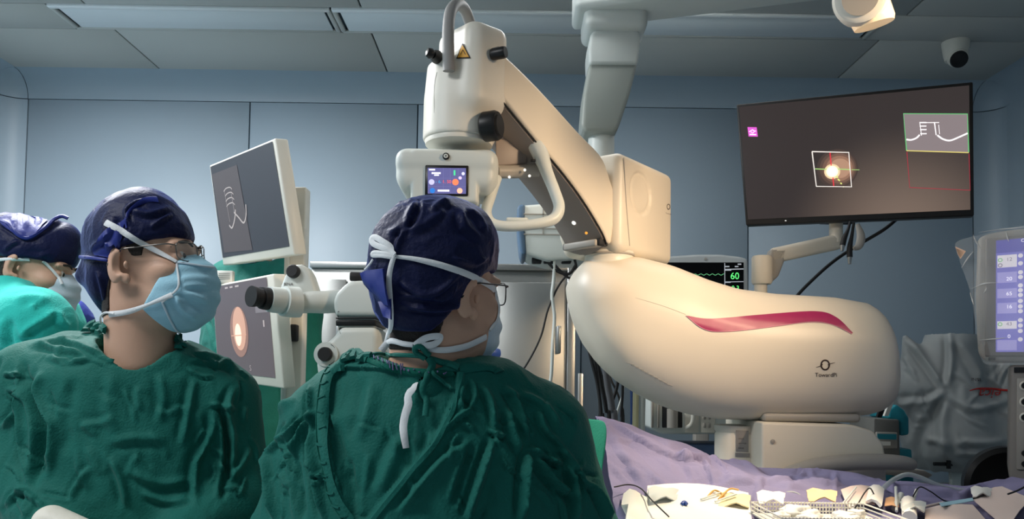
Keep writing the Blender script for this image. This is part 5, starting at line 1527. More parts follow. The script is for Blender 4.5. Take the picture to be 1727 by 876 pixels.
line_px('screen_logo_mark', [(1262, 222), (1265, 224), (1268, 221)], 0.002, M_uiw); line_px('screen_logo_mark', [(1259.5, 226.5), (1270.5, 226)], 0.003, M_uiw)
u, v = uvof(1404, 272)
for k, (rr, c_) in enumerate(((0.062, (62, 50, 46)), (0.055, (80, 62, 54)), (0.048, (104, 78, 66)), (0.040, (134, 100, 82)), (0.031, (160, 124, 102)))):
    pl.disc('eye_image', u + 0.003 * k, v, rr, emis('eye_ring_%d' % k, c_, 1.0), scr, 0.0016 + 0.0004 * k, 36)
u, v = uvof(1395, 278)
for k, (rr, c_) in enumerate(((0.024, (214, 190, 150)), (0.018, (240, 228, 196)), (0.012, (255, 252, 240)))):
    pl.disc('eye_glare', u, v, rr, emis('glare_%d' % k, c_, 1.0 + 0.2 * k), scr, 0.0038 + 0.0004 * k, 28)
line_px('target_box', [(1363, 247), (1425.5, 243), (1426.5, 301.5), (1366, 306), (1363, 247)], 0.0035, emis('target_white', (222, 214, 206), 1.0), 0.0055)
M_cg, M_cr = emis('cross_green', (150, 190, 110), 1.0), emis('cross_red', (214, 44, 60), 1.0)
line_px('cross_line', [(1366, 276), (1388, 275)], 0.003, M_cg); line_px('cross_line', [(1402, 273), (1426, 272)], 0.003, M_cg); line_px('cross_line', [(1428, 272), (1442, 271)], 0.002, M_cg)
line_px('cross_line', [(1393.5, 246), (1394, 268)], 0.003, M_cr); line_px('cross_line', [(1395.5, 288), (1396, 303)], 0.003, M_cr)
for k in range(4): line_px('green_fleck', [(1400 + 4 * k, 284 + 6 * k), (1404 + 3 * k, 288 + 5 * k)], 0.004, emis('fleck', (206, 214, 120), 1.0))
poly_px('scan_inset', [(1522, 168), (1524.5, 230), (1631, 224), (1630.5, 159)], mat('inset_grey', (40, 36, 36), 0.5, emit=(140, 128, 130), estr=1.0), 0.002)
line_px('inset_border', [(1524.5, 231), (1522, 168), (1630.5, 159), (1631, 224)], 0.003, emis('border_green', (96, 176, 110), 1.0), 0.003)
line_px('inset_border', [(1524.5, 231), (1631, 225)], 0.003, emis('border_yellow', (206, 190, 110), 1.0), 0.0035)
line_px('inset_border', [(1525, 233), (1527, 293.5), (1632, 289), (1631.5, 227)], 0.0022, emis('border_red', (150, 40, 56), 1.0), 0.003)
M_ow = emis('scan_white', (236, 230, 230), 1.05)
line_px('scan_line', catmull([(1525, 212), (1533, 212), (1542, 208), (1548, 202)], 5), 0.005, M_ow); line_px('scan_line', catmull([(1578, 200), (1588, 206), (1600, 207), (1615, 200), (1630, 192)], 5), 0.005, M_ow)
for y in (180, 186, 192, 199): line_px('scan_line', [(1549, y + 1), (1560, y)], 0.0035, M_ow)
line_px('scan_line', [(1550, 181), (1582, 178)], 0.0025, M_ow); line_px('scan_line', [(1574, 179), (1576, 200)], 0.003, M_ow); line_px('scan_line', [(1581, 182), (1582, 198)], 0.0018, M_ow); line_px('scan_line', [(1549, 180), (1551, 203)], 0.002, M_ow)
box('power_light', pl.at(0.19, 0.978, 0.002), (0.004, 0.002, 0.002), M_led, t)
# its arm, standing on the microscope body
da = 2.53
tube('arm_upright', [P(1283, 500, da), P(1283, 470, da)], 0.020, M_cream, t, 2, 20, smooth_path=False)
lathe('arm_joint', [(0.002, -0.045), (0.028, -0.045), (0.032, -0.038), (0.032, 0.038), (0.028, 0.045), (0.002, 0.045)], M_cream, t, P(1285, 456, da), (0, 0, 1), 26)
hexa('arm_lower', [P(1297, 420, da), P(1420, 393, da), P(1420, 420, da), P(1300, 446, da)] + [P(1297, 420, da + 0.05), P(1420, 393, da + 0.05), P(1420, 420, da + 0.05), P(1300, 446, da + 0.05)], M_cream, t, bev=0.012, seg=3)
px_prism('arm_knuckle', [(1296, 440), (1300, 420), (1330, 418), (1324, 440), (1314, 466), (1298, 480), (1294, 470)], da + 0.0, da + 0.04, M_lgrey, 0.008, 3, t)
tube('arm_riser', [P(1410, 410, da + 0.02), P(1410, 374, da + 0.02)], 0.021, M_cream, t, 2, 18, smooth_path=False)
box('arm_mount', P(1411, 352, da + 0.06), (0.11, 0.04, 0.10), M_dark, t, bev=0.006)
cb = tube('power_cable', [P(1517, 366, 2.53), P(1490, 388, 2.53), P(1450, 412, 2.6), P(1410, 438, 2.6), P(1375, 468, 2.6), P(1340, 505, 2.6), P(1325, 540, 2.6)], 0.0055, M_rubber, None, 8, 10)
tag(cb, 'thick black cable running diagonally down from the large monitor', 'cable')
for k, (lab, pts, tip) in enumerate((('black connector lead hanging left under the large monitor', [(1434, 374), (1430, 388), (1424, 402), (1421, 414)], (1420, 424)), ('black connector lead hanging right under the large monitor', [(1440, 376), (1437, 396), (1433, 418), (1433, 434)], (1433, 446)))):
    t2 = thing('connector_lead', lab, 'connector', P(*tip, 2.38), 'connector leads under the large monitor')
    tube('sleeve', [P(x, y, 2.40) for x, y in pts], [0.004, 0.005, 0.008, 0.0085], M_rubber, t2, 5, 12)
    tube('plug', [P(*pts[-1], 2.40), P(*tip, 2.40)], [0.007, 0.0045], M_steel2, t2, 3, 12)
t2 = tube('cable_loop', [P(1446, 378, 2.41), P(1452, 398, 2.41), P(1449, 414, 2.41), P(1440, 420, 2.41)], [0.006, 0.012, 0.012, 0.006], M_lgrey, None, 5, 12)
tag(t2, 'grey loop of cable hanging beside the connectors under the monitor', 'cable')
# ================================================================== ceiling pendant, spot lamp, camera
DP = 2.9
pd = thing('ceiling_pendant', 'grey ceiling pendant arm dropping behind the microscope elbow', 'pendant', (P(1015, 0, DP).x, DP, P(1015, 440, DP).z))
zA, zB = P(1030, -20, DP).z, P(1030, 48, DP).z
e1 = P(1640, 0, 2.5)
L_ = P(966, 30, DP); 
hexa('boom', [Vector((L_.x, DP - 0.14, zA)), Vector((e1.x, 2.38, zA)), Vector((e1.x, 2.38, zB + 0.02)), Vector((L_.x, DP - 0.14, zB + 0.01))] +
     [Vector((L_.x, DP + 0.06, zA)), Vector((e1.x, 2.58, zA)), Vector((e1.x, 2.58, zB + 0.02)), Vector((L_.x, DP + 0.06, zB + 0.01))], M_cool, pd, bev=0.02, seg=3)
lathe('ceiling_flange', [(0.10, zB), (0.10, ZC - 0.03), (0.16, ZC - 0.03), (0.16, ZC)], M_cool, pd, (e1.x - 0.1, 2.48, 0), (0, 0, 1), 28)
box('boom_joint', (P(1033, 0, DP).x, DP - 0.03, P(0, 36, DP).z), (0.225, 0.2, 0.095), M_cool, pd, bev=0.03, seg=4)
px_prism('forearm_cover', [(996, 56), (1006, 48), (1072, 46), (1080, 54), (1080, 80), (1076, 108), (994, 108), (993, 80)], DP - 0.10, DP + 0.06, M_cool, 0.012, 3, pd)
px_prism('forearm', [(994, 105), (1076, 105), (1062, 160), (1044, 214), (1038, 222), (986, 222), (980, 212), (984, 160)], DP - 0.09, DP + 0.05, mat('pendant_grey', (150, 156, 150), 0.45), 0.014, 3, pd)
tube('down_pole', [P(1014, 218, DP - 0.01), P(1014, 330, DP - 0.01)], 0.048, M_cool, pd, 2, 24, smooth_path=False)
# equipment box hanging on the pole
px_prism('equipment_box', [(880, 346), (960, 340), (1060, 338), (1062, 420), (985, 436), (925, 440), (886, 428)], DP - 0.12, DP + 0.12, M_cool, 0.012, 3, pd)
px_prism('blue_corner', [(872, 350), (878, 344), (886, 345), (884, 380), (887, 428), (880, 430), (876, 418), (872, 380)], DP - 0.125, DP + 0.125, mat('steel_blue', (84, 112, 140), 0.45), 0.008, 3, pd)
for y in (362, 386, 396): box('box_groove', P(935, y, DP - 0.122), (0.22, 0.003, 0.004), M_lgrey, pd)
box('box_groove', P(916, 374, DP - 0.122), (0.004, 0.003, 0.09), M_lgrey, pd)
for x in (905, 925, 955): box('socket', P(x, 440, DP - 0.06), (0.035, 0.04, 0.02), M_dark, pd, bev=0.004)
# leads below the box
for lab, pts, r_, m_ in (('white lead hanging straight down in front of the steel cabinet', [(935, 436), (934, 470), (931, 500), (935, 535), (932, 580), (930, 630), (924, 668)], 0.006, M_cool),
                         ('black lead slanting down across the steel cabinet', [(970, 452), (945, 478), (925, 520), (912, 568), (890, 612), (868, 642)], 0.0035, M_rubber),
                         ('black lead looping under the pendant box', [(892, 388), (915, 420), (940, 452), (962, 470), (972, 455), (967, 430)], 0.0045, M_rubber),
                         ('short black lead curving towards the microscope body', [(925, 444), (940, 458), (960, 462), (972, 446)], 0.005, M_rubber)):
    o = tube('lead', [P(x, y, DP - 0.10) for x, y in pts], r_, m_, None, 6, 8)
    tag(o, lab, 'cable', 'leads below the pendant box')

DLA = 1.62
la = thing('surgical_lamp', 'white surgical spot lamp head at the top edge of the picture', 'lamp', P(1440, 10, DLA))
ax = Vector((-0.38, -0.80, -0.30)).normalized()
cl = P(1452, -2, DLA + 0.04)
lathe('lamp_drum', [(0.02, -0.07), (0.050, -0.065), (0.056, -0.05), (0.056, 0.022), (0.050, 0.034), (0.044, 0.036), (0.01, 0.036)], M_white, la, cl, ax, 36)
lathe('lamp_ring', [(0.024, 0.036), (0.036, 0.036), (0.036, 0.0385), (0.024, 0.0385)], M_lgrey, la, cl, ax, 36)
dn = Vector((0.25, 0.1, -0.95)).normalized()
lathe('lamp_lens', [(0.01, 0.0), (0.040, 0.0), (0.043, 0.028), (0.040, 0.038), (0.01, 0.04)], mat('warm_lens', (236, 210, 180), 0.25, emit=(255, 214, 160), estr=0.4), la, cl - ax * 0.01 + dn * 0.018 + Vector((0.016, 0, 0)), dn, 32)
tube('lamp_arm', [cl + Vector((0.02, 0.03, 0.03)), cl + Vector((0.05, 0.05, 0.25)), Vector((cl.x + 0.12, cl.y + 0.05, ZC))], 0.022, M_white, la, 6, 16)
sp = bpy.data.lights.new('spot_beam', 'SPOT'); sp.energy = 70; sp.color = (1.0, 0.80, 0.58); sp.spot_size = R(48); sp.spot_blend = 0.6; sp.shadow_soft_size = 0.045
so = bpy.data.objects.new('spot_beam', sp); so.location = cl + dn * 0.075 + Vector((0.02, 0, 0))
tgt = P(1240, 880, 1.55)
so.rotation_euler = (tgt - so.location).to_track_quat('-Z', 'Y').to_euler(); COL.objects.link(so)
so.parent = la; so.matrix_parent_inverse = Matrix.Translation(-Vector(la.location))
# unseen lamp head added to warm the microscope arm and body
lb = thing('surgical_lamp', 'added unseen lamp head for warm light, above the frame at right', 'lamp', (1.35, 1.05, 2.35))
c2_ = Vector((1.35, 1.05, 2.35)); aim = (Vector((0.24, 2.2, 1.58)) - c2_).normalized()
lathe('lamp_drum', [(0.03, -0.10), (0.10, -0.09), (0.15, -0.03), (0.16, 0.0), (0.15, 0.01), (0.01, 0.005)], M_white, lb, c2_, aim, 36)
lathe('lamp_lens', [(0.01, 0.006), (0.14, 0.011), (0.14, 0.016), (0.01, 0.018)], mat('warm_lens', (236, 210, 180), 0.25), lb, c2_, aim, 32)
tube('lamp_arm', [c2_ - aim * 0.09, c2_ + Vector((0.15, -0.1, 0.15)), Vector((1.5, 0.95, ZC))], 0.022, M_white, lb, 6, 16)
s2 = bpy.data.lights.new('added_warm_beam', 'SPOT'); s2.energy = 160; s2.color = (1.0, 0.72, 0.46); s2.spot_size = R(58); s2.spot_blend = 1.0; s2.shadow_soft_size = 0.12
o2 = bpy.data.objects.new('added_warm_beam', s2); o2.location = c2_ + aim * 0.03; o2.rotation_euler = aim.to_track_quat('-Z', 'Y').to_euler(); COL.objects.link(o2)
o2.parent = lb; o2.matrix_parent_inverse = Matrix.Translation(-c2_)
# dome camera under the ceiling
cc = P(1612, 118, 3.62)
dc = thing('security_camera', 'white dome security camera under the ceiling above the large monitor', 'camera', (cc.x, cc.y, ZC))
lathe('mount', [(0.06, 0.0), (0.058, -0.02), (0.052, -0.06), (0.045, -0.085), (0.01, -0.09)][::-1], M_white, dc, (cc.x, cc.y, ZC), (0, 0, 1), 28)
bm = bmesh.new(); bmesh.ops.create_uvsphere(bm, u_segments=24, v_segments=14, radius=0.046); bmesh.ops.translate(bm, vec=(cc.x, cc.y - 0.015, ZC - 0.075), verts=bm.verts)
link('ball', bm_mesh('ball', bm), M_white, dc)
lathe('lens', [(0.002, 0.0), (0.038, 0.0), (0.036, 0.012), (0.02, 0.018), (0.002, 0.019)], M_black, dc, Vector((cc.x - 0.008, cc.y - 0.04, ZC - 0.095)), (-0.12, -0.8, -0.55), 26)

# ================================================================== steel cabinet and things along the back wall
DCB = 3.5
x0, x1 = P(522, 500, DCB).x, P(972, 500, DCB).x
ztc = P(700, 443, DCB).z
cb = thing('steel_cabinet', 'wide stainless steel cabinet standing against the back wall', 'cabinet', ((x0 + x1) / 2, 3.8, 0))
box('carcass', ((x0 + x1) / 2, 3.82, ztc / 2), (x1 - x0, 0.6, ztc), M_steel, cb, bev=0.004)
box('top_rail', ((x0 + x1) / 2, 3.512, ztc - 0.014), (x1 - x0 + 0.006, 0.02, 0.028), M_steel2, cb, bev=0.003)
sm = [x0 + 0.01] + [P(x, 0, DCB).x for x in (596, 722, 843)] + [x1 - 0.045]
for a, b in zip(sm[:-1], sm[1:]):
    d_ = box('door', ((a + b) / 2, 3.507, ztc / 2 - 0.02), (b - a - 0.008, 0.018, ztc - 0.12), M_steel, cb, bev=0.003)
    box('door_handle', (b - 0.03, 3.488, P(0, 560, DCB).z), (0.018, 0.02, 0.12), M_steel2, d_, bev=0.004)
box('corner_post', (x1 - 0.02, 3.51, ztc / 2), (0.038, 0.02, ztc), M_steel2, cb, bev=0.003)
hb = P(979, 665, 3.3)
hbx = thing('steel_upright', 'short bright steel upright beside the cabinet edge', 'post', (hb.x, 3.3, 0))
box('upright_bar', (hb.x, 3.3, P(979, 630, 3.3).z / 2), (0.022, 0.02, P(979, 630, 3.3).z), M_steel2, hbx, bev=0.003)
box('upright_foot', (hb.x, 3.3, 0.015), (0.2, 0.2, 0.03), M_steel, hbx, bev=0.005)
# blue padded rest with cream post behind the surgeon's shoulder
br = thing('blue_headrest', 'blue rounded pad on a cream post beside the surgeon in the middle', 'headrest', (P(818, 600, 1.95).x, 1.95, 0))
tube('pad', [P(792, 592, 1.93), P(806, 594, 1.92), P(826, 596, 1.92), P(842, 596, 1.93)], [0.010, 0.018, 0.018, 0.010], M_bluep, br, 6, 18)
tube('pad_lip', [P(802, 585, 1.92), P(820, 585, 1.915), P(838, 589, 1.92)], [0.006, 0.008, 0.005], mat('pale_blue', (110, 140, 196), 0.4), br, 5, 12)
tube('post', [(P(818, 0, 1.97).x, 1.97, P(818, 598, 1.97).z), (P(818, 0, 1.97).x, 1.97, 0.03)], 0.02, M_cream, br, 2, 18, smooth_path=False)
lathe('post_top', [(0.002, 0), (0.026, 0), (0.026, 0.09), (0.015, 0.10)], M_cream, br, P(818, 575, 2.0), (0, 0, 1), 20)
lathe('foot', [(0.01, 0), (0.12, 0), (0.12, 0.02), (0.01, 0.03)], M_lgrey, br, (P(818, 0, 1.97).x, 1.97, 0), (0, 0, 1), 24)
# patient monitor
DPM = 3.36
pm = thing('patient_monitor', 'grey vital-signs monitor with green numbers behind the microscope body', 'monitor', (P(1190, 600, DPM).x, DPM, 0))
px_prism('housing', [(1112, 440), (1130, 432), (1175, 429), (1215, 429), (1250, 433), (1262, 437), (1264, 520), (1262, 560), (1112, 560)], DPM, DPM + 0.12, mat('monitor_grey', (168, 172, 172), 0.45), 0.012, 3, pm)
pp = Plane(P(1118, 443, DPM - 0.002), P(1254, 443, DPM - 0.002), P(1254, 540, DPM - 0.002), P(1118, 540, DPM - 0.002))
s_ = pp.rect('screen', 0, 0, 1, 1, mat('screen_black', (12, 13, 15), 0.2), pm, 0.001)
uv = lambda x, y: ((x - 1118) / 136, (y - 443) / 97)
M_gr = emis('vital_green', (96, 230, 120), 1.15); M_gw = emis('vital_grey', (150, 154, 160), 0.9); M_gd = emis('vital_dim', (90, 160, 110), 0.9)
pp.text('reading', '60', *uv(1239, 466.5), 0.040, M_gr, s_, 0.003, 0.95); pp.text('reading', '0.3', *uv(1240, 487), 0.029, M_gr, s_, 0.003, 0.95)
pp.line('trace', [uv(1165 + 2 * k, 463.5 + 1.2 * math.sin(k * 1.3)) for k in range(29)], 0.0025, M_gd, s_, 0.002)
pp.line('trace', [uv(1212, 487), uv(1218, 485), uv(1222, 488)], 0.003, M_gw, s_, 0.002)
for a, b, w_ in (((1222, 444), (1222.5, 538), 0.003), ((1222, 455), (1254, 454), 0.004), ((1222, 476), (1254, 475.5), 0.003), ((1222, 456), (1233, 456), 0.005), ((1222, 476.5), (1232, 476.5), 0.005)): pp.line('panel_line', [uv(*a), uv(*b)], w_, M_gw, s_, 0.002)
for x, y, w_ in ((1226, 450, 4), (1242, 450, 3), (1247, 446, 3)): pp.line('small_text', [uv(x - w_, y), uv(x + w_, y)], 0.005, M_gw, s_, 0.002)
lathe('camera_dot', [(0.001, 0), (0.006, 0), (0.006, 0.002), (0.001, 0.002)], M_lgrey, pm, P(1190, 437, DPM - 0.0), (0, -1, 0), 14)
box('stand', (P(1190, 0, DPM).x, DPM + 0.06, P(0, 560, DPM).z / 2), (0.06, 0.05, P(0, 560, DPM).z), M_lgrey, pm, bev=0.005)
box('stand_foot', (P(1190, 0, DPM).x, DPM + 0.06, 0.03), (0.4, 0.3, 0.06), M_lgrey, pm, bev=0.015)
# anaesthesia trolley under the microscope body
DA = 2.98
at = thing('anaesthesia_trolley', 'white instrument trolley with blue base under the microscope body', 'trolley', (P(1150, 700, DA).x, DA + 0.15, 0))
px_prism('upper_unit', [(1094, 640), (1240, 640), (1240, 733), (1116, 733), (1096, 722)], DA, DA + 0.2, M_cool, 0.01, 3, at)
zq = P(0, 734, DA).z
box('blue_cabinet', ((P(1122, 0, DA).x + P(1260, 0, DA).x) / 2, DA + 0.10, zq / 2 + 0.03), (P(1260, 0, DA).x - P(1122, 0, DA).x, 0.2, zq - 0.06), M_navyp, at, bev=0.008)
box('cabinet_door', (P(1205, 0, DA).x, DA + 0.008, zq - 0.2), (0.045, 0.012, 0.3), M_navyp, at, bev=0.004)
px_prism('window', [(1117, 668), (1151, 668), (1151, 722), (1117, 722)], DA - 0.004, DA + 0.05, M_dark, 0.003, 2, at)
tube('flow_cylinder', [P(1134, 722, DA - 0.012), P(1134, 690, DA - 0.012)], 0.02, M_lgrey, at, 2, 14, smooth_path=False)
px_prism('unit_panel', [(1155, 664), (1179, 664), (1179, 731), (1155, 731)], DA - 0.008, DA + 0.05, M_white, 0.005, 2, at)
tube('panel_grip', [P(1158, 690, DA - 0.012), P(1167, 694, DA - 0.03), P(1169, 705, DA - 0.034), P(1166, 716, DA - 0.03), P(1158, 722, DA - 0.012)], 0.008, M_white, at, 6, 10)
px_prism('unit_panel', [(1182, 664), (1207, 664), (1207, 731), (1182, 731)], DA - 0.006, DA + 0.05, M_white, 0.005, 2, at)
for x in (1188, 1196): 
    for y in (688, 704, 718): box('gauge', P(x, y, DA - 0.008), (0.010, 0.006, 0.018), M_lgrey, at, bev=0.002, seg=1)
for x in (1100, 1110): box('unit_rib', P(x, 690, DA - 0.002), (0.008, 0.01, 0.14), M_lgrey, at, bev=0.002, seg=1)
# hanging cables and hoses left of the trolley
cbl = [([(990, 575), (998, 610), (1008, 650), (1014, 700), (1016, 760)], 0.006, M_rubber), ([(997, 580), (1004, 615), (1010, 660), (1012, 700), (1010, 760)], 0.005, M_rubber), ([(1006, 600), (1012, 640), (1022, 690), (1028, 760)], 0.007, M_rubber),
       ([(1020, 610), (1025, 650), (1032, 690), (1036, 760)], 0.012, mat('grey_cable', (92, 94, 98), 0.6)), ([(1010, 620), (1022, 660), (1030, 700), (1034, 760)], 0.005, M_rubber), ([(1044, 625), (1040, 655), (1030, 690), (1024, 760)], 0.006, M_rubber),
       ([(1050, 628), (1050, 660), (1048, 700), (1048, 760)], 0.005, M_rubber), ([(1053, 630), (1050, 665), (1040, 700), (1030, 760)], 0.004, M_cool), ([(1066, 640), (1067, 680), (1066, 760)], 0.009, mat('cable_blue', (26, 52, 96), 0.5)), ([(1016, 600), (1030, 640), (1046, 680), (1052, 760)], 0.004, M_rubber)]
cl_lab = ['leftmost black cable hanging behind the microscope body', 'thin black cable second from left behind the microscope body', 'black cable crossing in front of the thick grey hose', 'thick grey hose among the hanging cables behind the microscope', 'thin black cable beside the thick grey hose',
          'black cable slanting leftwards among the hanging cables', 'straight black cable hanging near the blue hose', 'thin white cable slanting among the black ones', 'dark blue hose hanging at the right of the cables', 'thin black cable crossing rightwards over the other cables']
for k, ((pts, r_, m_), lab) in enumerate(zip(cbl, cl_lab)):
    dk = 2.66 + 0.028 * k
    o = tube('hanging_cable', [P(x, y, dk) for x, y in pts] + [Vector((P(pts[-1][0], 0, dk).x, dk, 0.02))], r_, m_, None, 6, 8)
    tag(o, lab, 'cable', 'cables hanging behind the microscope')
for k, (x, m_) in enumerate(((1076, mat('pale_yellow_tube', (204, 200, 160), 0.5)), (1087, M_cool))):
    o = tube('gas_hose', [P(x, 620, 2.84 + 0.05 * k), P(x - 2, 660, 2.84 + 0.05 * k), P(x - 4, 700, 2.84 + 0.05 * k), Vector((P(x - 6, 0, 2.9).x, 2.84 + 0.05 * k, 0.02))], 0.011, m_, None, 6, 10)
    tag(o, ['pale yellow gas hose hanging left of the white trolley', 'white gas hose hanging beside the pale yellow one'][k], 'hose', 'gas hoses beside the trolley')

# ================================================================== right-hand background
# teal device behind the microscope base
DT = 2.72
td = thing('teal_device', 'grey and teal tabletop device behind the right end of the microscope', 'device', (P(1505, 760, DT).x, DT + 0.1, 0))
px_prism('case', [(1474, 706), (1517, 708), (1519, 770), (1474, 772)], DT, DT + 0.2, mat('case_grey', (112, 112, 108), 0.5), 0.006, 2, td)
px_prism('front_panel', [(1478, 729), (1514, 730), (1514, 757), (1478, 757)], DT - 0.006, DT + 0.02, M_lgrey, 0.003, 2, td)
px_prism('teal_label', [(1480, 732), (1512, 733), (1512, 742), (1480, 741)], DT - 0.008, DT, M_teal, 0, 1, td)
px_prism('white_label', [(1482, 745), (1502, 745.5), (1502, 752), (1482, 752)], DT - 0.008, DT, M_paper, 0, 1, td)
px_prism('teal_shell', [(1500, 690), (1512, 682), (1526, 692), (1534, 706), (1534, 734), (1520, 736), (1518, 712), (1498, 706)], DT + 0.01, DT + 0.16, M_teal, 0.008, 3, td)
px_prism('teal_foot', [(1516, 758), (1538, 758), (1542, 815), (1500, 815)], DT + 0.01, DT + 0.16, M_teal, 0.006, 2, td)
tr_ = px_prism('tray', [(1480, 786), (1560, 794), (1574, 802), (1566, 808), (1480, 800)], DT - 0.15, DT + 0.1, M_lgrey, 0.004, 2, td)
box('pedestal', (P(1512, 0, DT).x, DT + 0.1, P(0, 815, DT).z / 2 + 0.01), (0.16, 0.2, P(0, 815, DT).z), M_lgrey, td, bev=0.006)
sh_ = sheet('leaning_panel', [[P(1512, 644, DT - 0.03), P(1518, 648, DT - 0.03)], [P(1490, 702, DT - 0.02), P(1497, 702, DT - 0.02)]], M_paper, thick=0.012)
tag(sh_, 'thin white panel leaning on the teal device', 'panel')
sh_ = sheet('leaning_panel', [[P(1500, 640, DT - 0.06), P(1507, 648, DT - 0.06)], [P(1478, 704, DT - 0.05), P(1486, 704, DT - 0.05)]], M_dark, thick=0.012)
tag(sh_, 'thin dark panel leaning beside the teal device', 'panel')
# plastic-covered equipment
DK = 3.05
ck = thing('covered_equipment', 'equipment under a grey plastic cover with red lettering, near the right wall', 'covered equipment', (P(1605, 800, DK).x, DK + 0.15, 0))
ck_p = lambda x, y, dy=0.0: P(x, y, DK + dy)
def csd(p):
    d = e_cap(p, ck_p(1603, 585, 0.1), ck_p(1604, 740, 0.12), 0.10, 0.17)
    d = smin(d, e_cap(p, ck_p(1527, 570, 0.1), ck_p(1560, 650, 0.12), 0.012, 0.10), 0.06)
    d = smin(d, e_cap(p, ck_p(1600, 566, 0.12), ck_p(1690, 585, 0.12), 0.025, 0.05), 0.08)
    d = smin(d, e_cap(p, ck_p(1540, 660, 0.12), ck_p(1560, 760, 0.12), 0.09, 0.06), 0.06)
    d = smin(d, e_cap(p, ck_p(1690, 620, 0.12), ck_p(1690, 740, 0.12), 0.13, 0.14), 0.06)
    return smax(d, P(0, 776, DK).z - p[..., 2] + (p[..., 0] - ck_p(1560, 0).x) * 0.0, 0.01)
me = surfnet('plastic_cover', csd, rng_(ck_p(1470, 0).x, ck_p(1790, 0).x, 0.006), rng_(DK - 0.15, DK + 0.36, 0.006), rng_(P(0, 800, DK).z, P(0, 540, DK).z, 0.006), 2)
crease(me, [([(1530, 572), (1560, 610), (1594, 658)], 5, 0.018), ([(1602, 558), (1604, 610), (1598, 655)], 6, 0.018), ([(1597, 660), (1560, 678), (1510, 680)], 6, 0.014), ([(1600, 665), (1640, 690), (1700, 676)], 6, 0.012),
            ([(1597, 665), (1590, 720), (1594, 770)], 9, 0.016), ([(1610, 570), (1640, 610), (1660, 650)], 7, 0.012), ([(1600, 670), (1560, 720), (1545, 770)], 8, -0.014), ([(1610, 745), (1660, 748), (1700, 742)], 6, 0.012), ([(1560, 740), (1590, 748), (1600, 760)], 6, 0.012), ([(1610, 765), (1660, 766), (1700, 762)], 5, 0.010), ([(1515, 600), (1510, 640), (1530, 700)], 6, 0.012)]
       + rand_strokes(rg, 30, (1510, 580, 1700, 770), 60, 50, 50, 5, 0.006))
cv = link('plastic_cover', me, M_cover, ck)
bK = bvh_of(cv)
g, f = text_geo('eica')
vs = []
for a in g:
    x, y = -a[0] * 1.05, -a[1]               # the lettering hangs upside down
    x += 0.25 * y
    px, py = 1668 + x * 24, 664 - y * 24
    h = hit(px, py, bK); vs.append(h[0] + h[1] * 0.004 if h else P(px, py, DK))
link('red_lettering', pymesh('red_lettering', vs, f), M_red, cv, False)
ribbon('red_flourish', [(1634, 660), (1646, 656), (1670, 656), (1700, 659)], [0.003, 0.007, 0.008], bK, M_red, cv, off=0.004, thick=0.001)
surf_text('small_lettering', 'INSI.', 1646, 641, 8, bK, M_ink, cv, off=0.004, stretch=1.2)
box('stand_body', (P(1650, 0, DK).x, DK + 0.16, 0.48), (0.26, 0.2, 0.92), M_lgrey, ck, bev=0.01)
box('stand_panel', (P(1640, 0, DK).x, DK + 0.05, P(0, 800, DK).z - 0.1), (0.16, 0.02, 0.35), M_cool, ck, bev=0.005)
tube('stand_bar', [P(1575, 783, DK - 0.0), P(1620, 784, DK), P(1668, 787, DK)], 0.007, M_black, ck, 3, 10)
tube('stand_clip', [P(1600, 777, DK - 0.01), P(1600, 791, DK - 0.01)], 0.008, M_black, ck, 2, 10)
box('stand_side', (P(1590, 0, DK).x, DK + 0.18, 0.44), (0.10, 0.25, 0.86), M_dark, ck, bev=0.01)
wh = lathe('black_drum', [(0.02, -0.04), (0.11, -0.04), (0.125, -0.03), (0.125, 0.03), (0.11, 0.04), (0.09, 0.03), (0.02, 0.03)], M_black, None, P(1700, 822, 2.5), (-0.35, -0.9, 0), 40)
tag(wh, 'large black round drum at lower right behind the console', 'drum')
wh2 = box('drum_stand', (P(1700, 0, 2.5).x, 2.5, 0.42), (0.1, 0.06, 0.72), M_dark, wh, bev=0.01)

# bagged console at the right edge
DX = 2.18
cx = thing('bagged_console', 'surgical console with bagged violet touch screen at the right edge', 'console', (P(1760, 700, DX).x, DX + 0.15, 0))
px_prism('display_housing', [(1655, 398), (1668, 392), (1700, 388), (1850, 386), (1850, 612), (1680, 612), (1664, 608), (1656, 596), (1652, 500)], DX, DX + 0.06, M_lgrey, 0.012, 4, cx)
px_prism('display_bezel', [(1668, 400), (1850, 396), (1850, 603), (1668, 602)], DX - 0.006, DX + 0.02, mat('bezel_grey', (140, 134, 128), 0.45), 0.006, 3, cx)
pq = Plane(P(1685, 405, DX - 0.008), P(1838, 402, DX - 0.008), P(1838, 596, DX - 0.008), P(1685, 594, DX - 0.008))
s_ = pq.rect('screen', 0, 0, 1, 1, emis('panel_violet', (112, 108, 176), 0.9), cx, 0.0)
uq = lambda x, y: ((x - 1685) / 153, (y - 405) / 190)
M_pw, M_pv, M_pl = emis('panel_white', (206, 200, 206), 0.9), emis('panel_dark', (84, 80, 150), 0.9), emis('panel_light', (150, 144, 196), 0.9)
pq.rect('screen_header', *uq(1685, 405), *uq(1838, 427), M_pv, s_, 0.001)
for y0, y1, m_ in ((431, 452, M_pw), (543, 556, M_pw), (460, 478, M_pl), (488, 504, M_pl), (512, 530, M_pl), (575, 592, M_pl)): pq.rect('screen_row', *uq(1687, y0), *uq(1715, y1), m_, s_, 0.001)
M_pt, M_ptd = emis('panel_text', (240, 236, 240), 1.0), emis('panel_text_dark', (120, 112, 130), 0.9)
for tx_, y, m_ in (('12', 439, M_ptd), ('20', 472, M_pt), ('65', 497, M_pt), ('16', 519, M_pt), ('43', 548, M_ptd), ('0', 569, M_pt)): pq.text('screen_number', tx_, *uq(1704, y), 0.014, m_, s_, 0.002)
pq.text('screen_heading', 'CUT', *uq(1728, 409), 0.012, M_pt, s_, 0.002)
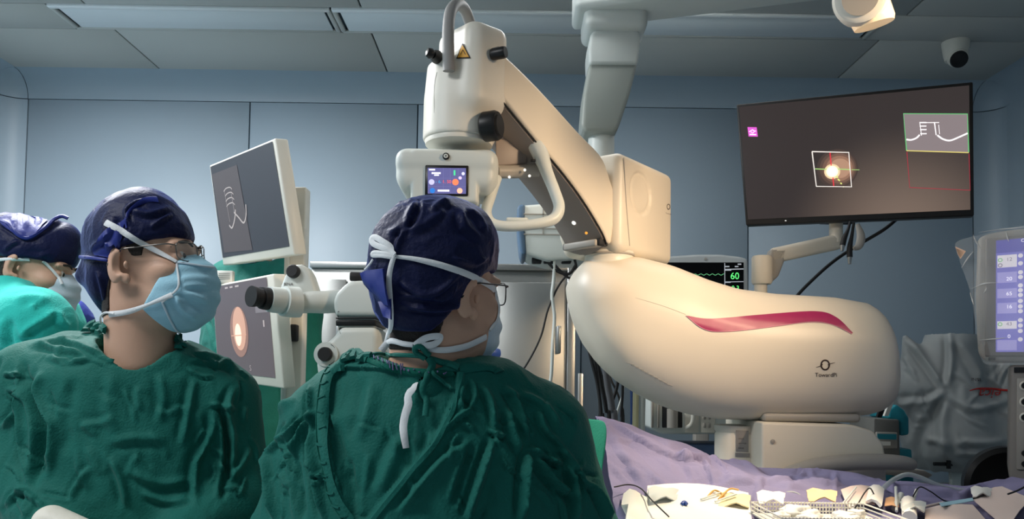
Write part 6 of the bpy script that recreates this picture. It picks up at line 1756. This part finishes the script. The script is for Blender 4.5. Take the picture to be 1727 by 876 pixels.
for y in (439, 548): pq.disc('screen_ring', *uq(1691, y), 0.0055, emis('panel_green', (110, 170, 110), 0.9), s_, 0.002, 18, r0=0.0035)
pq.disc('screen_ring', *uq(1691, 448), 0.0055, M_ptd, s_, 0.002, 18, r0=0.0035)
for y in (434, 447, 462, 470, 484, 492, 500, 510, 519, 527, 542, 551, 560, 574): pq.disc('screen_button', *uq(1720, y), 0.0058, M_pw, s_, 0.002, 14)
px_prism('status_light', [(1673, 603), (1683, 603), (1683, 608), (1673, 608)], DX - 0.004, DX + 0.02, M_dark, 0, 1, cx)
px_prism('console_body', [(1698, 616), (1850, 614), (1850, 818), (1700, 818), (1697, 800)], DX + 0.01, DX + 0.3, mat('console_grey', (142, 136, 130), 0.45), 0.01, 3, cx)
px_prism('port_panel', [(1711, 638), (1850, 636), (1850, 792), (1711, 792)], DX + 0.002, DX + 0.05, M_lgrey, 0.004, 2, cx)
px_prism('console_slot', [(1706, 620), (1850, 619), (1850, 628), (1706, 629)], DX + 0.006, DX + 0.05, M_dark, 0, 1, cx)
for y in (651, 678, 704, 764, 782):
    c = P(1724, y, DX + 0.0)
    if y < 740: lathe('port_ring', [(0.004, 0), (0.0135, 0), (0.0135, 0.006), (0.0095, 0.009), (0.0095, 0.002), (0.004, 0.002)], M_white, cx, c, (0, -1, 0), 24)
    lathe('port_core', [(0.001, 0), (0.0085, 0), (0.008, 0.006), (0.001, 0.006)], M_black, cx, c, (0, -1, 0), 20)
box('console_pedestal', (P(1775, 0, DX).x, DX + 0.16, P(0, 818, DX).z / 2), (0.2, 0.24, P(0, 818, DX).z), M_lgrey, cx, bev=0.01)
# the console is turned towards the viewer
bpy.context.view_layer.update()
piv = P(1697, 600, DX); piv = Vector((piv.x, piv.y, 0))
RZ = Matrix.Translation(piv) @ Matrix.Rotation(R(-31), 4, 'Z') @ Matrix.Translation(-piv)
def turn(o):
    o.data.transform(RZ); o.data.update()
    for ch in o.children: turn(ch)
for o in list(cx.children): turn(o)
# clear bag over the display
gx = []
left = [(1605, 407), (1612, 425), (1622, 455), (1637, 495), (1640, 520), (1645, 560), (1650, 590), (1655, 618)]
for i, (lx, ly) in enumerate(left):
    row = []
    for j in range(9):
        t_ = j / 8
        x = lx + (1860 - lx) * t_; yy = ly + ((np.interp(i, [0, 7], [378, 618]) - ly) * min(1, t_ * 2.2))
        row.append(P(x, yy, DX - 0.022 - 0.006 * math.sin(i * 1.7 + j * 2.1) - 0.68 * max(0, (x - 1697) / F * DX) + (0.06 if j == 0 else 0.025 if j == 1 else 0)))
    gx.append(row)
G = np.array([[list(p) for p in r_] for r_ in gx])
bag = sheet('clear_bag', [[Vector(p) for p in r_] for r_ in G], M_bag, None, thick=0.0008)
sub = bag.modifiers.new('sub', 'SUBSURF'); sub.levels = 2; sub.render_levels = 2
tag(bag, 'crinkled clear plastic bag pulled over the right-hand touch screen', 'plastic bag')
M_shine = mat('bag_crease_shine', (236, 236, 232), 0.12, alpha=0.6, spec=1.0)  # pale strips paint the shine along the bag creases
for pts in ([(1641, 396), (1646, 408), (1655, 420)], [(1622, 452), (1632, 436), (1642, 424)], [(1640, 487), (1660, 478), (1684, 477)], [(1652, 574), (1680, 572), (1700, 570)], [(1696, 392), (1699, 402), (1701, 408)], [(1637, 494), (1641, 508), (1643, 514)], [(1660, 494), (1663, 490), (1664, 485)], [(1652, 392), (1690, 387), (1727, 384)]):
    ribbon('bag_crease_shine', pts, [0.001, 0.004, 0.001], bvh_of(bag), M_shine, bag, off=0.003, thick=0.001, n=5)
sheet('bag_reflection', [[P(1611, 416, DX - 0.0), P(1629, 424, DX - 0.015)], [P(1616, 430, DX - 0.005), P(1620, 437, DX - 0.015)]], mat('peach_reflect', (222, 180, 150), 0.4), bag, thick=0.001)  # peach sheet painted as a warm reflection on the bag

# ================================================================== operating table, drape, instruments
zt = 1.085
ot = thing('operating_table', 'operating table hidden beneath the lavender drape', 'table', (0.85, 1.68, 0))
box('table_top', (0.88, 1.70, zt - 0.10), (1.2, 0.50, 0.08), M_dark, ot, bev=0.02)
box('table_column', (0.88, 1.70, 0.5), (0.3, 0.3, 0.92), M_lgrey, ot, bev=0.03)
box('table_foot', (0.88, 1.70, 0.05), (0.8, 0.45, 0.10), M_lgrey, ot, bev=0.03)
# drape: height field whose rear ridge follows the hump on the left
rx = [960, 1000, 1018, 1040, 1080, 1120, 1160, 1200, 1260, 1320, 1380, 1460, 1540, 1600, 1640, 1680, 1705, 1727, 1800]
ry = [706, 700, 698, 706, 722, 740, 757, 767, 783, 797, 803, 808, 814, 822, 826, 812, 806, 818, 826]
DB = 2.0
nx_, ny_ = 200, 100
ys_d = np.linspace(1.28, DB, ny_)
xs_d = np.linspace(0.21, 1.45, nx_)
rg2 = np.random.default_rng(5)
grid = []
pts2 = np.array([[x, y, 0] for y in ys_d for x in xs_d])
nz1 = snoise(pts2 * np.array([1, 1.3, 0]), 16, 61).reshape(ny_, nx_); nz2 = snoise(pts2, 45, 62).reshape(ny_, nx_); nz3 = ridged(pts2, 14, 63).reshape(ny_, nx_)
for i, y in enumerate(ys_d):
    row = []
    t_ = (y - 1.28) / (DB - 1.28)
    for j, x in enumerate(xs_d):
        px = 863.5 + x / DB * F
        zr = P(px, float(np.interp(px, rx, ry)), DB).z
        w_ = max(0, min(1, (t_ - 0.25) / 0.75)); w_ = w_ * w_ * (3 - 2 * w_)
        zf = zt - 0.02 - 0.02 * (1 - t_)
        z = zf + (zr - zf) * w_ + nz1[i, j] * 0.008 + nz2[i, j] * 0.003 + nz3[i, j] * 0.010 * min(1, t_ * 1.5)
        row.append(Vector((x, y, z)))
    grid.append(row)
# hangs down at front, back and left
def fall(row, dz, dy): return [Vector((v.x, v.y + dy, v.z - dz)) for v in row]
grid = [fall(grid[0], 0.55, -0.05), fall(grid[0], 0.3, -0.03), fall(grid[0], 0.06, -0.02)] + grid + [fall(grid[-1], 0.02, 0.02), fall(grid[-1], 0.25, 0.035), fall(grid[-1], 0.5, 0.045)]
me_o = sheet('surgical_drape', grid, M_drape, None, thick=0.002)
crease(me_o.data, [([(1025, 706), (1080, 742), (1140, 770), (1190, 774)], 4, 0.010), ([(1185, 772), (1198, 800), (1206, 825)], 4, 0.010), ([(1140, 768), (1165, 774), (1190, 770)], 4, 0.012), ([(1190, 778), (1260, 800), (1330, 806)], 5, -0.008),
                   ([(1030, 730), (1060, 780), (1090, 820)], 8, 0.008), ([(1060, 740), (1110, 790), (1150, 820)], 8, -0.006), ([(1330, 805), (1400, 812), (1480, 812)], 5, 0.006), ([(1200, 810), (1300, 812), (1400, 824)], 6, 0.006), ([(1610, 840), (1660, 820), (1700, 806)], 6, 0.010), ([(1480, 820), (1560, 830), (1620, 832)], 6, 0.008)]
       + rand_strokes(rg2, 40, (1020, 720, 1720, 840), 25, 40, 60, 4, 0.006), 0.05)
tag(me_o, 'rumpled lavender surgical drape spread over the operating table', 'drape')
bD = bvh_of(me_o)
# green towel corner beside the surgeon's arm
gtw = []
for i, row in enumerate([[(948, 696), (975, 704), (1003, 708), (1024, 708)], [(955, 720), (985, 722), (1008, 728), (1024, 738)], [(970, 750), (990, 752), (1008, 758), (1020, 768)], [(985, 785), (1000, 785), (1010, 790), (1014, 796)], [(1000, 830), (1006, 830), (1012, 830), (1014, 832)]]):
    gtw.append([P(x, y, 1.62 - 0.03 * j + 0.012 * math.sin(i * 1.5 + j)) for j, (x, y) in enumerate(row)])
gt = sheet('green_towel', gtw, mat('light_green_cloth', (46, 150, 116), 0.85, var=0.06, bump=0.3, bscale=260), None, thick=0.004)
sub = gt.modifiers.new('sub', 'SUBSURF'); sub.levels = 2; sub.render_levels = 2
tag(gt, 'green cloth corner hanging between the surgeon and the lavender drape', 'cloth')
def table_z(x, y):
    l, n, i, d_ = bD[0].ray_cast(Vector((x, y, 2.0)), Vector((0, 0, -1)))
    return l.z if l is not None else zt
def TP(px, py):
    """point on the drape under a pixel"""
    h = hit(px, py, bD)
    return h[0] if h else P(px, py, 1.45)
def lay(name, label, cat, pxg, m, lift=0.006, thick=0.0015, par=None, group=None, wob=0.0):
    """sheet item lying on the drape given by a pixel grid"""
    g_ = []
    for i, row in enumerate(pxg):
        r_ = []
        for j, q in enumerate(row):
            p = TP(q[0], q[1]); up = q[2] if len(q) > 2 else 0.0
            r_.append(p + Vector((0, 0, lift + up + wob * math.sin(i * 2.3 + j * 1.7))))
        g_.append(r_)
    o = sheet(name, g_, m, par, thick=thick)
    if par is None: tag(o, label, cat, group)
    return o
def quad(a, b, c, d, n=4, k=4, bend=0.0):
    out = []
    for i in range(n):
        t_ = i / (n - 1); row = []
        for j in range(k):
            s_ = j / (k - 1)
            x = (a[0] * (1 - s_) + b[0] * s_) * (1 - t_) + (d[0] * (1 - s_) + c[0] * s_) * t_
            y = (a[1] * (1 - s_) + b[1] * s_) * (1 - t_) + (d[1] * (1 - s_) + c[1] * s_) * t_
            row.append((x, y, bend * math.sin(math.pi * s_)))
        out.append(row)
    return out
lay('paper_sheet', 'large white curled paper sheet on the drape beside the green-gowned surgeon', 'paper', quad((1092, 830), (1262, 842), (1270, 905), (1085, 905), 5, 7, 0.012), M_paper, 0.012)
lay('paper_sheet', 'crumpled white wrapper at the left end of the drape', 'wrapper', quad((1052, 842), (1092, 850), (1100, 905), (1040, 905), 4, 5, 0.012), M_paper, 0.010, wob=0.004)
lay('paper_packet', 'pale pink paper packet standing right of the wire tray', 'packet', quad((1418, 836), (1468, 830), (1476, 862), (1430, 868), 4, 4, 0.006), M_pinkp, 0.012)
lay('paper_packet', 'large pale pink paper sheet at the right end of the drape', 'paper', quad((1640, 852), (1690, 830), (1740, 852), (1700, 905), 4, 5, 0.008), M_pinkp, 0.012)
lay('paper_packet', 'flat pale pink packet in front of the right-end paper sheet', 'packet', quad((1560, 866), (1640, 858), (1680, 905), (1560, 905), 4, 5, 0.006), M_pinkp, 0.008)
lay('blue_strip', 'thin pale blue strip lying between the paper packets', 'strip', quad((1584, 862), (1640, 853), (1642, 858), (1588, 868), 2, 4), mat('pale_blue_strip', (160, 200, 214), 0.6), 0.016)
lay('gauze_swab', 'bright white folded gauze in front of the pale pink packet', 'gauze', quad((1466, 840), (1490, 842), (1486, 872), (1462, 864), 4, 4, 0.008), M_paper, 0.020, thick=0.006)
lay('foil_packet', 'small orange-tinted packet beside the folded gauze', 'packet', quad((1494, 852), (1512, 852), (1516, 868), (1492, 866), 3, 3, 0.003), mat('peach_packet', (226, 176, 130), 0.5), 0.014)
# wire tray
ty0, ty1 = 1.42, 1.60
tx0, tx1 = P(1268, 0, 1.6).x, P(1452, 0, 1.6).x
tzb = max(table_z(a_, b_) for a_ in np.linspace(tx0, tx1, 14) for b_ in np.linspace(ty0, ty1, 10)) + 0.003
tray = thing('wire_tray', 'white perforated instrument tray lying on the drape', 'tray', ((tx0 + tx1) / 2, 1.5, tzb))
M_wire = mat('tray_white', (226, 224, 214), 0.4)
box('tray_floor', ((tx0 + tx1) / 2, (ty0 + ty1) / 2, tzb), (tx1 - tx0, ty1 - ty0, 0.003), M_wire, tray)
for zz in (0.006, 0.014, 0.022): tube('rim_wire', [(tx0, ty0, tzb + zz), (tx1, ty0, tzb + zz), (tx1, ty1, tzb + zz), (tx0, ty1, tzb + zz)], 0.0016, M_wire, tray, 1, 6, closed=True, smooth_path=False)
nb_ = 36
wm = None
for k in range(nb_ + 1):
    x = tx0 + (tx1 - tx0) * k / nb_
    for y in (ty0, ty1):
        if wm is None:
            wm = box_me('tray_wire', 0.0022, 0.0022, 0.024)
            wm.materials.append(M_wire)
        o = bpy.data.objects.new('tray_wire', wm); COL.objects.link(o); o.parent = tray
        o.location = (x - (tx0 + tx1) / 2, y - 1.5, 0.012)
# cotton and swabs heaped in the tray
for k in range(9):
    x = rg2.uniform(tx0 + 0.02, tx1 - 0.02); y = rg2.uniform(ty0 + 0.02, ty1 - 0.03)
    bm = bmesh.new(); bmesh.ops.create_icosphere(bm, subdivisions=3, radius=1.0)
    for v in bm.verts: v.co *= 1 + 0.25 * math.sin(v.co.x * 5 + k) * math.cos(v.co.y * 4 + k * 2) + 0.1 * math.sin(v.co.z * 9 + k)
    s_ = rg2.uniform(0.010, 0.018)
    bmesh.ops.scale(bm, vec=(s_ * 1.4, s_ * 1.2, s_ * 0.7), verts=bm.verts); bmesh.ops.translate(bm, vec=(x, y, tzb + 0.002 + s_ * 0.7), verts=bm.verts)
    o = link('cotton_ball', bm_mesh('cotton_ball', bm), M_paper)
    tag(o, 'crumpled white cotton ball heaped in the wire tray', 'cotton ball', 'cotton balls in the wire tray')
# small standing instruments and tubes
def stick(name, label, cat, a, b, ha, hb, r_, m, group=None):
    o = tube(name, [TP(*a) + Vector((0, 0, ha)), (TP(*a) + TP(*b)) / 2 + Vector((0, 0, (ha + hb) / 2)), TP(*b) + Vector((0, 0, hb))], r_, m, None, 3, 10)
    return tag(o, label, cat, group)
stick('syringe', 'white syringe barrel leaning between gauze and right packets', 'syringe', (1508, 866), (1520, 852), 0.008, 0.022, 0.006, M_cool)
stick('syringe', 'thin white applicator leaning against the syringe', 'applicator', (1512, 868), (1511, 846), 0.006, 0.030, 0.003, M_cool)
stick('syringe', 'short pale applicator right of the white roll', 'applicator', (1538, 858), (1546, 846), 0.008, 0.024, 0.0035, M_paper)
stick('gauze_roll', 'upright white gauze roll beside the applicators', 'gauze roll', (1534, 885), (1532, 862), 0.012, 0.018, 0.014, M_paper)
stick('forceps', 'pale forceps lying at the front right of the drape', 'forceps', (1548, 868), (1590, 858), 0.012, 0.012, 0.003, M_pinkp)
def wire(name, label, cat, pts, r_, m, group=None):
    o = tube(name, [TP(q[0], min(q[1], 874)) + Vector((0, 0, (q[2] if len(q) > 2 else 0.004))) if len(q) < 4 else P(q[0], q[1], q[3]) for q in pts], r_, m, None, 8, 8)
    return tag(o, label, cat, group)
wire('suction_tube', 'clear suction tube arching over the drape at right', 'tube', [(1478, 838, 0, 1.72), (1492, 822, 0, 1.78), (1510, 808, 0, 1.84), (1530, 801, 0, 1.86), (1552, 806, 0, 1.87), (1580, 818, 0, 1.88), (1610, 826, 0, 1.9), (1650, 829, 0, 1.92)], 0.0055, M_tube)
wire('thin_lead', 'thin dark lead looping over the pale pink packet', 'lead', [(1432, 870, 0, 1.55), (1446, 852, 0, 1.6), (1458, 832, 0, 1.64), (1467, 824, 0, 1.68), (1474, 834, 0, 1.7)], 0.0014, M_rubber)
wire('thin_lead', 'thin dark lead curving across the lavender drape at right', 'lead', [(1536, 850, 0, 1.7), (1542, 834, 0, 1.72), (1552, 822, 0, 1.74), (1570, 830, 0, 1.76), (1596, 846, 0, 1.76), (1630, 844, 0, 1.76), (1660, 836, 0, 1.78)], 0.0015, M_rubber)
wire('thin_lead', 'thin dark lead beside the right-end paper sheet', 'lead', [(1700, 834, 0, 1.7), (1716, 828, 0, 1.72), (1735, 818, 0, 1.74)], 0.002, M_rubber)
wire('thin_lead', 'thin dark lead on the drape near the left wrapper', 'lead', [(1036, 822, 0, 1.62), (1060, 818, 0, 1.64), (1080, 824, 0, 1.62), (1100, 845, 0, 1.58), (1128, 872, 0, 1.5)], 0.0014, M_rubber)
wire('clear_loop', 'clear tubing loop standing behind the wire tray', 'tubing', [(1308, 846, 0, 1.7), (1318, 835, 0, 1.71), (1335, 831, 0, 1.72), (1348, 836, 0, 1.72), (1350, 846, 0, 1.71)], 0.0032, M_tube)
wire('clear_loop', 'small clear tubing coil left of the wire tray', 'tubing', [(1268, 846, 0, 1.7), (1272, 837, 0, 1.71), (1284, 836, 0, 1.72), (1294, 842, 0, 1.72), (1296, 850, 0, 1.7)], 0.0028, M_tube)
wire('orange_thread', 'tangled yellowish thread on the white paper sheet', 'thread', [(1190, 862, 0.024), (1205, 852, 0.030), (1220, 858, 0.026), (1212, 866, 0.028), (1230, 850, 0.030), (1246, 848, 0.026)], 0.002, mat('ochre', (206, 160, 90), 0.7))
wire('blue_clip', 'tiny blue clip on the white paper sheet', 'clip', [(1150, 872, 0.024), (1154, 870, 0.026), (1158, 872, 0.024)], 0.004, M_bluep)

for k, (x, y, w_, h_, m_, lab, cat) in enumerate((
    (1118, 852, 26, 10, M_cool, 'creased white sleeve wrapper across the left of the paper sheet', 'wrapper'),
    (1236, 862, 30, 10, mat('pale_yellow_gauze', (236, 222, 176), 0.85), 'yellow-stained gauze square on the paper sheet', 'gauze'),
    (1300, 866, 24, 9, M_paper, 'small white gauze square lying in the wire tray front', 'gauze'),
    (1386, 862, 26, 9, mat('peach_gauze', (240, 206, 160), 0.85), 'peach-stained gauze square lying in the wire tray', 'gauze'),
    (1540, 872, 22, 8, M_cool, 'white folded swab in front of the upright gauze roll', 'swab'),
    (1655, 846, 18, 7, M_paper, 'small white label lying on the right-end paper sheet', 'label'))):
    q = quad((x - w_, y - h_), (x + w_, y - h_ + 3), (x + w_ - 3, y + h_), (x - w_ + 4, y + h_ + 2), 5, 6, 0.006)
    lay('gauze_square' if 'gauze' in lab else 'paper_scrap', lab, cat, q, m_, 0.020 if 1268 > x or x > 1452 else 0.030, 0.0025, wob=0.003)
for k, (a, b, ha, hb) in enumerate((((1182, 868), (1214, 856), 0.03, 0.03), ((1206, 870), (1242, 862), 0.028, 0.034), ((1420, 868), (1444, 846), 0.02, 0.03))):
    stick('cotton_bud', ['thin cotton bud nearest the blue clip on the paper sheet', 'thin cotton bud beside the yellow-stained gauze', 'thin cotton bud leaning at the right end of the wire tray'][k], 'cotton bud', a, b, ha, hb, 0.002, M_cool, 'cotton buds on the drape')
